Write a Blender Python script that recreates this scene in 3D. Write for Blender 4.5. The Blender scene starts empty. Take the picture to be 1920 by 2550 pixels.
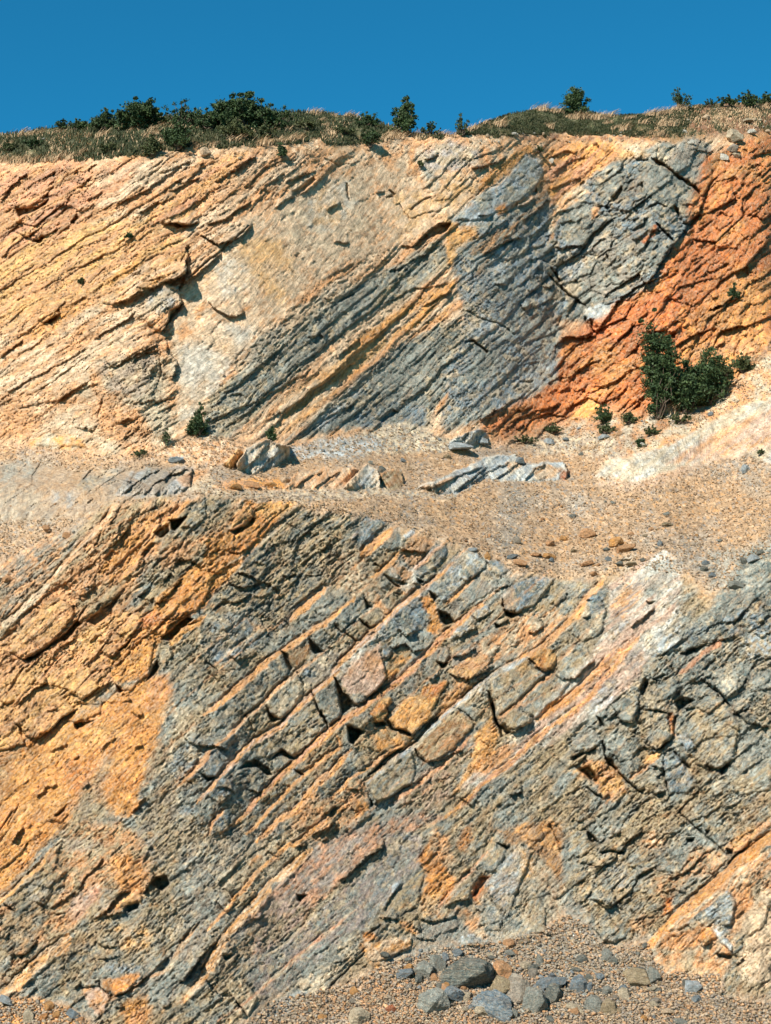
import bpy, bmesh, math, random
import numpy as np
from mathutils import Vector, Matrix, noise as mnoise

random.seed(7)
rng = np.random.default_rng(11)
scene = bpy.context.scene
COL = scene.collection
F32 = np.float32

# ------------------------------------------------------------------ camera, sky, sun, exposure
IW, IH = 1920.0, 2550.0              # survey sheet of the quarry wall, in sheet units
FOC = 4170.0                         # focal length in the same units
PITCH = math.radians(8.0)
cam_d = bpy.data.cameras.new('camera')
cam = bpy.data.objects.new('camera', cam_d)
COL.objects.link(cam)
cam_d.sensor_fit = 'VERTICAL'
cam_d.sensor_height = 24.0
cam_d.lens = 24.0 * FOC / IH
cam_d.clip_end = 3000
cam.location = (0, 0, 0)
cam.rotation_euler = (math.radians(90) + PITCH, 0, 0)
scene.camera = cam

SUN_DIR = Vector((-0.46, -0.74, 0.66)).normalized()   # towards the sun
sun_el = math.asin(SUN_DIR.z)
sun_az = math.atan2(SUN_DIR.x, SUN_DIR.y)
world = bpy.data.worlds.new('World')
scene.world = world
world.use_nodes = True
wn = world.node_tree.nodes
wl = world.node_tree.links
wn.clear()
wo = wn.new('ShaderNodeOutputWorld')
bg = wn.new('ShaderNodeBackground')
sky = wn.new('ShaderNodeTexSky')
sky.sky_type = 'NISHITA'
sky.sun_disc = False
sky.sun_elevation = sun_el
sky.sun_rotation = sun_az
sky.altitude = 2500
sky.air_density = 1.0
sky.dust_density = 0.0
sky.ozone_density = 4.0
tint = wn.new('ShaderNodeMix')
tint.data_type = 'RGBA'
tint.blend_type = 'MULTIPLY'
tint.inputs[0].default_value = 1.0
tint.inputs[7].default_value = (0.12, 0.90, 0.97, 1)
wl.new(sky.outputs[0], tint.inputs[6])
wl.new(tint.outputs[2], bg.inputs[0])
bg.inputs[1].default_value = 0.078
wl.new(bg.outputs[0], wo.inputs[0])

sun_d = bpy.data.lights.new('sun', 'SUN')
sun_d.energy = 4.6
sun_d.angle = math.radians(0.5)
sun_d.color = (1.0, 0.955, 0.88)
sun = bpy.data.objects.new('sun', sun_d)
COL.objects.link(sun)
sun.rotation_euler = (-SUN_DIR).to_track_quat('-Z', 'Y').to_euler()

scene.view_settings.view_transform = 'Standard'
scene.view_settings.look = 'None'
scene.view_settings.gamma = 1
scene.view_settings.use_curve_mapping = False
scene.view_settings.exposure = 0.87

# ------------------------------------------------------------------ noise in numpy
def _hash(ix, iy, seed):
    h = (ix.astype(np.int64) * 374761393 + iy.astype(np.int64) * 668265263 + seed * 1442695041) & 0xFFFFFFFF
    h = ((h ^ (h >> 13)) * 1274126177) & 0xFFFFFFFF
    h = h ^ (h >> 16)
    return h

def rnd(ix, iy, seed):
    return (_hash(np.asarray(ix), np.asarray(iy), seed) & 0xFFFFFF).astype(F32) / F32(0xFFFFFF)

def perlin(x, y, seed=0):
    x0 = np.floor(x); y0 = np.floor(y)
    fx = (x - x0).astype(F32); fy = (y - y0).astype(F32)
    ix = x0.astype(np.int32); iy = y0.astype(np.int32)
    sx = fx * fx * fx * (fx * (fx * 6 - 15) + 10)
    sy = fy * fy * fy * (fy * (fy * 6 - 15) + 10)
    def g(dx, dy):
        a = rnd(ix + dx, iy + dy, seed) * F32(6.2831853)
        return np.cos(a) * (fx - dx) + np.sin(a) * (fy - dy)
    n0 = g(0, 0); n1 = g(1, 0)
    a = n0 + sx * (n1 - n0)
    n0 = g(0, 1); n1 = g(1, 1)
    b = n0 + sx * (n1 - n0)
    return (a + sy * (b - a)) * F32(1.5)

def fbm(x, y, seed=0, o=4, gain=0.5):
    s = 0; a = 1.0; t = 0
    for i in range(o):
        s = s + a * perlin(x * 2 ** i + 17.3 * i, y * 2 ** i - 9.1 * i, seed + i * 31)
        t += a; a *= gain
    return s / t

def voronoi(x, y, seed=0, jit=0.9):
    ix = np.floor(x).astype(np.int32); iy = np.floor(y).astype(np.int32)
    f1 = np.full(x.shape, 9.0, F32); f2 = np.full(x.shape, 9.0, F32)
    cx = np.zeros(x.shape, np.int32); cy = np.zeros(x.shape, np.int32)
    dx1 = np.zeros(x.shape, F32); dy1 = np.zeros(x.shape, F32)
    for j in (-1, 0, 1):
        for i in (-1, 0, 1):
            gx = ix + i; gy = iy + j
            px = gx + 0.5 + (rnd(gx, gy, seed) - 0.5) * jit
            py = gy + 0.5 + (rnd(gx, gy, seed + 7) - 0.5) * jit
            dx = (x - px).astype(F32); dy = (y - py).astype(F32)
            d = np.sqrt(dx * dx + dy * dy)
            m = d < f1
            f2 = np.where(m, f1, np.minimum(f2, d))
            f1 = np.where(m, d, f1)
            cx = np.where(m, gx, cx); cy = np.where(m, gy, cy)
            dx1 = np.where(m, dx, dx1); dy1 = np.where(m, dy, dy1)
    return f1, f2, cx, cy, dx1, dy1

def sstep(a, b, x):
    t = np.clip((x - a) / (b - a), 0, 1)
    return t * t * (3 - 2 * t)

# ------------------------------------------------------------------ sheet coordinates of the close-up survey frames
CR = dict(W=(0, 0, 1.1525), A=(400, 1200, .3), B=(800, 1200, .3), C=(400, 1600, .3), D=(800, 1600, .3), E=(1200, 1350, .3),
          F=(1420, 1500, .3), G=(0, 1200, .3), H=(0, 1600, .3), I=(0, 2050, .3), J=(450, 2050, .3), K=(900, 2050, .3),
          L=(1420, 2050, .3), M=(1300, 300, .525), N=(900, 300, .525), O=(0, 350, .525), P=(400, 350, .525),
          Q=(0, 200, .5763), R=(960, 200, .5763), S=(0, 650, .5763), T=(960, 650, .5763), V=(960, 1200, .5763), X=(0, 0, 1))
def tp(s):
    """'C 350,605 500,470 A 1220,1240' -> array of sheet points"""
    k = 'X'; out = []
    for w in s.split():
        if w in CR: k = w
        else:
            a, b = w.split(',')
            ox, oy, f = CR[k]
            out.append((ox + float(a) * f, oy + float(b) * f))
    return np.array(out, float)

# ------------------------------------------------------------------ grid over the quarry wall
UU = np.concatenate([np.arange(-420, -10, 10), np.arange(-10, 1932, 2.45), np.arange(1935, 2345, 10)]).astype(F32)
skyline = tp('-500,352 0,337 69,328 138,317 265,302 403,290 553,282 738,280 807,282 876,290 980,317 1037,333 1106,335 1135,335 1199,309 1268,284 1348,272 1441,277 1521,288 1613,286 1706,268 1798,256 1920,254 2400,248')
clifftop = tp('-500,425 0,407 110,404 219,399 346,384 461,367 576,364 686,364 795,350 835,373 960,347 1150,338 1363,332 1536,338 1680,355 1767,332 1920,324 2400,318')
upfoot = tp('-500,1105 0,1105 115,1111 230,1131 346,1134 403,1105 472,1082 519,1079 605,1102 720,1111 807,1094 864,1076 960,1056 1075,1080 1150,1105 1219,1105 1317,1100 1392,1060 1507,1025 1594,1048 1700,1020 1795,990 1882,905 1920,863 2100,760 2400,700')
crest = tp('-500,1250 0,1250 200,1250 288,1246 472,1224 588,1226 720,1228 950,1230 1080,1226 1240,1205 1420,1200 1513,1188 1611,1192 1709,1157 1784,1140 1847,1131 1920,1150 2400,1160')
lowtop = tp('-500,1430 0,1400 120,1340 200,1300 288,1256 472,1232 588,1241 720,1254 749,1269 960,1298 1035,1327 1115,1350 1208,1378 1283,1425 1386,1442 1496,1436 1594,1419 1709,1430 1766,1488 1824,1476 1853,1401 1920,1378 2400,1370')
lowfoot = tp('-500,2470 0,2484 60,2488 115,2497 202,2530 260,2580 560,2600 640,2530 691,2490 864,2455 960,2403 1046,2372 1133,2360 1283,2340 1363,2311 1409,2282 1455,2299 1490,2345 1536,2363 1611,2351 1651,2426 1795,2426 1813,2490 1920,2500 2400,2520')
def line(pl, u): return np.interp(u, pl[:, 0], pl[:, 1]).astype(F32)
NR = 930
VB = 2700.0
r = np.linspace(0, 1, NR).astype(F32)
skyv = line(skyline, UU)
V = skyv[None, :] + r[:, None] * (VB - skyv[None, :])
U = np.broadcast_to(UU[None, :], V.shape).astype(F32)
NC = len(UU)
sh = V.shape
vmin = V.min(1); vmax = V.max(1)

# ragged coordinates for everything that is traced
WU = U + 7 * fbm(U / 60, V / 60, 101, 3) + 3.0 * fbm(U / 13, V / 13, 102, 3)
WV = V + 7 * fbm(U / 60, V / 60, 103, 3) + 3.0 * fbm(U / 13, V / 13, 104, 3)

def box(pts, m):
    x0, y0 = pts.min(0) - m - 8; x1, y1 = pts.max(0) + m + 8
    c0 = np.searchsorted(UU, x0); c1 = np.searchsorted(UU, x1)
    rr = np.nonzero((vmax >= y0) & (vmin <= y1))[0]
    if len(rr) == 0 or c1 <= c0: return None
    return (slice(rr[0], rr[-1] + 1), slice(c0, c1))

def polysd(x, y, pts):
    """signed distance, positive inside"""
    d = np.full(x.shape, 1e9, F32); ins = np.zeros(x.shape, bool)
    n = len(pts)
    for i in range(n):
        ax, ay = pts[i]; bx, by = pts[(i + 1) % n]
        ex, ey = bx - ax, by - ay
        t = np.clip(((x - ax) * ex + (y - ay) * ey) / (ex * ex + ey * ey + 1e-9), 0, 1)
        d = np.minimum(d, (x - ax - t * ex) ** 2 + (y - ay - t * ey) ** 2)
        if ay != by:
            c = ((ay > y) != (by > y)) & (x < (bx - ax) * (y - ay) / (by - ay) + ax)
            ins ^= c
    return np.where(ins, np.sqrt(d), -np.sqrt(d))

def linesd(x, y, pts):
    """distance to a polyline, signed (negative = left of travel), and 0..1 position along it"""
    d = np.full(x.shape, 1e9, F32); sg = np.ones(x.shape, F32); s = np.zeros(x.shape, F32)
    seg = np.hypot(*np.diff(pts, axis=0).T); tot = seg.sum(); acc = 0
    for i in range(len(pts) - 1):
        ax, ay = pts[i]; bx, by = pts[i + 1]
        ex, ey = bx - ax, by - ay
        t = np.clip(((x - ax) * ex + (y - ay) * ey) / (ex * ex + ey * ey + 1e-9), 0, 1)
        dd = (x - ax - t * ex) ** 2 + (y - ay - t * ey) ** 2
        m = dd < d
        d = np.where(m, dd, d)
        sg = np.where(m, np.sign(ex * (y - ay) - ey * (x - ax) + 1e-6), sg)
        s = np.where(m, (acc + t * seg[i]) / tot, s)
        acc += seg[i]
    return np.sqrt(d) * sg, s

# ------------------------------------------------------------------ owners of the surface
OWN = np.full(sh, 4, np.int8)                     # 4 lower cliff
OWN[WV < line(lowtop, WU)] = 3                     # 3 gravel bench
OWN[V < line(upfoot, WU)] = 1                      # 1 upper cliff
nz0 = fbm(U / 30, V / 30, 401, 4)
OWN[WV + 16 * nz0 < line(clifftop, WU) + 2] = 0                   # 0 hilltop
OWN[WV > line(lowfoot, WU)] = 5                    # 5 quarry floor
fault = tp('M 1200,60 1000,180 930,270 880,345 840,430 790,490 740,560 700,620 640,700 600,760 520,800 450,860 430,900 T 770,335 735,370 745,430 740,500 640,565 560,600 470,645 400,700 470,780 520,770')
orange_poly = np.vstack([tp('R 2600,-100 1700,210'), fault, tp('T 620,780 750,715 900,660 1000,690 1110,680 1200,640 1450,590 1600,440 1666,370 2300,0 2300,-700')])
def inpoly(pts, wx=None, wy=None): return polysd(WU if wx is None else wx, WV if wy is None else wy, pts)
sd_or = inpoly(orange_poly)
OWN[(OWN == 1) & (sd_or > 0)] = 2                  # 2 orange scree face
talus = np.vstack([tp('T 1110,690 1200,640 1450,590 1600,440 1666,370 2300,0 2300,900 1666,880 1540,835 1430,850 1300,880 1130,940 1060,955 890,940 970,860 1100,830 780,840 600,790 750,720 900,665')])
pale = tp('T 890,940 970,860 1040,850 1100,830 1220,795 1380,710 1530,630 1666,600 2000,560 2300,500 2300,900 1666,880 1540,835 1430,850 1300,880 1130,940 1060,955 960,930')
sd_pale = inpoly(pale)
OWN[(OWN == 3) & (sd_pale > 0)] = 6

# ------------------------------------------------------------------ base slope integrated into depth
def soft(own_id, k=9):
    m = (OWN == own_id).astype(F32)
    for _ in range(2):
        c = np.cumsum(np.pad(m, ((k + 1, k), (0, 0)), mode='edge'), 0)
        m = (c[2 * k + 1:] - c[:-(2 * k + 1)]) / (2 * k + 1)
    return m
slope = np.zeros(sh, F32)
ang = {0: 31, 1: 66, 2: 54, 3: 29, 4: 63, 5: 27, 6: 40}
wsum = 0
ws = {}
for k, a in ang.items():
    w = soft(k); ws[k] = w; slope += w * a; wsum = wsum + w
slope /= np.maximum(wsum, 1e-3)
cr = line(crest, UU)[None, :]
slope += ws[3] * (-5) * (V < cr) * (V > cr - 60)
s_ = (IH / 2 - V) / FOC
yp = math.cos(PITCH) - s_ * math.sin(PITCH)
TE = (math.sin(PITCH) + s_ * math.cos(PITCH)) / yp
ts = np.tan(np.radians(slope))
dt = np.zeros(sh, F32); dt[:-1] = TE[:-1] - TE[1:]
rate = dt / np.maximum(ts - TE, 0.14)
lnY = np.cumsum(rate[::-1], 0)[::-1]
Y0 = 40.0 + 0.0016 * (UU - 960) * 0
base = Y0[None, :] * np.exp(lnY)
# sideways smoothing
def blurx(a, k):
    c = np.cumsum(np.pad(a.astype(np.float64), ((0, 0), (k + 1, k)), mode='edge'), 1)
    return ((c[:, 2 * k + 1:] - c[:, :-(2 * k + 1)]) / (2 * k + 1)).astype(F32)
base = blurx(blurx(base, 30), 22)
MPP = base / FOC                                   # metres per sheet unit
Hh = np.zeros(sh, F32)                             # relief towards the viewer, metres

# ------------------------------------------------------------------ bedding coordinates
def bedco(th):
    c, s = math.cos(math.radians(th)), math.sin(math.radians(th))
    return U * c - V * s, U * s + V * c
w_up = (V < 1150).astype(F32)
mixA = sstep(780, 420, U) * sstep(1220, 1120, V)    # upper left: gentler dip
a1, c1 = bedco(31)
a2, c2 = bedco(42)
wrp = 16 * fbm(U / 170, V / 170, 5, 3) + 4 * fbm(U / 40, V / 40, 6, 3)
c1w = c1 + wrp; c2w = c2 + wrp
a1w = a1 + 10 * fbm(U / 60, V / 60, 9, 2); a2w = a2 + 10 * fbm(U / 60, V / 60, 9, 2)
def strata(a, c, T, L, seed, A, saw):
    c = c + T * 0.22 * fbm(a / (L * 1.2), c / (T * 3), seed + 5, 2)
    i = np.floor(c / T); f = (c / T - i).astype(F32)
    s = a / L + rnd(i.astype(np.int32), 0 * i.astype(np.int32), seed) * 9
    j = np.floor(s); g = (s - j).astype(F32)
    ii = i.astype(np.int32); jj = j.astype(np.int32)
    q = rnd(ii, jj, seed + 1)
    h = A * (q - 0.5) + saw * (f - 0.5) * (0.3 + 1.4 * rnd(ii, jj, seed + 2)) + A * 0.6 * (g - 0.5) * (rnd(ii, jj, seed + 3) - 0.5)
    return h

n_i1 = fbm(U / 120, V / 120, 21, 4)
n_i2 = fbm(U / 34, V / 34, 22, 4)
n_i3 = fbm(U / 11, V / 11, 23, 3)
def two(fn): return mixA * fn(a1, c1w) + (1 - mixA) * fn(a2, c2w)
n_b1 = two(lambda a, c: fbm(a / 190, c / 24, 24, 4))
n_b2 = two(lambda a, c: fbm(a / 60, c / 7, 25, 3))
NF = dict(i1=n_i1, i2=n_i2, i3=n_i3, b1=n_b1, b2=n_b2, m1=(n_i1 + n_b1) * .75, m2=(n_i2 + n_b2) * .75)

# ------------------------------------------------------------------ zones: how strong each kind of relief is
kbed = np.zeros(sh, F32); kblk = np.zeros(sh, F32); kfine = np.ones(sh, F32); kslab = np.zeros(sh, F32); kgrav = np.zeros(sh, F32)
def zone(poly, f=25, **kw):
    pts = tp(poly) if isinstance(poly, str) else poly
    b = box(pts, f)
    if b is None: return
    w = sstep(-f, f, polysd(WU[b], WV[b], pts))
    for k, v in kw.items():
        A = dict(bed=kbed, blk=kblk, fine=kfine, slab=kslab, grav=kgrav)[k]
        A[b] = A[b] * (1 - w) + v * w
isup = ws[1]; isor = ws[2]; islo = ws[4]
kbed += 1.0 * isup + 0.5 * isor + 0.40 * islo
kblk += 0.6 * isup + 2.4 * isor + 0.5 * islo
kgrav[:] = np.clip(ws[3] + ws[5] + 0.6 * ws[0], 0, 1)
kfine[:] = 1 - 0.6 * (ws[3] + ws[5] + ws[0])
CREAMW = 'W 365,700 390,620 480,520 600,430 720,370 880,330 940,430 930,500 760,570 650,640 500,790 410,930 385,955 372,800'
zone(CREAMW, 18, bed=.14, blk=.30, fine=.4)
zone('O 30,330 100,260 240,120 380,130 470,200 470,290 360,400 280,470 180,500 60,420', 20, blk=1.9, bed=.9, fine=1.6)
zone('N 430,480 560,360 780,160 860,200 860,280 740,400 600,480', 10, bed=.3, blk=.5)
zone('M 0,900 20,600 130,480 280,300 420,200 560,160 700,100 880,90 920,290 840,430 700,620 620,760 440,870 200,900', 20, bed=.12, blk=2.3, fine=1.3)
zone('W 430,950 460,850 620,720 850,580 980,540 1010,640 980,820 900,915 640,945', 20, bed=1.2, blk=.3)
zone('W 180,830 370,770 375,960 290,985 0,960 0,900', 20, bed=.5, blk=.8)
# lower cliff
SLABZ = 'A 400,1200 C 60,600 C 40,1000 C 300,1640 C 900,1666 D 350,1450 D 1100,1280 E 300,1640 E 960,960 E 1040,560 E 980,300 E 200,100 B 560,340 A 1250,200 A 1060,230 A 820,520 A 620,760'
zone(SLABZ, 14, bed=.15, blk=.2, slab=1)
zone('A 1060,230 A 820,520 A 400,1000 A 900,1180 A 1300,900 B 100,800 B 300,600 B 560,340 A 1250,200', 16, slab=.25, bed=.8, blk=.9, fine=1.6)
zone('D 1150,1190 E 310,1560 E 860,1000 E 1060,700 E 1080,300 E 1500,100 E 1640,500 E 1420,1050 F 560,760 D 1480,1140', 20, bed=.25, blk=.2, fine=.7, slab=0)
zone('J 560,1280 700,1090 900,950 1050,800 1200,680 1400,500 1666,200 K 470,100 480,420 200,760 J 1400,960 1200,1100 1000,1250 850,1400 620,1480', 16, bed=.15, blk=.12, fine=.6, slab=0)
zone('J 700,420 1000,280 1440,40 D 700,1400 D 1000,1500 J 1500,300 1300,500 900,800 560,760', 14, bed=.3, blk=.15, fine=.8, slab=0)
zone('H 0,900 300,780 560,640 1100,430 1350,300 1430,420 1300,900 1250,1200 900,1500 500,1540 0,1990', 20, bed=.28, blk=.15, fine=.7)
zone('G 0,1200 400,830 950,190 1560,130 A 660,120 A 1090,200 A 440,950 G 1300,1200 H 1000,400 H 700,560 H 300,800 H 0,900', 20, bed=.7, blk=.9, fine=1.2, slab=0)
zone('F 0,1100 350,850 560,640 880,360 1140,200 1666,0 2600,0 2600,1200 1666,1000 L 1350,280 L 780,800 L 300,1020 L 130,700 L 0,0 F 0,1250', 22, bed=.35, blk=1.15, fine=1.4)
zone('L 780,840 1200,470 1666,60 2400,-400 2400,0 1666,250 1300,520 1000,760 620,1040', 10, bed=.4, blk=.1, fine=.5)
zone('I 0,0 600,0 0,640', 20, bed=.5, blk=.15)
zone('T 1000,850 1220,795 1380,710 1530,630 1700,600 1700,860 1540,835 1130,940', 12, bed=.12, blk=.1, fine=.4, grav=0)

zone('S -700,880 140,860 300,900 500,890 830,885 850,1000 500,1040 430,1100 200,1128 -700,1128', 14, grav=.3, bed=.06, blk=1.0, fine=1.2)
zone('S 470,1000 560,920 700,890 830,890 825,990', 10, grav=0, bed=.6, blk=1.2, fine=1.3)
# ------------------------------------------------------------------ generic relief
fm = MPP / 0.0115
big = fbm(U / 420, V / 420, 31, 3)
face = np.clip(ws[1] + ws[2] + ws[4] + ws[6], 0, 1)
Hh += face * big * .45 + (1 - face) * big * 0.4
Hh += face * n_i1 * 0.07
def st_all(T, L, seed, A, saw):
    return mixA * strata(a1w, c1w, T, L, seed, A, saw) + (1 - mixA) * strata(a2w, c2w, T, L, seed + 50, A, saw)
Hh += kbed * (st_all(62, 420, 41, .07, .10) + st_all(23, 230, 45, .045, .06) + st_all(9, 110, 49, .03, .04))
def blocks(sx, sy, th, seed, A, tilt, groove):
    a, c = bedco(th)
    a = a + 5 * n_i2 * sx / 60; c = c + 5 * n_i1 * sy / 40 + 2 * n_i2
    f1, f2, cx, cy, dx, dy = voronoi(a / sx, c / sy, seed)
    h = A * (rnd(cx, cy, seed + 3) - .5) + tilt * ((rnd(cx, cy, seed + 4) - .5) * dx + (rnd(cx, cy, seed + 5) - .25) * dy)
    h = h - groove * sstep(.10, .0, f2 - f1)
    return h, cx, cy, f2 - f1
hb, bx, by, be = blocks(95, 46, 38, 61, .09, .26, .03)
Hh += kblk * hb
hb2, _, _, _ = blocks(36, 19, 36, 67, .05, .17, .015)
Hh += kblk * hb2 + kslab * .35 * hb2
hb3, _, _, _ = blocks(20, 8, 40, 73, .03, .09, .008)
Hh += (kblk * .8 + kfine * .35 + kslab * .2) * hb3
hb4, _, _, _ = blocks(15, 4.2, 40, 75, .016, .06, .004)
Hh += face * (.3 + .7 * kfine) * hb4
Hh += face * kfine * two(lambda a, c: .035 * fbm(a / 26, c / 4.2, 76, 2))
Hh += kfine * face * (0.012 * n_i3 + .02 * fbm(U / 5.5, V / 5.5, 79, 2))
Hh += face * kfine * (-0.10) * sstep(.10, .0, np.abs(n_b2)) * (0.4 + .6 * (n_i1 > 0))
def fiss(x, y, seed, w, dep):
    q = fbm(x, y, seed, 3, .5)
    return -dep * sstep(w, 0, np.abs(q)) * sstep(-.1, .25, perlin(x * .7 + 5, y * .7, seed + 9))
Hh += face * (.45 + .55 * np.clip(kblk + kslab, 0, 1)) * (fiss(U / 55, V / 55, 501, .022, .10) + fiss(U / 26, V / 26, 505, .035, .05) + two(lambda a, c: fiss(a / 70, c / 20, 509, .03, .09)))
# gravel
g1, g2, gx, gy, gdx, gdy = voronoi(U / 8, V / 5, 83)
Hh += kgrav * (0.05 * (rnd(gx, gy, 84) ** 2) * sstep(.62, .1, g1) + .03 * n_i2 + .015 * n_i3)

# ------------------------------------------------------------------ seams: lit bedding surfaces that cut the lower wall into slabs
SEAMS = dict(
 s0='A 1060,1150 1120,1080 1250,950 1360,870',
 s1='C 350,605 500,470 720,265 960,85 A 1220,1240 A 1400,1120 A 1520,1030',
 sb='C 560,770 640,690 700,620 850,490 960,370 1130,240 1300,130',
 s2='C 290,1340 430,1190 540,1030 640,930 760,800 980,680 1130,520 1260,400 1420,260 1500,130 B 350,1290 500,1150 600,1060 800,900 1000,740 1100,650',
 s3='C 580,1530 700,1390 850,1220 980,1080 1100,980 1200,880 1340,750 1500,620 1640,545 D 400,460 560,340 700,240 850,90 920,20 B 1040,1220 1200,1110 1340,1000',
 s4='C 780,1660 940,1480 1100,1370 1200,1250 1330,1110 1480,980 D 250,880',
 s5='J 0,1480 100,1350 250,1080 350,930 450,800 600,620 850,370 1090,200 D 370,1160 450,1070 620,940 780,830 900,680 1100,520 1300,330 1440,240 1666,120 E 500,840 640,720 760,580 870,440 1000,300')
th = math.radians(42); ct, st = math.cos(th), math.sin(th)
bounds = []
for k in ('s1', 'sb', 's2', 's3', 's4', 's5'):
    p = tp(SEAMS[k]); aa = p[:, 0] * ct - p[:, 1] * st; cc = p[:, 0] * st + p[:, 1] * ct
    o = np.argsort(aa)
    bounds.append(np.interp(WU * ct - WV * st, aa[o], cc[o]).astype(F32))
cW = (WU * st + WV * ct); aW = (WU * ct - WV * st)
for off in (-240, -175, -115, -58):
    bounds.append(bounds[0] + off + 10 * n_b1)
for off in (58, 112, 172, 232, 300):
    bounds.append(bounds[5] + off + 12 * n_b1)
bounds = np.sort(np.stack(bounds), 0)
bed_i = np.zeros(sh, np.int32); dlo = np.full(sh, 99., F32); dhi = np.full(sh, 99., F32)
for k in range(bounds.shape[0]):
    d = cW - bounds[k]
    bed_i += (d > 0)
    dlo = np.where(d > 0, np.minimum(dlo, d), dlo); dhi = np.where(d <= 0, np.minimum(dhi, -d), dhi)
LL = 62 + 60 * rnd(bed_i, 0 * bed_i, 91)
sg = aW / LL + rnd(bed_i, 0 * bed_i, 92) * 7 + .10 * (cW / 50) * (rnd(bed_i, 0 * bed_i, 95) - .2) * 2
seg_i = np.floor(sg).astype(np.int32); sf = sg - seg_i
dj = np.minimum(sf, 1 - sf) * LL
slab_h = .06 * (rnd(bed_i, seg_i, 93) - .5) + .09 * (sf - .5) * (rnd(bed_i, seg_i, 94) - .35) + .0035 * np.minimum(dhi, 60) * (rnd(bed_i, seg_i, 96) - .3)
slab_h -= .03 * sstep(1.8, 0, dj) * (rnd(bed_i, seg_i, 97) > .5) + .04 * sstep(2.5, 0, dhi)
Hh += kslab * slab_h

# ------------------------------------------------------------------ colour
def lin(rgb):
    c = np.array(rgb, float) / 255
    return np.where(c <= .04045, c / 12.92, ((c + .055) / 1.055) ** 2.4).astype(F32)
PAL = {k: lin(v) for k, v in dict(
  pinktan=(226, 160, 118), tan=(235, 172, 116), cream=(246, 212, 172), lorange=(240, 170, 92), orange=(234, 156, 82), dorange=(220, 124, 58),
  rust=(205, 108, 58), grey=(154, 160, 150), dgrey=(110, 121, 115), blue=(126, 147, 156), lblue=(186, 198, 200), olive=(182, 160, 122), brown=(172, 124, 78),
  beige=(222, 202, 168), white=(232, 226, 208), pinkw=(222, 186, 160), purple=(176, 160, 150), gravel=(190, 154, 116), ggrey=(164, 154, 138),
  soil=(146, 98, 66), green=(74, 84, 44), dgreen=(52, 66, 32), yel=(242, 186, 116)).items()}
CC = np.zeros(sh + (3,), F32)
CC[:] = PAL['tan']
def paint(poly, c, c2=None, nf='m1', f=12, a=1.0, w0=-.25, w1=.25):
    f = f * .8
    pts = tp(poly) if isinstance(poly, str) else poly
    b = box(pts, f + 12)
    if b is None: return
    w = sstep(-f, f, polysd(WU[b], WV[b], pts) + (f + 3) * 1.1 * NF['b1'][b] + (f + 3) * .9 * NF['b2'][b] + f * .6 * NF['i3'][b]) * a
    col = PAL[c] if c2 is None else PAL[c] + (PAL[c2] - PAL[c]) * sstep(w0, w1, NF[nf][b])[..., None]
    CC[b] = CC[b] * (1 - w[..., None]) + col * w[..., None]
def paintm(m, c, c2=None, nf='m1', w0=-.25, w1=.25):
    col = PAL[c] if c2 is None else PAL[c] + (PAL[c2] - PAL[c]) * sstep(w0, w1, NF[nf])[..., None]
    CC[:] = CC * (1 - m[..., None]) + col * m[..., None]

paintm(ws[0], 'green', 'dgreen', 'i2', -.3, .3)
paintm(ws[0] * sstep(.1, .5, n_i1 + .5 * n_i2), 'soil')
paintm(ws[1], 'tan', 'cream', 'b1')
paintm(ws[2], 'dorange', 'orange', 'm1', -.1, .4)
paintm(ws[3], 'gravel', 'ggrey', 'i1', -.2, .6)
paintm(ws[4], 'grey', 'olive', 'm1')
paintm(ws[5], 'gravel', 'ggrey', 'i1')
paintm(ws[6], 'white', 'pinkw', 'b1')
# hilltop
paint('R 1230,130 1400,110 1800,100 1800,230 1400,240 1300,200', 'soil', 'green', 'i2', 14, w0=-.1, w1=.5)
paint('R 330,235 480,190 640,140 760,140 1000,170 1030,210 980,225', 'green', 'dgreen', 'i2', 10)
paint('R 560,235 1200,235 1240,262 600,262', 'soil', 'tan', 'i2', 8)
paint('Q 240,230 380,230 390,290 250,290', 'tan', 'soil', 'i3', 12, .7)
paint('Q 1200,280 1380,255 1400,300 1250,330', 'tan', 'cream', 'i3', 8, .8)
# upper cliff
paint('O -400,130 100,120 380,60 480,180 460,300 300,450 120,560 0,560 -400,700', 'pinktan', 'tan', 'b1', 25)
paint('O 460,110 700,70 640,200 480,330 440,230', 'pinktan', 'cream', 'b1', 20, .7)
paint('P -60,330 120,200 330,60 480,60 300,220 120,360 -40,400', 'pinktan', 'lorange', 'b1', 14, .8)
paint('O -300,560 300,420 600,380 860,440 880,560 600,720 300,780 0,900 -300,900', 'tan', 'yel', 'b1', 30)
paint('O 60,940 200,800 420,720 440,760 320,860 240,951', 'lorange', 'tan', 'b1', 20, .8)
paint('O 480,650 640,560 860,560 800,660 620,750', 'cream', 'lorange', 'b1', 18, .7)
paint('O 700,720 840,680 850,760 780,820 700,780', 'beige', 'lblue', 'i2', 12, .8)
paint(CREAMW, 'cream', 'tan', 'm2', 14, w0=-.1, w1=.5)
paint('P 560,330 760,200 960,180 1000,420 800,560 620,520', 'cream', 'beige', 'i2', 20, .7)
paint('P 100,720 260,540 430,470 560,470 660,560 640,700 560,770 430,620 280,620', 'yel', 'cream', 'i1', 22, .8)
paint('P 220,600 330,530 400,560 420,700 300,760', 'cream', 'white', 'i2', 18, .7)
paint('W 372,760 480,700 560,720 500,800 420,900 395,900', 'white', 'cream', 'i1', 20, .8)
paint('P 700,290 800,200 880,200 900,300 820,420 700,420', 'cream', 'white', 'i2', 22, .7)
paint('P 760,220 800,220 850,300 840,400 720,400', 'yel', 'cream', 'i2', 12, .5)
paint('W 180,820 380,740 378,960 300,985 150,965 0,950 0,890', 'beige', 'tan', 'i1', 22)
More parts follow.
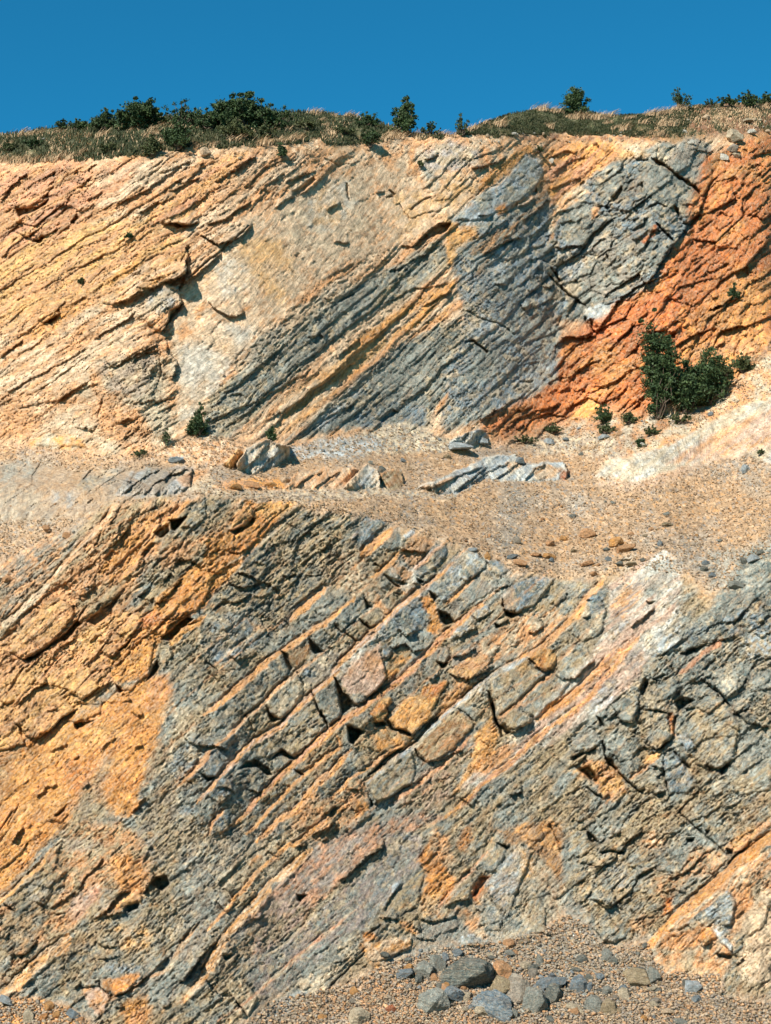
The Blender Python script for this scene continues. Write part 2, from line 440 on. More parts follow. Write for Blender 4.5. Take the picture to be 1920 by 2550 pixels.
paint('S 430,440 680,380 700,480 560,640 460,560', 'beige', 'ggrey', 'i2', 16, .8)
paint('W -200,880 180,830 190,960 -200,960', 'cream', 'tan', 'm1', 16, .8)
paint('S 110,790 200,740 330,760 390,810 240,815', 'beige', 'lorange', 'i2', 6)
paint('W 720,330 900,300 960,300 1100,300 1180,350 1090,400 1010,440 940,480 900,380', 'cream', 'tan', 'i2', 16)
paint('N 260,150 420,100 560,150 560,220 400,240 300,280', 'beige', 'lblue', 'i2', 12, .7)
paint('N 290,230 340,230 380,300 350,350 300,310', 'grey', 'beige', 'i2', 8, .8)
paint('N 560,290 640,200 800,110 830,150 700,240 560,350', 'lorange', 'orange', 'b1', 8)
paint('N 420,260 520,260 560,330 470,400 430,480 360,440 350,360', 'yel', 'cream', 'i2', 12, .9)
paint('N 130,340 330,340 370,430 240,580 180,560 160,440', 'yel', 'cream', 'i2', 16, .7)
paint('M 100,130 250,100 420,110 480,130 420,210 280,310 130,420 110,300', 'pinktan', 'lorange', 'b1', 12)
paint('M 440,130 540,110 620,170 560,220 480,240', 'yel', 'beige', 'i2', 10, .8)
paint('W 430,950 450,860 600,740 720,640 850,575 950,515 985,560 900,625 800,680 660,790 570,880 500,945', 'grey', 'olive', 'b1', 10)
paint('W 445,900 480,850 600,760 720,690 730,720 640,790 560,850 470,925', 'dgrey', 'grey', 'b2', 8, .8)
paint('W 690,660 860,575 945,535 930,560 800,640 700,700', 'dgrey', 'grey', 'b2', 8, .85)
paint('W 500,790 640,660 800,590 900,560 800,600 640,720 520,830', 'beige', 'grey', 'b1', 10, .7)
paint('W 570,940 620,850 740,755 830,680 985,600 985,640 960,690 870,720 740,830 640,930 600,945', 'lorange', 'cream', 'b1', 9)
paint('S 1370,520 1560,330 1666,280 1666,360 1560,470 1450,540', 'orange', 'yel', 'b1', 8, .8)
paint('W 620,950 740,850 870,740 985,690 1010,740 960,860 920,915 760,925', 'grey', 'dgrey', 'b1', 9)
paint('W 640,920 760,830 800,830 700,925', 'beige', 'lblue', 'b1', 8, .7)
paint('W 760,900 860,860 920,880 930,925 780,925', 'blue', 'dgrey', 'b2', 7, .9)
paint('W 975,560 1020,500 1100,450 1180,420 1195,560 1210,700 1205,820 1140,860 1030,910 960,935 965,800 1010,700', 'grey', 'blue', 'i1', 12)
paint('W 1000,600 1080,560 1100,640 1060,760 1000,720', 'blue', 'ggrey', 'i2', 14, .7)
paint('T 420,100 560,60 620,170 540,240 430,200', 'blue', 'dgrey', 'i2', 20, .7)
paint('T 640,100 740,60 760,200 700,300 620,250', 'dgrey', 'brown', 'i2', 16, .7)
paint('T 370,200 520,260 500,330 380,300', 'lblue', 'beige', 'i2', 16, .8)
paint('N 400,480 440,470 470,520 540,520 520,570 440,600 430,700 400,640', 'yel', 'lorange', 'i2', 8)
paint('N 430,470 560,360 700,260 780,160 840,180 865,260 820,350 740,390 620,460 580,500 470,500', 'lblue', 'grey', 'i2', 7)
paint('N 640,420 690,390 690,440 650,450', 'orange', None, f=6)
paint('N 480,500 560,500 550,560 480,560', 'lorange', 'olive', 'i2', 8)
paint('N 520,640 600,540 720,500 860,340 900,380 830,470 700,570 600,640', 'dgrey', 'brown', 'b2', 7)
paint('N 590,650 760,560 820,640 780,760 640,780', 'grey', 'lblue', 'i2', 14)
paint('M 110,600 130,500 200,360 280,310 420,200 540,180 620,180 840,330 850,420 800,500 700,640 620,780 440,870 300,951 180,951 140,760', 'dgrey', 'blue', 'i1', 8)
paint('M -80,640 20,470 140,400 190,420 160,560 170,760 260,900 -80,930', 'grey', 'blue', 'm2', 12)
paint('M 180,700 380,540 560,560 640,680 560,780 380,860 240,860', 'grey', 'ggrey', 'i2', 16, .85)
paint('M 330,300 350,250 410,215 480,260 500,330 440,390 380,380', 'dgrey', 'grey', 'i2', 6)
paint('M 560,200 620,190 700,240 770,290 830,350 840,400 800,480 740,450 640,390 580,370', 'grey', 'dgrey', 'i2', 6)
paint('M 610,400 700,400 750,500 720,560 650,510', 'dgrey', 'blue', 'i2', 6)
paint('M 560,140 640,100 740,110 690,230 620,190', 'beige', 'grey', 'i2', 8)
paint('M 680,210 740,110 830,80 890,120 920,230 910,290 860,370 820,310 740,260', 'ggrey', 'grey', 'i2', 6)
paint('M 845,310 862,230 910,290 862,365', 'brown', 'tan', 'i2', 4)
paint('M 130,570 140,450 210,350 280,315 340,340 300,350 220,400 160,480 150,560', 'beige', 'tan', 'i2', 5)
paint('M 180,560 200,430 290,370 330,460 300,560 230,585', 'dgrey', 'grey', 'i2', 6)
paint('M 330,420 370,400 360,450 330,470', 'tan', None, f=5)
paint('M 610,540 620,480 645,490 640,540 615,555', 'rust', 'brown', 'i3', 3)
paint('M 568,570 600,535 612,560 580,590', 'rust', 'brown', 'i3', 3)
paint('M 160,640 240,600 320,620 280,720 200,760', 'blue', 'lblue', 'i2', 10, .7)
paint('M 290,900 360,870 430,870 420,930 370,951 310,940', 'white', 'lblue', 'i2', 5)
paint('M 190,800 240,760 280,800 240,830', 'beige', None, f=6)
paint('T 560,600 640,570 740,520 720,440 640,470 560,530', 'beige', 'lblue', 'i2', 10, .7)
# orange face
paint('R 1666,210 1400,330 1300,560 1330,640 1500,500 1640,480 2300,300 2300,100', 'orange', 'dorange', 'm2', 24)
paint('T 800,340 1000,200 1300,90 1250,250 1100,330 1000,350', 'dorange', 'rust', 'm2', 20, .8)
paint('T 1500,0 1666,50 1666,300 1560,460 1440,440 1400,250', 'orange', 'lorange', 'm2', 28, .8)
paint('T 780,690 880,590 940,630 900,675', 'lorange', None, f=4)
paint('T 1330,380 1500,330 1600,300 1666,330 1600,450 1450,560 1350,470', 'tan', 'lorange', 'm2', 24, .8)
paint(talus, 'tan', 'beige', 'i2', 10)
paint('T 540,770 900,680 1100,700 1250,640 1340,600 1400,660 1200,760 1000,840 780,850 640,790', 'soil', 'ggrey', 'i2', 18, .55)
paint('T 600,800 700,760 860,740 1000,780 1000,840 760,840', 'ggrey', 'beige', 'i3', 14, .8)
zone(talus, 10, bed=.1, blk=.35, fine=.8, grav=.8)
zone(pale, 6, bed=.12, blk=.1, fine=.4, grav=0)
paint(pale, 'white', 'beige', 'b1', 5)
paint('T 1200,880 1420,740 1666,640 2200,560 2200,860 1666,780 1540,835 1350,860', 'pinkw', 'tan', 'b1', 10, .9)
paint('T 1380,860 1480,780 1666,720 1666,800 1540,835', 'lorange', 'pinkw', 'b2', 10, .6)
# bench
paint('S 0,880 110,850 160,900 120,970 0,970', 'ggrey', 'grey', 'i2', 12, .8)
paint('S -200,1000 60,970 160,1000 200,1060 100,1130 -200,1140', 'grey', 'beige', 'i2', 16, .65)
paint('S 330,990 350,945 420,915 440,940 380,985', 'dgrey', 'olive', 'i3', 5, .9)
paint('S 430,900 510,900 500,950 455,955', 'grey', 'beige', 'i3', 5, .8)
paint('S 230,1000 300,1000 310,1060 230,1060', 'ggrey', 'lblue', 'i2', 12, .7)
paint('S 500,1000 560,920 700,890 830,890 825,990 700,1020 560,1020', 'ggrey', 'lblue', 'b1', 8, .85)
paint('S 560,980 640,890 660,900 590,1000', 'grey', None, f=6, a=.7)
paint('S 700,900 900,900 950,990 820,1000 760,930', 'beige', 'tan', 'b1', 8, .8)
paint('S 950,950 1200,930 1250,990 960,990', 'tan', 'lorange', 'i2', 8)
paint('S 650,820 760,780 900,760 1050,790 990,870 900,890 740,860', 'tan', 'cream', 'i3', 10, .8)
paint('T -200,780 0,700 90,700 200,740 330,800 440,800 200,830 0,830 -400,850', 'ggrey', 'beige', 'i3', 8)
paint('S 1230,810 1400,770 1600,750 1666,800 1500,850 1260,850', 'ggrey', 'lblue', 'i3', 8, .8)
paint('S 730,850 790,850 790,870 740,875', 'blue', 'lblue', 'i3', 3)
paint('T 1300,900 1480,850 1560,835 1666,880 1900,890 1900,930 1400,930', 'ggrey', 'gravel', 'i3', 12, .8)
paint('V 1400,300 1560,280 1666,250 1900,250 1900,400 1560,380 1480,470 1400,460 1380,380', 'ggrey', 'grey', 'i3', 16, .7)
paint('W -200,1010 200,1010 420,1060 250,1090 60,1200 -200,1400', 'gravel', 'ggrey', 'm2', 24, .45)
# lower cliff, left brown and orange
paint('G -600,1400 0,1170 400,800 900,200 1560,120 A 700,120 A 560,400 A 150,640 G 1250,640 G 1000,1200 H 300,640 H 0,900 H -600,900', 'tan', 'olive', 'b1', 16)
paint('G 0,1340 80,1340 400,1000 620,1000 640,1150 1200,1050 1250,1150 1050,1330 940,1430 H 960,330 H 700,560 H 230,800 H 0,950 H -700,950 G -700,1500', 'yel', 'tan', 'm1', 14)
paint('G 0,700 200,560 420,420 560,420 500,640 380,820 200,1000 0,1160', 'ggrey', 'tan', 'm2', 20, .8)
paint('G 880,230 1000,180 1100,300 1020,450 800,580 700,560 860,350', 'olive', 'tan', 'b2', 8, .8)
paint('G 950,500 1100,350 1500,150 1540,170 1300,420 1100,700 960,840 800,760', 'tan', 'lorange', 'b1', 10)
paint('A 200,170 400,120 600,130 480,260 300,420 100,480 0,600 0,480 130,300', 'olive', 'dgrey', 'm2', 12, .9)
paint('A 0,600 150,480 330,600 220,640 100,700 0,760', 'tan', 'brown', 'i2', 10, .8)
paint('A 400,450 560,380 700,150 1090,190 1090,230 900,420 640,720 540,860 440,950 370,1040 300,1060 G 1450,1240 G 1340,1280 G 1200,1660 G 950,1666 G 900,1500 G 1050,1330 G 1180,1170 G 1250,1100 G 1300,980 G 1500,800 A 220,720 A 350,650 A 380,520', 'orange', 'lorange', 'm1', 7)
paint('A 760,160 1080,190 1060,250 900,330 800,240', 'lorange', 'yel', 'i2', 8)
paint('A 560,380 700,200 750,190 780,300 700,380 600,420', 'yel', 'tan', 'b2', 4)
paint('A 0,1290 200,1130 280,1130 380,1100 340,1180 100,1340', 'lorange', None, f=6)
paint('G 1180,1160 1260,1080 1340,1110 1260,1200 1180,1220', 'dorange', 'rust', 'i3', 10, .7)
paint('H -700,1000 0,900 230,790 540,640 700,560 960,420 1300,250 1400,300 1440,420 1330,700 1250,1000 1180,1200 1130,1400 960,1440 800,1300 720,1180 640,1360 540,1540 I 300,260 I 0,640 I -700,900', 'lorange', 'orange', 'm1', 16)
paint('H 1250,300 1400,250 1440,420 1300,560 1150,560', 'orange', 'pinktan', 'i3', 14, .7)
paint('H -200,1100 0,900 200,830 100,1050 0,1300 -200,1300', 'brown', 'olive', 'i2', 16, .7)
paint('H 250,880 560,700 1050,640 1000,760 560,960 100,1140', 'yel', 'lorange', 'b1', 18, .7)
paint('H 600,1000 800,920 780,1200 640,1300 540,1200', 'orange', 'dorange', 'b2', 18, .5)
paint('H 760,1100 880,960 1000,960 860,1180 900,1360 640,1540 600,1400 700,1180', 'ggrey', 'olive', 'm2', 16, .65)
paint('H 1240,940 1330,820 1420,900 1360,1100 1200,1180', 'olive', 'brown', 'i2', 10, .7)
# lower cliff, grey
paint('C 0,600 240,500 340,640 220,820 130,900 C 0,1120 H 1260,1160 H 1400,900 H 1440,600', 'olive', 'beige', 'm2', 14, .75)
paint('A 1060,230 A 1200,210 A 1280,300 A 1450,260 B 340,330 B 200,560 B 60,760 A 1300,900 A 1000,1140 A 700,1110 A 400,1100 A 450,960 A 560,830 A 680,690 A 860,470', 'dgrey', 'olive', 'm2', 8)
paint('A 560,1090 700,1120 860,1220 1000,1150 1100,1120 960,1260 760,1380 500,1480 300,1400 370,1180', 'grey', 'blue', 'm2', 12, .8)
paint('A 720,1140 860,1220 980,1160 940,1220 800,1260', 'tan', 'yel', 'i3', 8, .7)
paint('A 420,1480 520,1370 600,1400 660,1330 650,1400 560,1470 480,1500', 'lblue', 'blue', 'i3', 8)
paint('A 520,1190 560,1110 640,1150 640,1250 560,1260', 'lblue', 'grey', 'i3', 10, .7)
paint('A 100,1450 260,1300 420,1500 380,1666 80,1666', 'dgrey', 'olive', 'm2', 16, .7)
paint('A 1400,600 1666,520 1666,940 1540,960 1480,840 1300,880', 'gravel', 'olive', 'i3', 18, .75)
paint('B 100,600 250,560 400,760 560,900 460,940 340,960 200,860', 'gravel', 'beige', 'i3', 18, .7)
paint('A 480,1010 640,1040 640,1070 560,1060', 'beige', None, f=4)
paint('C 500,480 700,300 980,90 1100,230 860,480 700,600', 'dgrey', 'grey', 'm2', 8)
paint('C 1000,80 1200,0 1250,0 1240,130 1120,230', 'brown', 'olive', 'm2', 5)
paint('C 870,480 1140,250 1200,380 1090,560 980,640 900,560', 'grey', 'beige', 'i2', 6)
paint('C 1130,240 1340,120 1560,0 1666,0 1480,160 1260,390 1200,360', 'ggrey', 'beige', 'i2', 8)
paint('C 1160,240 1220,200 1330,260 1260,300 1180,300', 'dgrey', 'blue', 'i3', 5)
paint('C 1260,400 1440,270 1500,600 1400,700 1330,590', 'grey', 'dgrey', 'i2', 6)
paint('C 760,800 980,680 1260,420 1330,600 1390,700 1100,960 1000,880 900,960 760,900', 'grey', 'olive', 'm2', 7)
paint('C 540,1030 640,940 1000,900 1100,980 940,1130 700,1380 560,1540 420,1590 290,1500 300,1340 430,1200', 'dgrey', 'grey', 'm2', 9)
paint('C 370,1260 450,1130 600,1130 620,1250 480,1300', 'dgrey', 'blue', 'i3', 8, .8)
paint('C 450,1460 560,1430 560,1560 480,1600 440,1540', 'blue', 'dgrey', 'i3', 8)
paint('C 240,760 480,860 580,890 470,1100 380,1150 200,1100 100,1200 60,1000', 'grey', 'blue', 'm2', 10, .8)
paint('C 120,1240 280,1200 290,1400 200,1480 130,1400', 'blue', 'grey', 'i2', 12, .7)
paint('C 0,1120 100,1240 200,1480 420,1620 J 200,0 J 0,300 J 0,0 I 1300,400 I 1000,250 I 1130,60', 'ggrey', 'olive', 'm2', 14, .7)
paint('C 980,1100 1200,900 1360,780 1500,960 1300,1150 1100,1330 900,1500 600,1540 720,1400', 'olive', 'grey', 'm2', 9)
paint('C 1200,960 1380,800 1440,900 1300,1130 1200,1100', 'brown', 'olive', 'm2', 8, .8)
paint('C 1000,1640 1300,1150 1540,1010 D 130,1000 D 400,1200 D 360,1400 D 60,1666', 'olive', 'tan', 'm2', 10, .9)
paint('C 1280,1200 1540,1010 1640,1080 1500,1260 1340,1320', 'grey', 'dgrey', 'm2', 8)
paint('D 270,1400 300,1310 380,1310 400,1380 290,1450', 'orange', 'lorange', 'i3', 4)
# slabs right of centre
paint('D 110,270 300,60 480,0 B 500,1330 520,1500 D 550,290 450,400 380,460 300,520 230,420', 'tan', 'pinkw', 'i1', 7)
paint('B 60,1640 350,1300 620,1060 800,900 860,950 640,1200 480,1330 300,1480 160,1640', 'white', 'lblue', 'b1', 7)
paint('D 230,420 380,440 360,510 300,520', 'grey', None, f=6)
paint('D 490,60 540,30 600,70 560,120 510,130', 'dgrey', 'grey', 'i3', 4)
paint('D 560,120 700,30 760,110 620,260 540,310 520,230', 'lorange', 'olive', 'i2', 6)
paint('D 570,330 860,60 920,30 930,130 820,300 700,400 600,480 400,620 200,640 300,560', 'grey', 'ggrey', 'm2', 7)
paint('D 560,330 740,180 780,250 640,400', 'pinkw', 'beige', 'm2', 7, .8)
paint('D 700,270 760,240 760,310 720,330', 'dgrey', None, f=5)
paint('D 200,640 400,460 700,390 800,350 1000,230 1060,290 840,400 700,460 540,560 420,560', 'olive', 'grey', 'm2', 7)
paint('B 540,1150 860,960 900,1100 850,1250 820,1340 720,1290 640,1240 500,1340', 'blue', 'grey', 'i2', 8)
paint('B 640,1150 740,1120 780,1220 720,1290', 'dgrey', None, f=5)
paint('B 480,1370 540,1350 620,1400 560,1470 500,1450', 'dgrey', 'blue', 'i3', 5)
paint('B 820,960 900,920 960,1050 1010,1190 940,1280 880,1250 890,1100', 'orange', 'lorange', 'i2', 5)
paint('B 1050,1310 1250,1080 1390,1000 1390,1080 1250,1220 1150,1290', 'beige', 'lblue', 'i3', 5)
paint('B 920,1400 1050,1380 1080,1450 1010,1520 950,1480', 'ggrey', 'grey', 'i3', 4)
paint('B 1000,1060 1380,700 1480,800 1460,880 1280,1000 1120,1150', 'grey', 'ggrey', 'i2', 6)
paint('B 1050,1480 1290,1330 1500,1180 1666,1100 1666,1440 1500,1400 D 1400,170 D 1240,320 D 1130,290', 'tan', 'ggrey', 'm2', 8)
paint('D 1050,240 1140,170 1360,100 1420,0 1480,20 1380,200 1240,310 1130,280', 'yel', 'tan', 'i2', 6, .9)
paint('B 250,460 380,300 560,330 320,560', 'dgrey', 'blue', 'm2', 6)
paint('B 590,390 700,480 660,560 560,580 400,600 490,500', 'dgrey', 'grey', 'm2', 6)
paint('B 670,460 760,380 770,420 730,460', 'lblue', None, f=4)
paint('B 640,600 760,440 940,470 940,530 740,740', 'tan', 'brown', 'i2', 8, .8)
paint('B 740,740 940,530 1030,500 1050,590 940,720 820,810', 'blue', 'dgrey', 'm2', 5)
paint('B 540,700 660,600 780,740 830,870 700,950 620,880', 'white', 'tan', 'i2', 8, .8)
paint('B 370,940 430,900 590,1060 560,1110 440,1030', 'beige', 'tan', 'i2', 6)
paint('B 820,860 1100,620 1240,570 1370,640 1380,700 1200,850 1050,990 960,990 900,920', 'lblue', 'grey', 'm2', 6)
paint('B 1150,740 1290,700 1320,740 1220,810', 'dgrey', None, f=5)
paint('B 1390,660 1500,650 1540,740 1480,800', 'dgrey', 'blue', 'i3', 6)
paint('E 160,450 240,370 400,300 600,300 560,400 420,540 290,580 200,560', 'dgrey', 'blue', 'b2', 5)
paint('E 170,440 240,370 260,400 250,560 200,550', 'ggrey', None, f=5)
paint('E 300,600 600,320 820,320 900,380 780,540 600,760 400,740', 'grey', 'olive', 'm2', 8)
paint('E 0,830 300,640 600,560 700,600 560,760 380,900 100,1000 0,1060', 'beige', 'tan', 'm2', 10)
paint('E 690,680 850,490 960,420 1030,550 1010,720 930,800 820,840', 'grey', 'beige', 'i2', 6)
paint('E 860,400 1000,400 1030,560 900,600 850,500', 'dgrey', 'blue', 'i3', 6)
paint('E 60,1150 250,1000 360,960 620,760 860,860 940,960 800,1120 440,1480 280,1570 140,1450', 'olive', 'grey', 'm2', 6)
paint('E 380,930 500,860 560,880 620,960 580,1060 530,1070 450,1020', 'yel', 'orange', 'i2', 4)
paint('E 200,1000 360,970 400,1050 200,1200', 'yel', 'olive', 'i2', 12, .7)
paint('D 550,640 640,560 700,470 830,420 860,370 970,330 1050,290 1060,350 1000,420 930,540 900,640 790,730 740,760 690,720 640,730', 'lorange', 'yel', 'm2', 4)
paint('D 830,440 870,370 970,330 1050,290 1000,440 900,470', 'dorange', 'lorange', 'b2', 6, .8)
paint('D 400,580 480,480 580,450 600,490 540,540 560,600 520,650 450,660', 'orange', 'yel', 'i2', 4)
paint('D 310,840 400,760 540,700 620,740 700,740 760,770 700,850 600,900 510,920 400,880', 'lorange', 'olive', 'i2', 5)
paint('D 780,880 900,750 1130,560 1260,650 1270,690 1100,880 950,970 870,990', 'olive', 'brown', 'm2', 4)
paint('D 370,1160 620,960 760,900 780,1000 780,1100 740,1170 600,1280 470,1350', 'olive', 'grey', 'm2', 5)
paint('D 960,600 1120,300 1300,340 1160,500 1000,640', 'lorange', 'tan', 'b2', 8, .9)
paint('D 1060,1290 1140,1150 1250,980 1300,750 1420,620 1480,790 1400,960 1250,1100 1110,1270', 'lorange', 'yel', 'b2', 7)
paint('D 700,1180 900,1010 1140,900 1250,820 1150,1100 1060,1300 860,1400 600,1340', 'olive', 'pinkw', 'm2', 12, .7)
# pinkish white band
paint('D 1150,1190 E 310,1560 E 860,1000 E 1000,760 E 1060,500 E 1040,380 E 1280,180 E 1500,80 E 1660,180 E 1640,560 E 1330,1060 F 560,640 F 340,850 F 130,1000 D 1640,980 D 1400,1180', 'pinkw', 'white', 'b1', 10)
paint('E 980,1140 1240,860 1340,900 1330,1060 1280,1260 1080,1370 860,1300', 'purple', 'pinkw', 'm2', 14, .8)
paint('F 100,840 240,620 380,660 350,840 200,900', 'purple', 'lblue', 'm2', 12, .7)
paint('E 1050,880 1090,720 1240,620 1240,680 1130,800', 'lblue', 'ggrey', 'i3', 8, .8)
paint('E 1340,440 1380,220 1600,130 1660,180 1520,340 1480,440', 'ggrey', 'grey', 'i2', 12, .8)
paint('E 1060,520 1300,280 1340,340 1300,470 1200,640 1080,620', 'purple', 'lorange', 'm2', 12, .7)
paint('E 440,1480 560,1360 800,1220 880,1200 740,1340 560,1460', 'orange', 'lorange', 'b2', 7)
paint('E 860,1130 1100,900 1260,760 1280,790 1100,1000 900,1200', 'lorange', 'pinktan', 'b2', 9, .9)
paint('D 1200,1060 1400,880 1640,830 1560,960 1380,1100', 'lorange', 'orange', 'b2', 10, .8)
paint('E 1420,860 1660,600 1640,900 1500,920 1360,1040', 'white', 'lblue', 'b2', 12, .8)
paint('E 1180,120 1290,90 1230,250 1130,260', 'beige', 'white', 'i3', 6, .5)
# right dark grey
paint('F 560,640 880,360 1140,180 1200,0 V 1580,280 2300,200 F 2600,800 F 1666,1000 F 1200,1200 F 900,1200 F 600,1000 F 350,1000 F 340,850', 'dgrey', 'grey', 'm2', 10)
paint('F 900,330 1000,200 1200,150 1100,280 950,400', 'blue', 'grey', 'i3', 8, .8)
paint('F 1200,150 1666,0 2600,-200 2600,400 1666,260 1450,300 1300,260', 'dgrey', 'blue', 'm2', 10)
paint('F 1460,300 1600,230 1666,300 2200,300 2200,480 1640,480 1480,440', 'beige', 'lblue', 'i3', 10)
paint('F 1200,560 1300,480 1420,560 1400,760 1260,740', 'grey', 'beige', 'i3', 12, .8)
paint('F 880,1080 960,960 1150,740 1300,850 1400,1000 1350,1300 1200,1400 1000,1250', 'grey', 'olive', 'm2', 10)
paint('F 1350,900 1666,740 2400,740 2400,1080 1666,1080 1480,1000', 'dgrey', 'olive', 'm2', 14, .8)
paint('F 880,1110 960,1070 1040,1190 960,1240', 'blue', 'lblue', 'i3', 5)
paint('F 790,930 860,910 870,1100 840,1100', 'dorange', 'orange', 'i3', 4)
paint('F 570,960 620,900 800,910 860,1120 740,1210 580,1120', 'grey', 'olive', 'i2', 6)
paint('F 0,1120 200,1050 270,1150 200,1240 0,1240', 'ggrey', 'grey', 'i2', 8)
paint('F 300,1200 400,1080 560,1120 600,1200 500,1320 400,1330', 'dgrey', 'grey', 'i2', 6)
paint('F 0,1400 150,1300 300,1330 420,1420 480,1560 300,1666 200,1480', 'tan', 'yel', 'i2', 9)
paint('F 600,1350 640,1270 750,1240 740,1300 650,1350', 'yel', None, f=4)
paint('F 780,1330 860,1240 960,1380 1050,1500 1000,1560 820,1600 790,1440', 'grey', 'blue', 'm2', 6)
paint('F 400,1340 560,1290 600,1340 500,1460 420,1420', 'dgrey', 'grey', 'i3', 5)
paint('F 1100,1440 1400,1300 2400,1200 2400,1666 L 1666,50 L 1350,220 L 1000,40', 'olive', 'grey', 'm2', 16, .9)
paint('F 1000,650 1200,540 1666,560 1666,640 1200,620 1060,700', 'dgrey', 'grey', 'm2', 12, .7)
paint('L 0,0 130,0 200,200 560,200 700,220 660,500 760,700 560,900 380,1010 200,960 100,600 0,560', 'grey', 'olive', 'm2', 14)
paint('L 660,220 860,200 1060,240 900,420 720,400', 'dgrey', 'grey', 'm2', 8)
paint('L 560,160 700,60 800,200 640,240', 'beige', 'tan', 'i3', 12, .8)
paint('L 1060,180 1330,290 1180,430 1000,460 860,600 640,560 720,440 900,420', 'tan', 'olive', 'i3', 12, .85)
paint('L 1340,260 1300,200 1400,80 1666,-60 1666,20', 'yel', 'tan', 'i2', 10)
paint('L 760,620 860,600 830,720 780,760', 'orange', 'dorange', 'i3', 7)
paint('L 480,840 600,760 760,780 600,940', 'tan', 'gravel', 'i3', 12, .7)
paint('L 330,320 480,360 460,520 380,520', 'lblue', 'beige', 'i3', 14, .7)
# bottom right
paint('L 620,1040 780,860 1000,760 1200,520 1666,250 2400,-100 2400,1300 1666,1300 1270,1240 1250,1420 800,1300 640,1100', 'beige', 'tan', 'm2', 12)
paint('L 1200,540 1300,560 1380,620 1340,900 1240,940 1180,800 1000,800', 'grey', 'lblue', 'm2', 10)
paint('L 1050,880 1180,860 1220,960 1120,1000', 'yel', 'orange', 'i2', 8)
paint('L 1180,860 1250,900 1350,1000 1350,1080 1240,1000', 'lblue', 'white', 'i3', 5)
paint('L 760,940 900,900 1060,880 1050,1020 880,1060 740,1040', 'orange', 'tan', 'i2', 10, .8)
paint('L 1350,560 1500,520 1520,700 1420,900 1340,920', 'orange', 'tan', 'b2', 10, .8)
paint('L 1400,820 1600,560 1666,560 2300,560 2300,1300 1666,1350 1400,1300', 'cream', 'beige', 'm2', 14, .85)
paint('L 1380,900 1450,940 1400,1160 1370,1440 1260,1440 1290,1240 1350,1100', 'olive', 'dgrey', 'b2', 7)
paint('L 700,1080 1100,1060 1250,1160 1260,1240 900,1260 720,1180', 'olive', 'tan', 'i2', 12, .8)
# bottom left and centre
paint('I 0,640 230,400 480,180 560,0 1000,0 1130,60 1300,400 1200,600 900,760 600,860 300,1080 0,1330 I -700,1800 I -700,900', 'tan', 'olive', 'm2', 16)
paint('I 0,650 230,400 420,380 560,560 400,660 0,700', 'grey', 'olive', 'm2', 10, .85)
paint('I 0,800 200,660 420,680 380,760 300,1000 100,1100 0,1000', 'olive', 'dgrey', 'm2', 12, .8)
paint('I 480,80 640,120 860,160 800,260 520,220', 'grey', 'beige', 'm2', 14, .7)
paint('I 940,280 1080,240 1200,420 1180,560 1000,560 940,420', 'lorange', 'orange', 'i2', 12, .8)
paint('I 620,620 820,500 860,540 740,700 640,800 560,760', 'pinkw', 'purple', 'i2', 12, .8)
paint('I 690,740 790,530 840,560 760,680 650,790', 'rust', 'pinktan', 'i3', 8, .6)
paint('I 740,780 960,620 990,560 860,540 800,660 720,760', 'grey', 'olive', 'i2', 8, .8)
paint('I 960,680 1060,560 1180,600 1180,680 1060,660 960,740', 'yel', 'tan', 'i2', 5)
paint('I 0,1000 100,1080 100,1200 0,1320 -500,1700 -500,1200', 'olive', 'grey', 'm2', 8)
paint('I 160,1340 500,1000 580,930 760,820 960,860 960,1100 760,1260 600,1480 160,1460', 'olive', 'dgrey', 'i2', 10)
paint('I 170,1350 350,1180 500,1160 480,1330 420,1440 300,1470 160,1440', 'dgrey', 'grey', 'i2', 10)
paint('I 620,1520 720,1440 760,1530 700,1640 620,1620', 'dgrey', 'grey', 'i3', 10)
paint('I 820,1340 850,1290 1000,1270 1150,1240 1180,1280 1050,1400 950,1440', 'brown', 'orange', 'i2', 5)
paint('I 680,1380 820,1350 930,1440 860,1580 800,1600', 'pinkw', 'tan', 'i2', 6)
paint('I 860,1190 1000,1150 1180,1200 1120,1240 960,1240', 'blue', 'lblue', 'i3', 6, .8)
paint('I 1000,1500 1200,1440 1260,1560 1200,1700 1040,1700', 'lorange', 'tan', 'i2', 14)
paint('I 1200,700 1400,620 1666,700 1640,860 1400,1100 1240,1200 1180,1000 1220,800', 'grey', 'olive', 'm2', 16, .8)
paint('I 940,860 1180,820 1240,1000 1100,1120 980,1000', 'beige', 'yel', 'i2', 14, .8)
paint('J 0,200 300,60 500,0 800,0 900,0 500,500 300,900 0,1200', 'ggrey', 'grey', 'm2', 16, .85)
paint('J 60,30 240,0 400,20 380,90 200,90', 'dgrey', 'blue', 'i3', 10, .8)
paint('J 400,400 700,100 1100,40 900,320 600,560 400,700 320,520', 'olive', 'beige', 'm2', 14, .8)
paint('J 560,330 620,260 660,280 600,330', 'orange', None, f=8, a=.8)
paint('J 560,760 850,480 1090,210 1440,40 D 800,1400 D 1000,1450 J 1666,190 1450,370 1250,560 900,900 560,1200 300,1240 300,1000', 'purple', 'pinktan', 'm2', 12, .75)
paint('J 640,760 800,620 1100,700 900,900 700,1080 560,1040', 'olive', 'purple', 'm2', 14, .75)
paint('J 100,1300 300,960 600,860 600,1240 500,1300 350,1280 200,1270', 'grey', 'olive', 'm2', 14, .8)
paint('J 200,1270 350,1270 500,1300 640,1440 560,1620 480,1580 300,1400', 'olive', 'beige', 'b2', 8)
paint('J 560,1280 700,1090 900,950 1050,800 1200,680 1400,500 1666,280 K 200,100 480,80 560,250 480,400 200,740 J 1500,900 1400,960 1200,1100 1000,1250 850,1380 650,1440', 'purple', 'grey', 'm2', 8)
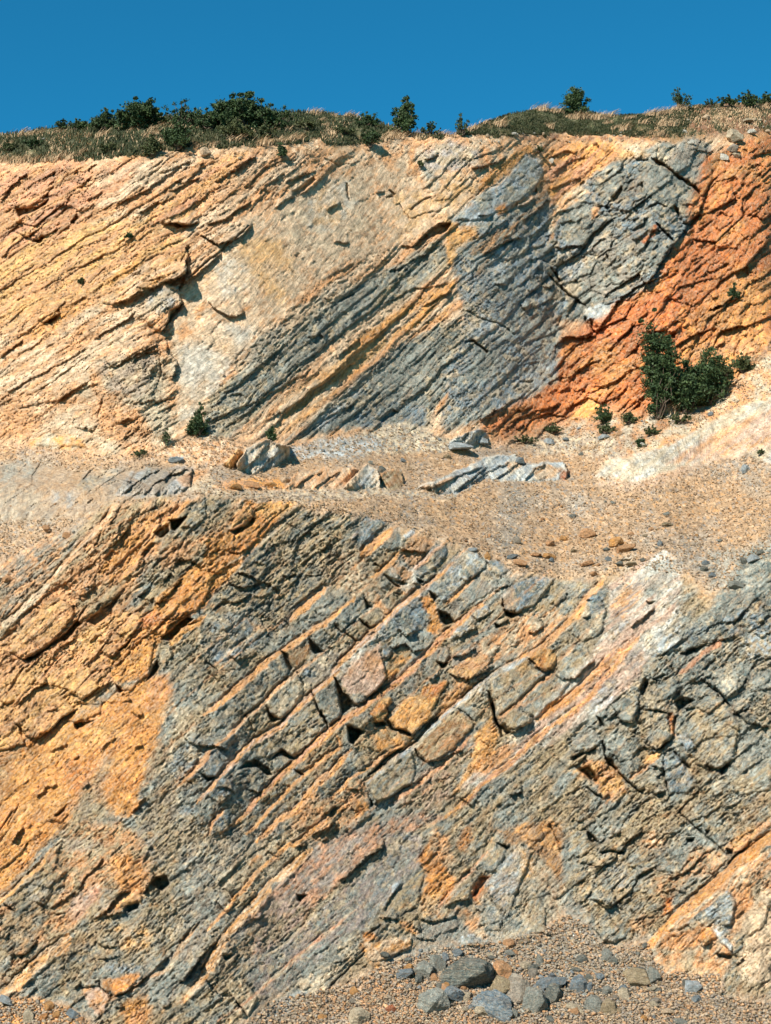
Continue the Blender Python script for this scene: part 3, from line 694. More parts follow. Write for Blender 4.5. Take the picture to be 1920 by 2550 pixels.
paint('K 20,820 160,420 300,80 440,80 220,440 100,760', 'grey', 'blue', 'b2', 12, .6)
paint('K 150,760 270,600 400,460 540,400 520,480 470,640 480,740 240,780', 'dgrey', 'olive', 'm2', 8)
paint('K 250,520 340,470 360,500 270,580', 'lblue', None, f=5)
paint('J 850,1430 1200,1160 1480,860 1540,1040 1250,1350 1100,1500 700,1666 560,1666', 'grey', 'beige', 'm2', 14, .9)
paint('J 600,1600 900,1420 1050,1380 960,1520 760,1650', 'lblue', 'grey', 'b2', 12, .8)
paint('J 960,1330 1000,1270 1090,1350 1020,1380', 'beige', None, f=6)
paint('K 0,1000 200,960 430,940 400,1040 230,1140 190,1240 80,1180', 'lorange', 'cream', 'i2', 10)
paint('K 0,900 130,900 140,960 30,980', 'orange', None, f=7)
paint('K 20,830 300,800 480,860 400,930 150,960', 'grey', 'olive', 'i2', 10, .85)
paint('K 300,800 330,790 480,900 420,930', 'tan', 'lorange', 'i3', 6)
paint('K 480,900 800,780 860,900 780,960 560,960 430,960', 'ggrey', 'grey', 'b2', 10)
paint('K 780,700 1000,700 1060,980 900,920 820,820', 'beige', 'tan', 'i2', 12)
paint('K 460,330 570,130 620,60 720,150 760,260 740,400 800,480 750,640 680,680 640,780 500,730 480,620 540,470 520,370', 'orange', 'lorange', 'm2', 9)
paint('K 580,80 700,100 780,300 740,400 640,300 580,220', 'beige', 'tan', 'i2', 10, .8)
paint('K 480,600 640,600 680,720 600,800 490,740', 'beige', 'yel', 'i2', 12, .8)
paint('K 760,640 960,420 900,400 860,240 900,100 1100,60 1200,200 1060,400 900,640 760,680', 'grey', 'olive', 'm2', 9)
paint('K 780,200 820,60 920,0 900,100 860,240', 'orange', 'brown', 'b2', 8)
paint('K 1100,60 1340,0 1500,0 1666,0 1666,560 1500,300 1340,150 1240,180', 'brown', 'lorange', 'm2', 12, .85)
paint('K 900,620 930,520 960,440 1070,420 1060,520 1000,620 940,680', 'dorange', 'brown', 'b2', 6)
paint('K 940,680 1060,500 1120,560 1000,700', 'lorange', 'cream', 'i2', 6)
paint('K 1060,480 1310,170 1500,300 1640,620 1540,880 1370,980 1100,980 960,830 980,680', 'beige', 'grey', 'm2', 12)
paint('K 1040,500 1280,200 1320,220 1300,500 1180,760 1080,620', 'purple', 'lblue', 'b2', 14, .7)
paint('K 1300,200 1420,230 1460,420 1340,480', 'cream', 'yel', 'i3', 12, .8)
paint('K 1350,620 1440,560 1540,700 1540,900 1440,900', 'grey', 'olive', 'b2', 12, .8)
paint('K 960,700 1080,640 1200,760 1180,960 1080,900', 'blue', 'grey', 'b2', 14, .7)
paint('K 1440,420 1560,380 1666,560 1666,900 1600,900 1560,600', 'gravel', 'beige', 'i3', 14, .8)
paint('K 1500,0 1600,0 1666,250 1640,300', 'orange', 'yel', 'b2', 8, .7)
paint('K 780,960 900,920 1060,1000 1000,1050 860,1040', 'grey', 'lblue', 'i3', 8)
# floor
paint('K 150,1080 700,1000 1666,900 L 0,560 L 130,700 L 300,1020 L 700,1080 L 700,1400 L 0,1600 K 1300,1500 K 560,1200 K 200,1240', 'ggrey', 'grey', 'i3', 16, .85)
paint('K 380,1050 900,1020 1666,1000 L 620,1180 L 760,1500 K 1400,1666 K 760,1560 K 500,1300', 'ggrey', 'grey', 'i3', 18, .8)
paint('K 0,1300 480,1300 760,1600 1666,1600 1666,1900 0,1900', 'gravel', 'tan', 'i3', 14, .8)
paint('I 0,1440 340,1460 700,1600 760,1800 -500,1800 -500,1440', 'lorange', 'tan', 'i3', 10)

# seam relief and colour
def seam(s, w, c, c2=None, h=.22, fall=55, nf='b2', taper=8, a=.92):
    pts = tp(s)
    b = box(pts, fall + 10)
    d, q = linesd(WU[b], WV[b], pts)
    tpr = np.clip(np.minimum(q, 1 - q) * taper, 0, 1)
    wv = 1.15 * w * (0.45 + 0.55 * tpr) * (1 + .45 * NF['i1'][b] + .5 * NF['i2'][b])
    ramp = np.where(d < 0, 0, np.where(d < wv, d / wv, np.exp(-(d - wv) / fall)))
    Hh[b] += h * tpr * ramp * (d > -fall) - h * .55 * tpr * sstep(5, 0, np.abs(d + 1.5)) * (.5 + .8 * (NF['i1'][b] > 0))
    m = sstep(-1.5, 1.5, d) * sstep(wv + 1.5, wv - 1.5, d) * a * sstep(0, .05, tpr)
    col = PAL[c] if c2 is None else PAL[c] + (PAL[c2] - PAL[c]) * sstep(-.25, .25, NF[nf][b])[..., None]
    CC[b] = CC[b] * (1 - m[..., None]) + col * m[..., None]
    Hh[b] -= m * kslab[b] * slab_h[b] * .6
seam(SEAMS['s0'], 15, 'lorange', 'tan')
seam(SEAMS['s1'], 12, 'lorange', 'tan')
seam(SEAMS['sb'], 7, 'beige', 'tan', h=.14)
seam(SEAMS['s2'], 12, 'lorange', 'pinkw', h=.26)
seam(SEAMS['s3'], 14, 'lorange', 'pinktan', h=.28)
seam(SEAMS['s4'], 14, 'tan', 'lorange', h=.22)
seam('J 0,1480 100,1350 250,1080 350,930 450,800 600,620 850,370 1090,200', 20, 'lorange', 'cream', h=.25)
seam('D 370,1160 450,1070 620,940 780,830 900,680 1100,520 1300,330 1440,240 1666,120 E 500,840', 13, 'beige', 'lblue', h=.35)
seam('E 300,960 500,840 640,720 760,580 870,440 1000,300', 13, 'lorange', 'tan', h=.3)
seam('I 0,1400 150,1250 350,1070 570,910', 26, 'lorange', 'cream', h=.35)
seam('I -300,950 0,640 200,460 330,330 430,200', 8, 'yel', 'lorange', h=.3)
seam('J 200,900 420,640 560,470 700,330 900,150 C 1100,1666 D 60,1440 D 300,1260', 9, 'tan', 'lorange', h=.14)
seam('I 820,1500 1100,1350 1400,1180 J 0,1000 J 140,830', 10, 'tan', 'beige', h=.14)
seam('J 300,1640 600,1420 900,1150 1200,900 1450,700', 8, 'pinktan', 'beige', h=.08)
seam('C 100,1240 260,1060 400,880 560,760 690,640', 7, 'tan', 'beige', h=.12)
seam('C 700,1600 900,1380 1060,1200 1200,1080 1340,960 1480,870 D 120,760', 8, 'tan', 'lorange', h=.14)
seam('D 60,1300 300,1080 D 560,900 D 700,800', 8, 'tan', 'lorange', h=.14)
seam('D 560,1340 760,1190 1000,1000 1250,760', 9, 'pinktan', 'tan', h=.12)
seam('D 1000,1460 1300,1180 1560,980 E 440,1600 E 700,1420 E 900,1240 E 1100,1000 E 1300,760', 12, 'pinktan', 'lorange', h=.1)
seam('A 520,700 700,600 900,440 1060,330', 4, 'beige', h=.08)
seam('A 380,1560 560,1420 760,1260 900,1180', 5, 'beige', 'tan', h=.08)
seam('K 620,700 800,500 900,380 1100,200', 8, 'beige', 'pinktan', h=.12)
seam('B 310,590 450,470 590,370', 18, 'tan', 'lorange', h=.25)
seam('B 400,790 500,720 640,590', 8, 'lorange', h=.2)
seam('B 60,1140 160,1050 280,960', 9, 'lorange', h=.15)
seam('B 760,720 900,590 1000,510', 6, 'pinkw', h=.15)
seam('B 1010,1010 1150,890 1280,770', 8, 'tan', 'lorange', h=.15)
seam('C 220,1120 330,1000 400,910', 8, 'tan', h=.2)
seam('C 400,1600 430,1480 520,1370', 6, 'tan', h=.15)
seam('G 400,830 520,690 650,530 830,350 950,190', 10, 'cream', 'tan', h=.3)
seam('G 960,850 1060,700 1180,520 1280,400 1420,260 1550,140', 16, 'tan', 'lorange', h=.35)
seam('G 0,1190 200,1010 400,830', 14, 'cream', 'beige', h=.2)
seam('F 900,590 1000,480 1100,400 1270,300', 11, 'pinktan', h=.2)
seam('L 600,1030 780,840 900,700 1150,500 1350,310 1500,170 1666,50 2200,-380', 26, 'lorange', 'orange', h=.5, fall=90, taper=3)
seam('L 800,860 1000,730 1200,560 1400,380 1666,200', 16, 'tan', 'beige', h=.15, fall=60)
seam('E 440,1480 620,1350 820,1180 960,1010 1100,880', 7, 'tan', 'orange', h=.2)
seam('E 130,1450 300,1340 450,1170 600,1070', 7, 'tan', h=.2)
seam('A 60,1340 200,1200 340,1150', 12, 'yel', 'lorange', h=.3)
seam('J 700,1100 900,960 1110,740', 4, 'beige', h=.12)
seam('F 480,1470 600,1380 720,1290', 5, 'tan', h=.1)
seam('H -300,1990 0,1660 120,1500 250,1330', 6, 'yel', h=.15)

# ledges, cracks and hollows
def ledge(s, h=.3, fall=40, dark=1.0):
    h = h * .52 if h < .45 else .235 + (h - .45) * .35
    pts = tp(s)
    b = box(pts, fall * 2.5)
    if b is None: return
    d, q = linesd(WU[b], WV[b], pts)
    tpr = sstep(0, .12, q) * sstep(1, .88, q)
    dd = np.abs(d)
    endcut = np.exp(-np.maximum(0, dd - fall * 2.5) / 4)
    up = np.where(d < 0, np.exp(-dd / fall), 0)
    Hh[b] += h * tpr * up * endcut
    Hh[b] -= h * .55 * dark * tpr * np.where(d >= 0, np.exp(-dd / 7), 0)
def crack(s, w=6, dep=.35):
    pts = tp(s)
    b = box(pts, w * 3)
    if b is None: return
    d, q = linesd(WU[b], WV[b], pts)
    tpr = sstep(0, .15, q) * sstep(1, .85, q) * .8 + .2
    dep = dep * .75
    ww = w * .42 * tpr * (1 + .8 * NF['i2'][b])
    Hh[b] -= dep * sstep(ww + 1.5, ww * .3, np.abs(d)) * (q > 0) * (q < 1)
def pit(s, dep=.6, edge=4):
    dep = dep * .9
    pts = tp(s)
    b = box(pts, edge + 2)
    if b is None: return
    d = polysd(WU[b], WV[b], pts)
    Hh[b] -= dep * sstep(-1.5, edge, d) * (1 + .3 * NF['i3'][b])
BLK = np.zeros(sh, np.int32)
nblk = [0]
BLKNAME = {}
def block(s, h=.35, tilt=(0, 0), edge=4, grv=.12, flat=.55, lab=None):
    """one traced block: pushed out of the wall, levelled, with its own tilt, and a joint around it"""
    pts = tp(s); h = h * .30; tilt = (tilt[0] * .5, tilt[1] * .35)
    b = box(pts, 30)
    if b is None: return
    d = polysd(WU[b], WV[b], pts)
    ins = sstep(-1.2, edge, d)
    cx, cy = pts.mean(0)
    sx, sy = np.ptp(pts[:, 0]) + 1, np.ptp(pts[:, 1]) + 1
    m = d > 0
    mean = Hh[b][m].mean() if m.any() else 0
    loc = Hh[b]
    tgt = mean + (loc - mean) * (1 - flat * .6)
    pl = h + tilt[0] * (U[b] - cx) / sx + tilt[1] * (V[b] - cy) / sy
    rnd_edge = -.03 * np.exp(-np.maximum(d, 0) / 7) * h / .35
    Hh[b] = loc * (1 - ins) + (tgt + pl + rnd_edge) * ins - grv * .12 * np.exp(-(d / 2.0) ** 2)
    nblk[0] += 1
    bb = BLK[b]; bb[d > -0.5] = nblk[0]; BLK[b] = bb
    if lab: BLKNAME[nblk[0]] = lab

# upper left wall
for s, h, f in [
 ('O 530,305 600,280 700,230 790,170 860,120', .34, 30), ('O 790,235 830,235 870,215 900,190 950,170', .36, 26), ('O 620,350 680,330 760,290 840,265', .3, 26),
 ('O 780,400 830,385 870,400 950,395', .6, 50), ('O 470,760 540,775 600,765 660,720 740,690 790,665', .5, 45), ('O 770,675 820,655 850,640 880,605', .8, 40),
 ('O 440,950 520,900 600,850 635,820', .45, 36), ('O 320,520 420,490 520,460', .2, 20), ('O 300,620 400,590 510,520', .2, 20), ('O 0,300 40,240 90,180 140,160', .4, 30),
 ('O 0,560 60,500 140,440 200,400', .3, 30), ('O 60,420 160,470 230,440 300,400', .4, 25), ('O 350,150 400,140 460,110', .3, 20), ('O 170,840 200,870 250,850 290,820', .5, 40),
 ('O 0,700 100,640 180,570', .2, 25), ('O 100,930 200,880 330,740', .2, 25), ('O 640,700 700,700 770,680', .3, 20),
 ('P 0,395 60,385 110,400 160,400', .5, 40), ('P 215,410 290,380 360,330 440,285', .4, 34), ('P 175,440 230,470 270,490 330,480 400,435 450,390', .65, 50),
 ('P 90,700 150,650 230,590 290,520 300,505', .5, 60), ('P 530,320 570,300 630,265 700,230 760,185 800,160', .3, 40), ('P 590,200 650,170 740,140', .3, 20),
 ('P 350,150 400,105 450,70', .5, 24), ('P 260,200 330,150 400,110', .3, 20), ('P 0,150 80,130 150,90', .3, 20), ('P 60,190 110,200 180,140 220,90', .3, 20),
 ('P 460,260 540,190 600,150', .25, 22), ('P 225,745 250,790 320,830 360,835 410,812', .45, 70), ('P 785,330 850,290', .35, 20), ('P 820,485 890,480', .3, 22),
 ('P 40,690 70,660 110,630 125,560 120,490', .9, 60), ('S 690,320 715,280 730,240 775,185 770,140', 1.0, 60), ('S 735,520 752,490 762,440 720,400 715,340', .55, 40),
 ('S 765,140 800,70 803,0', .8, 50), ('S 440,420 490,460 560,420 690,350', .45, 40), ('S 250,610 320,560 380,520', .5, 40), ('S 500,190 560,170 640,130', .4, 26),
 ('S 0,420 60,370 100,340', .45, 30), ('S 0,570 100,530 250,450 400,360', .3, 30), ('S 60,640 250,600 440,520', .3, 30), ('S 330,715 370,720 410,735', .5, 26),
 ('S 520,700 560,680 590,690', .35, 20), ('S 600,620 640,605 670,600', .3, 16), ('S 200,260 260,230', .5, 20), ('S 560,440 620,400 690,380', .4, 30),
 ('S 980,590 1040,570 1070,600', .25, 20), ('S 1330,330 1380,320 1400,335', .3, 16), ('S 960,500 975,490', .3, 10), ('S 900,640 1000,560 1100,470 1250,350', .2, 30),
 ('S 920,700 1060,620 1200,560 1350,460', .2, 30), ('S 1140,700 1300,600 1480,470 1600,390', .25, 26), ('S 1450,420 1520,370 1560,330', .45, 20), ('S 1280,770 1400,690 1560,590', .2, 20),
 ('N 240,598 300,548 365,482 430,482', .6, 40), ('N 305,182 340,180 370,160', .35, 22), ('N 600,205 640,195 685,172', .5, 24), ('N 520,230 570,225 600,210', .5, 26),
 ('N 575,640 650,590 700,570 780,560', .5, 34), ('N 550,450 590,455 625,450', .45, 22), ('N 740,412 780,395 825,360', .5, 22), ('N 765,480 830,430 890,380', .5, 24),
 ('N 570,560 620,520 700,470', .3, 20), ('N 625,770 690,778', .3, 16), ('N 70,345 110,340', .3, 14), ('N 190,600 240,600 330,540', .3, 24), ('N 120,720 260,660 380,580', .3, 24),
 ('N 100,870 240,800 330,790 430,760', .25, 24), ('N 300,880 350,850 430,800', .4, 22), ('M 120,180 200,150 270,150', .4, 18), ('M 130,330 200,300 290,270', .35, 18), ('M 140,250 240,190 330,170', .25, 16),
 ('M 150,600 190,610 240,592 300,590', .5, 30), ('M 330,400 410,400 500,430', .35, 26), ('M 380,430 440,420 520,430', .3, 18), ('M 600,400 640,390 700,405', .3, 18),
 ('T 410,692 470,650 530,625', .7, 36), ('T 760,680 800,625 870,590 920,612 1000,592 1060,520', .5, 30), ('T 740,500 800,500 870,450 940,420', .4, 26), ('T 880,540 960,540 1050,480', .35, 22),
 ('T 1000,352 1060,290 1080,260', .5, 30), ('T 1100,300 1160,300 1260,310 1300,250', .45, 26), ('T 1390,210 1460,190 1520,150', .6, 30), ('T 1240,270 1300,250', .3, 20), ('T 1380,290 1400,240 1480,190', .4, 26),
 ('T 500,745 560,690 650,650 760,620', .4, 26), ('T 640,770 720,700 780,680', .3, 20), ('R 1560,590 1600,560 1666,490', .4, 30), ('R 1430,560 1500,500 1560,430', .35, 30), ('R 1350,640 1420,600', .4, 24),
 ]: ledge(s, h, f)
# strong edge of the grey buttress against the orange face
ledge('T 735,440 735,370 770,335 900,325 M 430,900 450,860 520,800 600,760 640,700 700,620 740,560 790,490 840,430 880,345 920,290', .9, 45)
for s, d in [('P 622,240 725,170 740,183 640,262 625,260', .4), ('P 840,765 915,725 910,740 860,765', .45), ('N 250,590 300,545 370,482 425,482 400,520 380,538', .7), ('O 770,672 860,640 885,600 870,670 830,700', .6),
 ('S 735,205 790,180 760,230 715,275', .6), ('S 760,120 805,40 795,100 775,130', .5), ('O 75,320 180,315 235,275 235,300 150,345 90,365', .7), ('O 150,480 190,450 230,450 190,490', .6), ('O 330,390 365,350 380,370 350,400', .6),
 ('O 800,395 860,385 900,400 850,412', .6), ('O 210,862 270,825 280,840 240,875', .6), ('M 420,360 470,308 482,330 450,372 430,385', .7), ('N 795,350 830,318 832,345', .6), ('N 650,590 700,565 730,570 660,600', .5),
 ('T 735,285 770,235 755,280', .6), ('T 880,250 890,250 925,290 895,320', .6), ('T 575,530 640,508 635,522', .5), ('T 1190,330 1260,305 1255,330 1210,345', .5), ('T 1385,215 1450,190 1440,210', .6),
 ('T 340,350 375,338 440,392 435,405 380,355', .6), ('V 0,0 1,1 2,0', 0), ('T 0,700 1,701 2,700', 0), ('T -50,690 40,640 60,655 -20,700', .35)]:
    pit(s, d)
for s, w, d in [('M 610,180 660,208 700,238 760,278 820,322 852,362', 11, .8), ('M 720,405 760,482 800,492 842,445', 12, .8), ('M 640,480 680,535 720,572', 9, .7), ('M 570,350 575,290', 7, .4), ('M 545,190 600,190', 5, .3),
 ('M 140,700 190,790 210,830 250,840 300,880', 8, .5), ('N 900,700 940,770', 5, .3), ('M 860,370 890,310 920,270', 9, .6), ('M 400,640 440,720 470,760', 6, .35), ('M 330,600 360,680 420,770 450,800', 6, .3), ('T 700,60 740,100 800,150', 7, .5),
 ('T 860,240 890,300 910,320', 8, .6), ('T 330,210 400,240 480,270 560,320', 4, .25), ('S 410,560 440,600 420,680', 4, .25), ('S 690,390 700,480 680,520', 4, .25), ('S 780,0 820,-60', 5, .3), ('S 620,90 700,70', 3, .2),
 ('P 130,655 300,505 420,400', 6, .4), ('P 770,90 840,120 890,110', 4, .2), ('N 120,370 150,350 130,330', 4, .3), ('N 230,430 330,360', 5, .35), ('N 180,390 230,470 370,430', 3, .2), ('P 885,200 890,290', 5, .35), ('P 640,560 660,540', 4, .2)]:
    crack(s, w, d)
for s, h, t in [
 ('M 130,580 125,520 150,440 210,360 280,320 350,340 380,390 340,450 320,520 300,585 240,590', .55, (.45, -.1)), ('M 325,320 350,260 410,220 470,260 495,320 440,375 400,380', .4, (.3, .1)),
 ('M 580,350 560,200 600,190 690,230 760,280 830,340 838,390 810,460 765,480 720,415 700,400 640,388', .45, (.1, .25)), ('M 612,402 640,392 700,412 738,480 752,540 720,562 660,510', .5, (.3, .2)),
 ('M 690,222 740,120 820,90 870,130 905,230 900,290 860,355 820,310 760,268 710,240', .5, (.3, .2)), ('M 610,540 620,480 645,490 640,540 615,555', .25, (0, 0)), ('M 568,570 600,535 612,560 580,590', .25, (0, 0)),
 ('M 245,840 270,790 320,780 360,820 330,850 290,875', .4, (0, .2)), ('M 190,805 240,760 270,790 240,832', .4, (.1, .2)), ('M 295,900 360,872 430,870 420,930 370,951 310,940', .35, (0, .1)),
 ('N 430,470 560,360 700,262 780,162 840,182 862,260 820,345 740,390 620,455 580,470', .4, (.3, .3)), ('N 525,230 520,190 545,180 575,200 572,222', .3, (0, .1)),
 ('T 790,688 880,592 940,632 900,672', .3, (0, .1)), ('T 800,150 870,100 910,140 860,190', .35, (.1, .2)), ('T 860,210 930,190 1000,200 960,260 900,290', .35, (.1, .3)),
 ('T 1000,350 1075,290 1060,370 1040,382', .3, (.2, 0)), ('T 1080,350 1130,300 1180,320 1100,380', .3, (0, .1)), ('T 630,560 700,560 740,600 720,640 640,640', .3, (.1, .2)),
 ('T 780,600 830,560 880,570 860,610 810,620', .3, (0, .2)), ('T 860,480 930,470 1000,500 960,530 890,530', .35, (0, .3)), ('T 1000,440 1060,420 1060,470 1000,510', .3, (.1, .3)),
 ('S 110,790 200,742 330,760 392,808 260,806', .4, (.2, .1)), ('P 0,690 30,670 75,700 85,740 40,760 0,740', .3, (.1, 0)), ('P 180,50 225,28 235,50 205,85 180,80', .4, (.1, .2)),
 ('O 215,300 250,262 300,272 290,310 240,325', .4, (.2, .2)), ('O 50,305 110,250 190,200 270,150 230,240 200,290 120,318', .4, (.1, .3))]:
    block(s, h, t)

# outcrops that stand on the bench
OUT = {}
def outcrop(s, h, tilt, lab, c=None, c2=None, nf='b2'):
    if c: paint(s, c, c2, nf, 3)
    zone(s, 4, grav=0, bed=.6, blk=.6, fine=1)
    nblk[0] += 1
    pts = tp(s); b = box(pts, 30); d = polysd(WU[b], WV[b], pts); ins = d > 0
    vb = np.where(ins, V[b], -1e9).max(0)[None, :]; vt = np.where(ins, V[b], 1e9).min(0)[None, :]
    up = np.clip((vb - V[b]) / np.maximum(vb - vt, 25), 0, 1)
    Hh[b] += ins * (h * 1.5 * up ** .8 + .25 * NF['m2'][b] * sstep(0, 8, d) + tilt[0] * .8 * NF['i1'][b])
    bb = BLK[b]; bb[d > 0] = nblk[0]; BLK[b] = bb
    OUT[nblk[0]] = lab
outcrop('S 1020,885 1060,815 1150,765 1200,790 1250,800 1250,845 1190,890 1100,925 1040,905', 1.1, (.2, -.6), 'white rock outcrop with a jagged top beside a small shrub on the middle bench', 'white', 'cream')
outcrop('S 965,885 1030,808 1050,828 1020,890 1000,900', .7, (.1, -.4), 'orange rock shoulder leaning against the white rock outcrop', 'orange', 'yel')
outcrop('S 1480,988 1590,868 1640,900 1645,985', .9, (.3, -.4), 'white wedge of rock with a pointed top in the middle of the bench', 'white', 'cream')
outcrop('S 1225,985 1280,925 1400,890 1560,895 1475,990', .6, (.1, -.5), 'cream and orange slanting rock strip left of the white wedge', 'cream', 'tan')
outcrop('T 0,905 60,905 85,960 40,990 0,985 T -30,940', .6, (.2, -.3), 'brown splintered rock standing right of the white wedge', 'olive', 'brown')
outcrop('T 130,985 280,915 430,850 560,835 620,880 760,865 792,905 780,945 650,955 430,945 340,980 300,1010 230,1005', .9, (.2, -.5), 'long blue grey and white outcrop along the front of the bench', 'lblue', 'white', 'm2')
outcrop('S 505,1000 565,920 700,890 830,892 822,990 700,1020', .5, (.1, -.3), 'broad pale grey outcrop half buried in gravel on the left of the bench')
outcrop('T 340,745 420,720 450,770 370,800 270,800 290,770', .5, (.2, -.2), 'pale blue grey rocks at the foot of the upper wall', 'lblue', 'white', 'i3')

# lower wall
for s, d in [('A 0,1290 60,1250 230,1110 278,1130 130,1275 60,1322 0,1322', .9), ('A 565,392 690,372 772,295 780,335 720,388 625,435', .7), ('A 70,320 180,290 220,290 130,400 90,400', .7), ('A 0,470 60,430 70,400 10,440', .5),
 ('C 990,60 1055,95 1110,222 1072,250 1030,150', .6), ('A 1230,1270 1352,1412 1290,1445 1250,1400', .7), ('C 860,505 920,600 985,640 920,672 895,620', .7), ('C 1432,268 1530,410 1640,528 1500,602 1465,420', .9),
 ('C 1560,690 1660,740 1600,850 1560,835', .8), ('C 640,1052 700,1000 790,972 900,1040 930,1098 880,1112 800,1040 700,1045', .7), ('C 930,962 1010,880 1102,972 1050,980 1000,925', .6), ('C 330,1080 400,1122 470,1110 400,1172', .6),
 ('C 1100,1050 1195,1105 1150,1122', .5), ('C 225,1170 270,1150 262,1192', .5), ('D 408,650 540,662 540,692 440,695', .6), ('D 460,465 492,465 470,492', .4), ('D 360,1160 400,1290 450,1342 410,1362 385,1250', .6),
 ('E 60,1310 110,1370 130,1480 240,1590 160,1622 110,1500', .7), ('E 170,470 200,572 300,590 350,590 240,642 200,602', .7), ('E 105,660 158,680 130,706 105,700', .6), ('E 1360,490 1445,495 1390,540', .5),
 ('B 895,900 970,960 950,1000 910,955', .6), ('B 960,1060 1050,1080 1112,1160 1030,1192 990,1142', .8), ('B 345,960 430,1030 380,1052', .6), ('B 310,1115 432,1220 392,1228 340,1172', .6), ('B 420,650 498,710 450,692', .5),
 ('B 785,800 855,838 820,868', .6), ('B 490,750 560,790 655,880 620,885 560,820', .4), ('B 600,925 655,935 650,950', .5), ('B 950,1490 1055,1505 990,1560', .6), ('B 1500,950 1530,1050 1620,1110 1560,1120 1500,1020', .6),
 ('D 215,690 250,690 360,740 230,850', .7), ('G 195,1472 330,1400 440,1335 640,1150 690,1175 560,1300 400,1382 230,1492', .8), ('G 790,1195 700,1165 850,1052 1000,935 945,1050 955,1110', .5),
 ('G 1262,430 1400,342 1420,420 1330,482', .6), ('G 1385,315 1550,285 1450,405 1420,380', .7), ('G 850,640 930,560 990,600 920,670', .35), ('G 960,1430 1060,1320 1112,1270 1050,1372', .6),
 ('H 610,672 720,655 800,642 640,732', .6), ('H 1245,250 1300,140 1330,200 1300,242 1200,332', .8), ('H 952,350 1045,412 1000,432', .6), ('H 450,1450 560,1340 545,1400 480,1460', .4),
 ('I 1245,520 1290,450 1380,430 1400,520 1350,550', .8), ('I 1020,742 1060,680 1150,660 1150,722 1080,750', .6), ('I 20,665 150,735 130,742 40,692', .5), ('I 455,760 500,742 540,752 480,772', .4),
 ('J 950,590 1050,600 1000,662 960,642', .5), ('J 350,1080 430,1080 420,1110 370,1130', .4), ('K 905,620 935,525 965,445 1065,425 1010,520 940,620', .3), ('K 1130,170 1240,180 1215,222 1170,200', .6),
 ('F 860,820 920,780 1040,810 980,850 890,915', .8), ('F 560,720 610,640 650,640 660,700 600,790', .6), ('F 910,420 1000,380 1160,340 1060,410 960,435', .5), ('F 690,640 760,590 830,590 700,660', .5),
 ('F 215,950 260,960 330,1040 250,1030', .5), ('F 60,1380 160,1360 210,1440 260,1520 180,1500', .7), ('F 140,1520 260,1600 300,1666 200,1590', .6), ('F 280,1270 340,1300 400,1390 370,1395 310,1340', .6),
 ('F 600,1150 720,1220 840,1130 760,1225 700,1230', .5), ('F 1120,1360 1240,1380 1180,1410', .5), ('F 1240,1370 1310,1350 1250,1440', .5), ('F 510,1090 560,1040 540,1100', .4), ('F 0,1290 100,1240 220,1215 120,1270 30,1325', .5),
 ('L 135,60 180,80 260,190 230,200 150,150', .6), ('L 235,240 340,215 470,240 440,260 330,250 260,275', .5), ('L 960,130 1030,125 1020,165 970,165', .6), ('L 1100,50 1150,60 1130,100', .5), ('L 1290,200 1350,220 1350,280 1310,260', .5),
 ('L 1210,1080 1350,1090 1340,1140 1240,1130', .4), ('V 0,400 100,440 90,455 20,430', .3), ('V 1010,340 1060,330 1050,365 1020,365', .3), ('I 150,1130 200,1080 190,1110', .5), ('G 1160,600 1260,500 1300,520 1200,640', .35)]:
    pit(s, d)
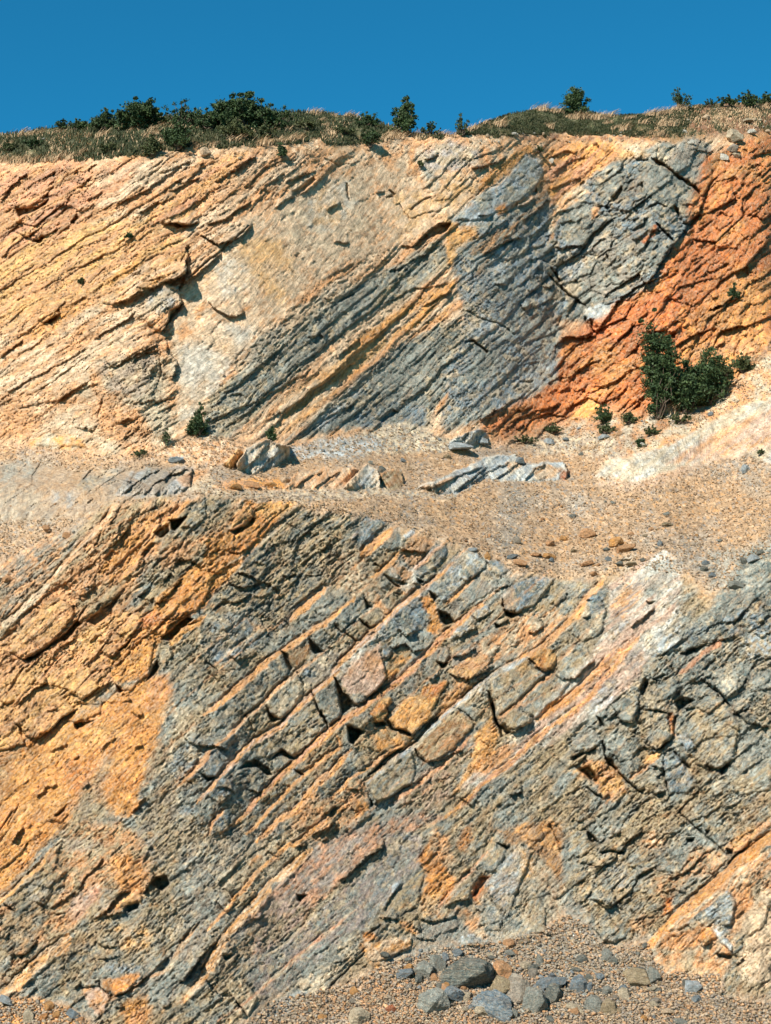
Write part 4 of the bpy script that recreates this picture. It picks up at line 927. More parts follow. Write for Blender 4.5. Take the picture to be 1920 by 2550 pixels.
for s, h, f in [
 ('A 0,860 60,780 110,720 140,655 250,640 350,690', .5, 40), ('A 560,580 660,592 740,530', .35, 26), ('A 640,760 700,770 840,830', .5, 26), ('A 1060,340 1130,380', .35, 18), ('A 1000,760 1050,790 1130,770', .4, 22), ('A 780,660 880,690', .35, 16),
 ('A 560,830 700,870 860,830 990,910', .4, 24), ('A 480,960 600,1010 760,940', .3, 20), ('A 1340,580 1400,500', .35, 18), ('A 560,1430 620,1480 700,1440', .4, 20), ('A 1000,1130 1040,1140', .35, 12), ('A 1500,480 1400,600', .3, 20),
 ('C 220,820 330,862 480,860 580,892', .6, 34), ('C 730,1210 810,1250', .4, 18), ('C 480,1200 560,1190 620,1250', .4, 20), ('C 1400,1420 1450,1360', .35, 14), ('C 1300,1600 1450,1480', .35, 18), ('D 380,470 450,400 550,290', .45, 34),
 ('D 290,540 310,510 380,480', .4, 24), ('D 600,720 680,722 740,762 820,702 900,640 980,570', .55, 40), ('D 870,992 960,970 1110,910 1180,890', .35, 24), ('D 720,1190 780,1150 600,1290', .3, 20), ('D 420,1330 600,1280 770,1150', .35, 26),
 ('D 400,1360 60,1620', .2, 20), ('D 0,1440 60,1400 120,1350', .3, 16), ('D 240,1220 330,1230', .35, 14), ('D 1150,1280 1250,1350', .4, 20), ('D 1560,1250 1666,1230', .5, 24), ('D 0,1666 80,1560 140,1480', .3, 16),
 ('B 650,570 760,570 880,590', .45, 26), ('B 740,840 830,860 960,760', .35, 24), ('B 640,1220 700,1280 770,1230', .45, 26), ('B 560,1380 640,1380 700,1340 760,1400 860,1390', .4, 22), ('B 1130,1310 1240,1240 1300,1220', .4, 26),
 ('B 1080,1460 1180,1440 1290,1380', .4, 24), ('B 1150,790 1200,830 1300,770', .35, 20), ('B 1430,920 1480,880 1560,850', .3, 16), ('B 900,1640 980,1600', .35, 16), ('B 1050,1580 1150,1630 1240,1640 1380,1560', .45, 26),
 ('E 110,690 220,640 400,520', .3, 20), ('E 460,1020 530,1080 590,1060', .4, 22), ('E 590,1080 660,1130 770,1140 940,960', .5, 34), ('E 320,1380 440,1478', .2, 10), ('E 230,1600 430,1480', .5, 34), ('E 390,740 440,745 500,700', .3, 16),
 ('E 1230,710 1290,650 1450,560', .4, 22), ('E 820,610 850,635 900,600', .35, 14), ('E 0,1080 50,1050 100,1030', .35, 16), ('E 960,1460 1040,1440', .3, 16), ('E 860,490 920,480', .3, 12), ('E 560,500 620,520 680,460', .25, 14),
 ('F 340,850 420,980 520,1000 570,900', .5, 30), ('F 580,900 720,880 850,920', .4, 24), ('F 600,1200 720,1220 860,1120', .4, 26), ('F 1000,680 1100,640 1200,700 1330,860', .4, 30), ('F 1200,700 1290,780', .4, 20), ('F 1020,1330 1180,1400 1300,1350', .4, 30),
 ('F 400,1400 470,1480 590,1570', .55, 30), ('F 680,1360 780,1390 790,1480', .45, 24), ('F 700,1580 790,1560', .4, 18), ('F 1010,1170 1060,1250', .3, 16), ('F 900,1260 980,1360', .3, 18), ('F 1340,880 1480,1000 1666,1040', .4, 36),
 ('F 1300,1000 1400,1060', .3, 16), ('F 1060,1500 1120,1590', .4, 18), ('F 1540,250 1590,300 1666,240', .4, 18), ('F 570,940 600,1020 580,1120', .3, 20), ('F 300,1180 280,1270', .3, 14),
 ('L 860,540 960,580', .35, 16), ('L 1110,340 1180,420', .35, 16), ('L 200,620 300,680 380,670', .3, 20), ('L 380,660 440,720', .3, 14), ('L 750,560 830,590', .3, 14), ('L 1060,960 1100,1010 1180,1000', .4, 24), ('L 1350,1080 1440,1090', .3, 16),
 ('L 180,850 260,960 400,1000', .3, 18), ('L 1260,1240 1250,1440', .25, 16), ('L 1380,1180 1440,1100', .3, 16), ('L 1600,640 1640,700', .3, 16),
 ('G 60,1410 200,1475 330,1400', .5, 24), ('G 920,550 1000,470 1085,362', .5, 36), ('G 1280,1012 1370,992 1450,890 1520,800', .45, 32), ('G 640,970 700,930 780,860', .35, 20), ('G 700,860 790,860', .35, 16), ('G 1180,960 1080,960', .3, 20),
 ('G 420,1480 500,1370 640,1290', .3, 24), ('G 740,1330 800,1260', .35, 18), ('G 850,1400 900,1460 1000,1410', .5, 26), ('G 1060,1280 1180,1200', .4, 24), ('G 1340,1300 1400,1180 1500,1130 1590,1070', .5, 34), ('G 20,1350 60,1350', .3, 12), ('G 0,800 90,820', .3, 16),
 ('G 360,380 400,425 430,400', .35, 14), ('G 0,500 60,505', .3, 14), ('G 1460,690 1400,760', .4, 20),
 ('H 80,620 180,702 230,770 320,790 430,712 540,612 640,552', .6, 50), ('H 130,520 300,380 412,330', .5, 40), ('H 560,400 690,470 810,385 940,330', .45, 36), ('H 0,470 60,520', .3, 16), ('H 380,560 480,540', .25, 18), ('H 620,490 690,490', .3, 14),
 ('H 1095,570 1140,610 1190,590', .4, 18), ('H 1050,490 1080,470', .3, 12), ('H 1080,1410 1140,1362 1200,1280', .35, 20), ('H 300,1290 380,1200 480,1180', .3, 30), ('H 670,1215 750,1170', .3, 20), ('H 380,1480 450,1470 520,1500', .3, 18),
 ('H 100,1660 180,1560 200,1530', .4, 16), ('H 840,900 960,780', .2, 16), ('H 620,980 660,940', .2, 12), ('H 410,920 560,840', .25, 18), ('H 1120,860 1180,850', .25, 14),
 ('I 770,800 860,742 950,640 1000,580 1080,560', .55, 32), ('I 1190,585 1250,500 1270,410', .5, 30), ('I 870,762 1000,742 1090,748', .4, 18), ('I 640,560 700,480 860,285', .3, 24), ('I 400,720 520,640 640,560', .3, 20), ('I 290,320 340,345', .3, 12),
 ('I 270,650 310,670 380,700', .4, 18), ('I 940,1452 1060,1392 1250,1262', .5, 36), ('I 680,1360 800,1340', .3, 14), ('I 790,970 860,1020 960,1030', .4, 20), ('I 800,1120 880,1110', .3, 14), ('I 840,1120 1000,1100', .25, 12), ('I 1480,1322 1560,1232 1666,1130', .5, 34),
 ('I 1290,1200 1400,1110', .35, 18), ('I 1350,1540 1420,1500', .3, 16), ('I 50,1460 150,1380', .2, 10), ('I 0,940 50,960', .4, 16), ('I 0,1020 80,1080 200,1100 300,1000', .4, 24), ('I 1290,230 990,250', .3, 16), ('I 960,1540 1020,1510', .3, 14), ('I 620,1380 680,1310', .3, 14),
 ('I 110,1300 280,1130 560,930', .15, 12),
 ('J 1300,492 1380,432 1450,372 1500,322 1560,272 1666,200 K 200,130', .5, 40), ('J 0,1322 100,1200 250,1010 300,980', .45, 28), ('J 720,220 760,240 800,270', .3, 14), ('J 360,540 420,590', .35, 14), ('J 300,640 370,740', .4, 18), ('J 610,790 680,760', .35, 12),
 ('J 1000,1660 1200,1560', .15, 12), ('J 340,1090 420,1110', .3, 12), ('J 950,200 1050,180', .3, 14), ('J 1080,100 1280,0', .3, 14), ('J 120,1230 190,1160', .3, 14),
 ('J 560,1610 510,1560 430,1440 330,1440 260,1380 190,1270', .45, 24), ('K 150,790 300,780', .35, 16), ('K 440,850 480,880 490,840', .4, 16), ('K 480,790 600,820 800,760', .35, 26), ('K 180,740 260,600 340,490', .3, 20), ('K 820,430 900,380', .25, 16),
 ('K 960,710 1000,740', .35, 14), ('K 1500,900 1540,930', .4, 16), ('K 700,690 800,640 900,640', .3, 18), ('K 1040,560 1100,600', .25, 14), ('K 440,940 620,970', .25, 14)]:
    ledge(s, h, f)
for s, w, d in [('C 1130,250 1200,360', 5, .3), ('C 1248,405 1300,520 1350,622 1392,702', 6, .5), ('D 0,560 60,702', 6, .5), ('C 690,590 760,680 800,740', 4, .25), ('C 1040,400 1100,470', 3, .2), ('B 100,1180 170,1250 270,1160', 4, .35), ('B 200,1250 290,1340', 5, .4),
 ('D 540,640 600,722 680,722 742,762', 8, .6), ('D 390,1100 500,1000 640,890 682,862', 8, .7), ('D 780,880 830,962 875,992', 5, .4), ('D 540,540 560,600 520,650', 4, .3), ('D 1380,400 1440,560 1460,640 1490,790', 9, .5),
 ('D 1100,540 1200,590 1270,680', 4, .25), ('A 0,1010 80,930 160,840 190,800', 6, .4), ('A 400,540 440,590 520,562', 3, .2), ('A 0,1140 150,1132 230,1080', 3, .25), ('G 200,1240 270,1330 330,1370', 3, .2), ('G 780,560 840,450', 5, .3), ('G 720,1030 640,1160', 5, .3),
 ('A 380,1500 470,1570', 4, .25), ('A 880,1270 940,1300', 3, .2), ('C 400,250 500,330', 4, .2), ('L 1340,300 1500,190 1666,60', 6, .5), ('L 1340,285 1230,200 1100,90 900,-100 F 1340,1300', 5, .35), ('F 1330,860 1250,760 1150,700', 6, .4),
 ('F 860,930 870,1110', 7, .4), ('F 270,1150 290,1290 420,1440 600,1580', 7, .5), ('F 860,1240 940,1340 1000,1380', 5, .35), ('F 780,1300 790,1480 820,1600', 5, .4), ('F 1120,900 1200,860', 4, .25), ('F 970,1100 1060,1200 1000,1250', 4, .25),
 ('K 1666,250 1600,80 1560,0', 5, .25), ('J 1666,850 1560,900', 4, .3), ('J 1540,1070 1300,1290 1180,1420', 5, .3), ('I 820,1300 830,1360 930,1450', 4, .3), ('I 1666,830 1520,990', 5, .25), ('J 0,1000 130,840', 4, .2), ('H 60,1520 150,1350', 3, .2), ('H 200,200 60,440', 4, .3),
 ('H 0,1560 100,1400', 3, .2), ('E 720,420 700,470 660,500', 4, .25), ('B 650,860 680,820', 4, .3), ('B 1240,1100 1300,1160 1380,1100', 4, .3), ('E 450,1010 360,960', 5, .3)]:
    crack(s, w, d)
for s, h, t in [
 ('A 545,385 680,230 750,190 770,290 680,360 600,400', .5, (.1, .3)), ('A 140,610 170,570 225,575 215,620', .3, (0, .1)), ('A 0,1000 200,780 280,700 400,720 440,800 380,960 300,1060 200,1080 0,1130', .3, (.2, .2)),
 ('A 490,620 640,600 720,540 700,640 600,700 500,690', .2, (.1, .2)), ('A 620,830 740,780 830,830 740,850', .3, (0, .3)), ('A 460,960 620,930 720,960 600,1010 500,1000', .3, (0, .3)), ('A 760,940 830,890 940,920 820,960', .3, (0, .3)),
 ('A 420,1480 520,1370 600,1400 560,1470 480,1500', .2, (0, .1)), ('A 380,1170 440,1110 560,1110 600,1200 480,1230', .25, (.1, .2)),
 ('G 80,1410 110,1300 200,1200 400,1030 560,990 620,1080 600,1130 500,1250 430,1330 330,1385 200,1460', .75, (.35, .35)), ('G 650,1160 700,1090 960,850 1050,880 980,945 830,1035 760,1110', .5, (.2, .3)),
 ('G 530,1210 600,1130 640,1160 590,1220', .3, (.1, .1)), ('G 620,900 720,860 700,930 640,940', .35, (0, .1)), ('G 540,900 600,905 570,940', .35, (0, 0)), ('G 710,850 770,810 795,840 750,865', .35, (0, .1)), ('G 850,640 900,560 990,560 980,600 940,670', .25, (.1, .1)),
 ('G 800,840 870,760 960,760 940,820 880,850', .3, (.1, .2)), ('G 930,1040 1040,1040 1000,1110 960,1130', .3, (0, .2)), ('G 720,1210 800,1190 820,1260 770,1330 740,1300', .3, (.1, .2)), ('G 800,1310 940,1230 1010,1300 900,1340', .3, (0, .3)),
 ('G 850,1400 880,1350 1020,1330 1000,1390 900,1450', .4, (.1, .3)), ('G 980,1200 1120,1080 1190,1160 1100,1260 1030,1310', .4, (.2, .2)), ('G 1320,1480 1350,1360 1410,1350 1420,1440 1370,1540', .4, (.2, 0)),
 ('H 80,610 150,500 280,380 420,360 560,480 620,560 540,610 400,735 320,775 230,715', .45, (.2, .4)), ('H 550,650 640,570 760,480 860,500 830,580 720,640 640,668', .45, (.15, .35)), ('H 350,300 400,200 540,230 600,180 740,210 820,380 700,455 560,390 420,350', .3, (.1, .4)),
 ('H 950,345 1000,200 1150,50 1280,0 1240,250 1100,408 1040,405', .35, (.2, .1)), ('H 800,640 830,600 880,610 850,640', .2, (0, .1)), ('H 900,500 950,440 1040,440 1040,490', .25, (0, .1)), ('H 200,1540 220,1490 270,1480 250,1540', .3, (0, .1)),
 ('H 450,1440 480,1390 560,1330 550,1380', .3, (0, .1)), ('H 880,330 950,270 940,330', .25, (0, .1)), ('H -60,650 60,640 180,700 200,840 60,900 -60,880', .35, (.1, .3)), ('H 0,230 180,220 300,300 200,440 60,520 0,440', .3, (.2, .3)),
 ('I 820,1350 850,1290 1000,1270 1150,1240 1180,1280 1050,1395 950,1440', .45, (.1, .5)), ('I 960,680 1010,590 1110,560 1180,600 1170,650 1060,660 980,720', .35, (.1, .1)), ('I 680,1380 820,1350 930,1440 860,1580', .3, (.1, .2)), ('I 640,640 800,620 900,610 800,780 620,700', .0, (0, .1)),
 ('I 0,1000 100,1085 100,1200 0,1310', .35, (.1, .2)), ('I 240,370 480,330 560,400 400,540 240,500', .25, (.1, .2)), ('I 900,980 980,940 980,1020 920,1030', .2, (0, .1)), ('I 480,750 520,700 570,720 540,750', .25, (0, .1)),
 ('C 870,480 1140,250 1198,370 1095,555 985,635 920,590', .35, (.15, .15)), ('C 1262,405 1436,270 1498,600 1400,695 1340,590', .3, (.1, .1)), ('C 1000,70 1200,0 1240,120 1120,230', .1, (-.2, .1)), ('C 500,480 720,290 980,90 1070,240 860,480 700,600', .2, (.2, .1)),
 ('C 760,880 930,800 1000,900 930,950 780,960', .3, (.1, .2)), ('C 1000,880 1100,780 1200,880 1100,960', .25, (.1, .1)), ('C 330,1080 450,900 530,1010 460,1110 400,1115', .35, (.1, .2)), ('C 370,1260 460,1140 600,1140 610,1240 480,1340', .3, (.1, .2)),
 ('C 450,1460 500,1420 565,1440 560,1560 490,1600', .3, (.1, .1)), ('C 980,1110 1100,1060 1200,1120 1170,1220 1020,1180', .25, (.1, .1)), ('C 930,970 990,920 1080,980 950,1070', .3, (0, .2)),
 ('D 115,275 300,60 470,10 520,180 548,285 450,395 380,455 300,515 230,420', .3, (.2, .2)), ('D 200,640 400,470 600,440 540,560 400,640 330,740 250,700', .3, (.1, .3)),
 ('D 555,640 640,560 700,470 830,420 860,370 970,330 1050,290 1060,350 1000,420 930,540 900,635 790,725 742,755 690,718 640,725', .4, (.1, .25)), ('D 400,580 480,480 580,450 600,490 540,540 555,600 515,650 450,658', .4, (.1, .2)),
 ('D 310,840 400,760 540,705 620,742 700,745 760,770 700,850 600,900 510,920 400,880', .3, (.1, .2)), ('D 785,880 900,750 1130,560 1255,650 1265,690 1100,880 950,968 875,988', .4, (.1, .25)), ('D 372,1165 620,965 760,900 780,1000 780,1100 740,1168 600,1275 470,1340', .4, (.1, .3)),
 ('D 490,70 540,30 600,70 560,120 510,128', .25, (0, .1)), ('D 930,130 1000,50 1070,60 1060,130 1010,190 960,170', .35, (.1, .2)), ('D 1050,240 1140,170 1360,100 1420,0 1480,20 1380,200 1250,310 1130,280', .3, (.1, .2)), ('D 1130,560 1200,490 1350,560 1270,650', .25, (.1, .1)),
 ('D 250,960 300,900 400,950 420,1010 300,1070', .3, (.1, .2)), ('D 1440,560 1666,380 1666,700 1560,720 1470,640', .1, (0, .1)), ('D 1010,1090 1100,1000 1150,1060 1100,1120', .2, (0, .1)), ('D 1460,1260 1560,1240 1600,1340 1500,1390', .3, (.1, .1)),
 ('E 65,1155 250,1005 360,965 460,1060 550,1090 400,1220 300,1350 150,1430 80,1300', .5, (.2, .25)), ('E 385,930 500,862 560,880 615,960 580,1060 530,1065 450,1020', .35, (.1, .2)), ('E 600,1050 620,920 700,850 860,860 935,960 800,1115 720,1130', .4, (.2, .2)),
 ('E 315,1360 450,1200 640,1085 735,1160 600,1325 440,1465', .45, (.2, .2)), ('E 145,1450 300,1372 370,1420 425,1470 280,1565 200,1535', .45, (.2, .2)), ('E 165,450 240,372 400,302 600,302 560,400 420,535 290,578 200,555', .5, (.2, .3)),
 ('E 690,680 850,490 960,440 1030,550 1010,720 930,800 820,835', .3, (.2, .1)), ('E 1225,700 1300,620 1370,560 1440,510 1440,560 1255,705', .3, (.1, .1)), ('E 150,340 220,290 250,290 180,370', .2, (0, .1)), ('E 370,720 480,680 500,700 400,750', .15, (0, .1)),
 ('E 1210,1550 1280,1490 1290,1530 1230,1570', .3, (0, .1)), ('E 960,1460 1040,1440 1100,1530 1040,1560', .3, (.1, .1)), ('E 1090,1370 1200,1290 1300,1300 1290,1400 1240,1480 1150,1480', .4, (.2, .1)),
 ('B 250,460 380,305 550,330 320,555', .3, (.2, .1)), ('B 590,392 700,480 660,560 565,578 490,510', .3, (.1, .1)), ('B 745,740 940,535 1030,505 1050,585 940,710 820,800', .35, (.15, .1)), ('B 825,860 1100,622 1240,572 1365,640 1378,700 1200,850 1050,990 965,990 905,920', .4, (.2, .15)),
 ('B 1150,740 1290,700 1320,740 1220,810', .2, (0, .2)), ('B 670,465 760,382 768,420 730,460', .3, (.1, .1)), ('B 410,1030 500,960 585,1065 555,1110', .25, (.1, .1)), ('B 330,1110 430,1030 550,1120 440,1210', .3, (.1, .1)), ('B 640,1150 740,1120 800,1200 750,1280 690,1270', .3, (.1, .2)),
 ('B 1050,1310 1250,1085 1390,1000 1390,1080 1250,1220 1150,1290', .3, (.1, .1)), ('B 920,1400 1050,1382 1078,1450 1010,1518 950,1480', .35, (.1, .1)), ('B 1000,1060 1380,700 1475,800 1455,870 1280,1000 1120,1145', .3, (.2, .1)), ('B 730,1300 800,1340 860,1380 780,1410', .2, (0, .1)),
 ('B 480,740 620,620 700,700 620,860', .2, (.1, 0)), ('B 650,920 700,800 780,760 820,850 700,950', .2, (.1, .1)), ('B 500,1360 540,1350 610,1400 560,1470 500,1450', .3, (.1, .1)), ('B 1370,700 1440,640 1530,680 1560,740 1480,800', .3, (.1, .1)),
 ('F 575,960 620,902 800,912 850,1110 740,1205 610,1130', .4, (.2, .2)), ('F 300,1200 400,1080 560,1120 600,1195 500,1320 400,1328', .4, (.2, .2)), ('F 0,1120 200,1050 265,1150 200,1215 20,1235', .4, (.1, .3)), ('F 610,1340 640,1272 750,1240 740,1300 650,1345', .25, (0, .1)),
 ('F 785,1330 860,1242 960,1380 1050,1500 1000,1555 820,1595 790,1440', .35, (.2, .1)), ('F 885,1075 960,955 1150,745 1300,855 1400,1000 1350,1300 1230,1380 1060,1320 960,1240', .4, (.3, .2)), ('F 400,1345 560,1292 598,1340 500,1455 420,1420', .35, (.1, .1)),
 ('F 680,1350 780,1260 790,1380 740,1395', .3, (.1, .1)), ('F 350,860 450,800 560,770 570,890 510,1000 430,985', .45, (.2, .1)), ('F 480,1060 560,1000 570,1040 520,1080', .3, (0, .1)), ('F 600,760 700,670 900,700 850,800 800,890 640,880', .3, (.2, .2)), ('F 880,790 960,740 1060,790 960,830', .2, (.1, .1)),
 ('F 885,1110 960,1072 1040,1190 965,1238', .3, (.1, .1)), ('F 220,950 270,940 370,1040 300,1050', .3, (0, .1)), ('F 890,360 1000,290 1200,240 1320,220 1200,310 1060,350 940,420', .35, (.1, .3)), ('F 490,1480 600,1400 700,1370 770,1560 720,1590 620,1560', .3, (.2, .1)),
 ('F 1200,560 1320,500 1400,600 1390,760 1300,800 1210,700', .3, (.2, .2)), ('F 1480,300 1600,240 1760,300 1700,460 1500,440', .3, (.1, .2)), ('F 1240,1380 1420,1300 1666,1340 1666,1560 1400,1600', .25, (.2, .2)), ('F 1420,560 1666,520 1740,700 1500,740', .3, (.1, .3)),
 ('F 1100,1440 1240,1400 1300,1560 1160,1640 1060,1560', .25, (.1, .2)), ('L 670,220 860,205 1055,245 900,420 720,400', .3, (.1, .2)), ('L 150,470 300,440 380,600 300,670 180,620', .3, (.1, .2)), ('L 240,800 400,780 470,940 380,1000 260,980', .4, (.2, .2)),
 ('L 1185,865 1250,900 1350,1000 1345,1078 1240,1000', .45, (.1, .2)), ('L 1052,880 1180,862 1215,960 1120,1000', .45, (.1, .3)), ('L 1215,560 1300,570 1370,630 1330,860 1240,840', .4, (.3, .1)), ('L 830,920 880,875 960,880 900,940', .3, (0, .1)),
 ('L 730,1240 880,1150 1060,1130 940,1260 780,1310', .35, (.1, .3)), ('L 1380,1180 1560,1060 1666,1100 1666,1300 1480,1360', .2, (.1, .1)), ('L 1400,800 1600,560 1666,640 1600,880 1450,960', .3, (.2, .1)), ('L 0,60 130,60 180,180 100,300 0,280', .3, (.1, .1)),
 ('L 560,230 650,180 660,330 600,370', .2, (0, .1)), ('L 1060,330 1180,260 1290,310 1190,420 1120,390', .25, (.1, .2)),
 ('K 1060,480 1310,170 1420,240 1330,480 1220,760 1080,640', .4, (.45, -.1)), ('K 480,900 640,830 790,780 800,860 640,940 520,960', .3, (.1, .2)), ('K 0,1000 200,965 420,945 400,1040 230,1130 80,1150', .35, (.2, .2)), ('K 800,960 900,925 1050,1000 1000,1045 860,1035', .4, (.1, .1)),
 ('K 960,230 1100,160 1200,270 1100,400 950,380', .3, (.2, .2)), ('K 760,640 900,420 930,480 880,640', .3, (.2, 0)), ('K 960,700 1080,640 1190,760 1150,900 1040,880', .3, (.2, .1)), ('K 1350,620 1440,560 1530,700 1530,910 1440,900', .35, (.2, .2)),
 ('K 1420,40 1500,10 1500,130 1400,150 1340,120', .35, (.1, .2)), ('K 150,760 270,600 400,470 530,420 480,560 470,700 240,775', .25, (.2, .2)), ('K 420,800 490,810 480,860 430,860', .25, (0, .1)), ('K 250,520 340,470 360,500 270,580', .2, (0, 0)),
 ('J 360,1290 500,1300 640,1440 560,1600 430,1440', .35, (.2, .1)), ('J 960,1330 1000,1270 1090,1350 1020,1385', .3, (0, .1)), ('J 310,540 420,580 450,660 370,740 320,680', .25, (.1, .2)), ('J 1300,460 1400,440 1330,500', .25, (0, 0)), ('J 600,660 720,600 740,640 620,720', .15, (.1, .2))]:
    block(s, h, t)

for a_ in [('T 640,900 700,880 760,900 740,940 660,945', 'lorange', 'cream'), ('T 752,905 792,903 786,948 750,946', 'brown', 'rust'), ('T 150,985 280,930 330,930 250,1000', 'beige', 'tan'),
           ('T 300,1000 420,880 470,880 360,990', 'grey', 'blue'), ('T 520,870 600,840 620,870 540,920', 'tan', 'beige'), ('S 1100,900 1200,800 1240,810 1180,890', 'lblue', 'white'), ('S 1540,980 1600,890 1620,900 1600,985', 'grey', 'lblue')]:
    paint(a_[0], a_[1], a_[2], 'b2', 5, .85)
for s_l in ['T 180,990 300,935 430,880', 'T 300,1000 380,930 450,880', 'T 360,960 480,890 560,860', 'T 480,945 560,880 600,860', 'T 600,945 650,900 700,880', 'S 1060,900 1120,840 1170,790', 'S 1110,915 1160,860 1220,820', 'S 540,1000 620,930 700,900', 'S 620,1010 720,930 800,905', 'S 1280,980 1340,930 1400,905', 'S 1360,980 1420,930 1480,905']:
    ledge(s_l, .35, 14)
paint('S 820,990 1250,986 1666,982 T 300,1010 T 300,1030 S 1666,1016 1300,1040 820,1004', 'ggrey', 'beige', 'i3', 4, .7)
# the pale slab and bench crest
Hh += ws[6] * .3
lowedge = sstep(0, 26, V - cr) * sstep(70, 26, V - cr)
Hh += ws[3] * lowedge * .25

# ------------------------------------------------------------------ colour that comes with the rock itself
mot = two(lambda a, c: fbm(a / 30, c / 9, 301, 5, .62))
mot2 = fbm(U / 22, V / 22, 302, 5, .65)
greyish = np.clip((2.0 - CC[..., 0] / np.maximum(CC[..., 2], .01)) / .7, 0, 1) * face
dustm = greyish * sstep(.02, .28, mot2 + .5 * n_i1) * .62
CC[:] = CC * (1 - dustm[..., None]) + PAL['beige'] * np.array([.98, .88, .74], F32) * dustm[..., None]
darkm = greyish * sstep(.05, .30, -mot) * .55
CC[:] = CC * (1 - darkm[..., None]) + PAL['dgrey'] * .75 * darkm[..., None]
bm_ = sstep(4.5, 1.2, np.minimum(dlo, dhi)) * np.maximum(kslab, .5 * sstep(.1, .4, n_b1) * ws[4]) * .65 * sstep(-.35, .1, n_i2)
CC[:] = CC * (1 - bm_[..., None]) + PAL['tan'] * .95 * bm_[..., None]
mf = np.clip(1 + .30 * mot + .16 * mot2, .5, 1.5)[..., None]
CC *= mf * face[..., None] + (1 - face[..., None])
rust_m = face * (1 - greyish) * sstep(.12, .4, mot2 - .3 * mot) * .35
CC[:] = CC * (1 - rust_m[..., None]) + PAL['orange'] * rust_m[..., None]
v = 1 + .20 * NF['b2'] * face + .16 * NF['i3'] + .14 * NF['i2']
v += face * kblk * .10 * (rnd(bx, by, 777)[...] - .5) * 2
v += kslab * .22 * (rnd(bed_i, seg_i, 778) - .5)
CC *= np.clip(v, .45, 1.6)[..., None]
gr = rnd(gx, gy, 779)
gc = np.where(gr[..., None] > .86, PAL['blue'] * .9, np.where(gr[..., None] > .7, PAL['cream'], np.where(gr[..., None] < .12, PAL['lorange'], CC)))
gm = (kgrav * (1 - ws[0]) * .45 * (g1 < .45))[..., None]
CC = CC * (1 - gm) + gc * gm
CC *= 0.64

# ------------------------------------------------------------------ positions
hill = sstep(0, 10, V - skyv[None, :])
Yd = base - Hh * (0.25 + .75 * hill)
X3 = Yd * (U - IW / 2) / FOC / yp
Z3 = Yd * TE
bedA = (mixA * a1 + (1 - mixA) * a2) * MPP
bedC = (mixA * c1w + (1 - mixA) * c2w) * MPP
def P(u, v, lift=0.0):
    c = float(np.interp(u, UU, np.arange(NC))); ci = min(int(c), NC - 2)
    sv = float(np.interp(u, UU, skyv)); rr = np.clip((v - sv) / (VB - sv), 0, 1) * (NR - 1); ri = min(int(rr), NR - 2)
    fc, fr = c - ci, rr - ri
    def g(A): return float((A[ri, ci] * (1 - fc) + A[ri, ci + 1] * fc) * (1 - fr) + (A[ri + 1, ci] * (1 - fc) + A[ri + 1, ci + 1] * fc) * fr)
    return Vector((g(X3), g(Yd), g(Z3) + lift))
def mpp(u, v): return P(u, v).y / FOC

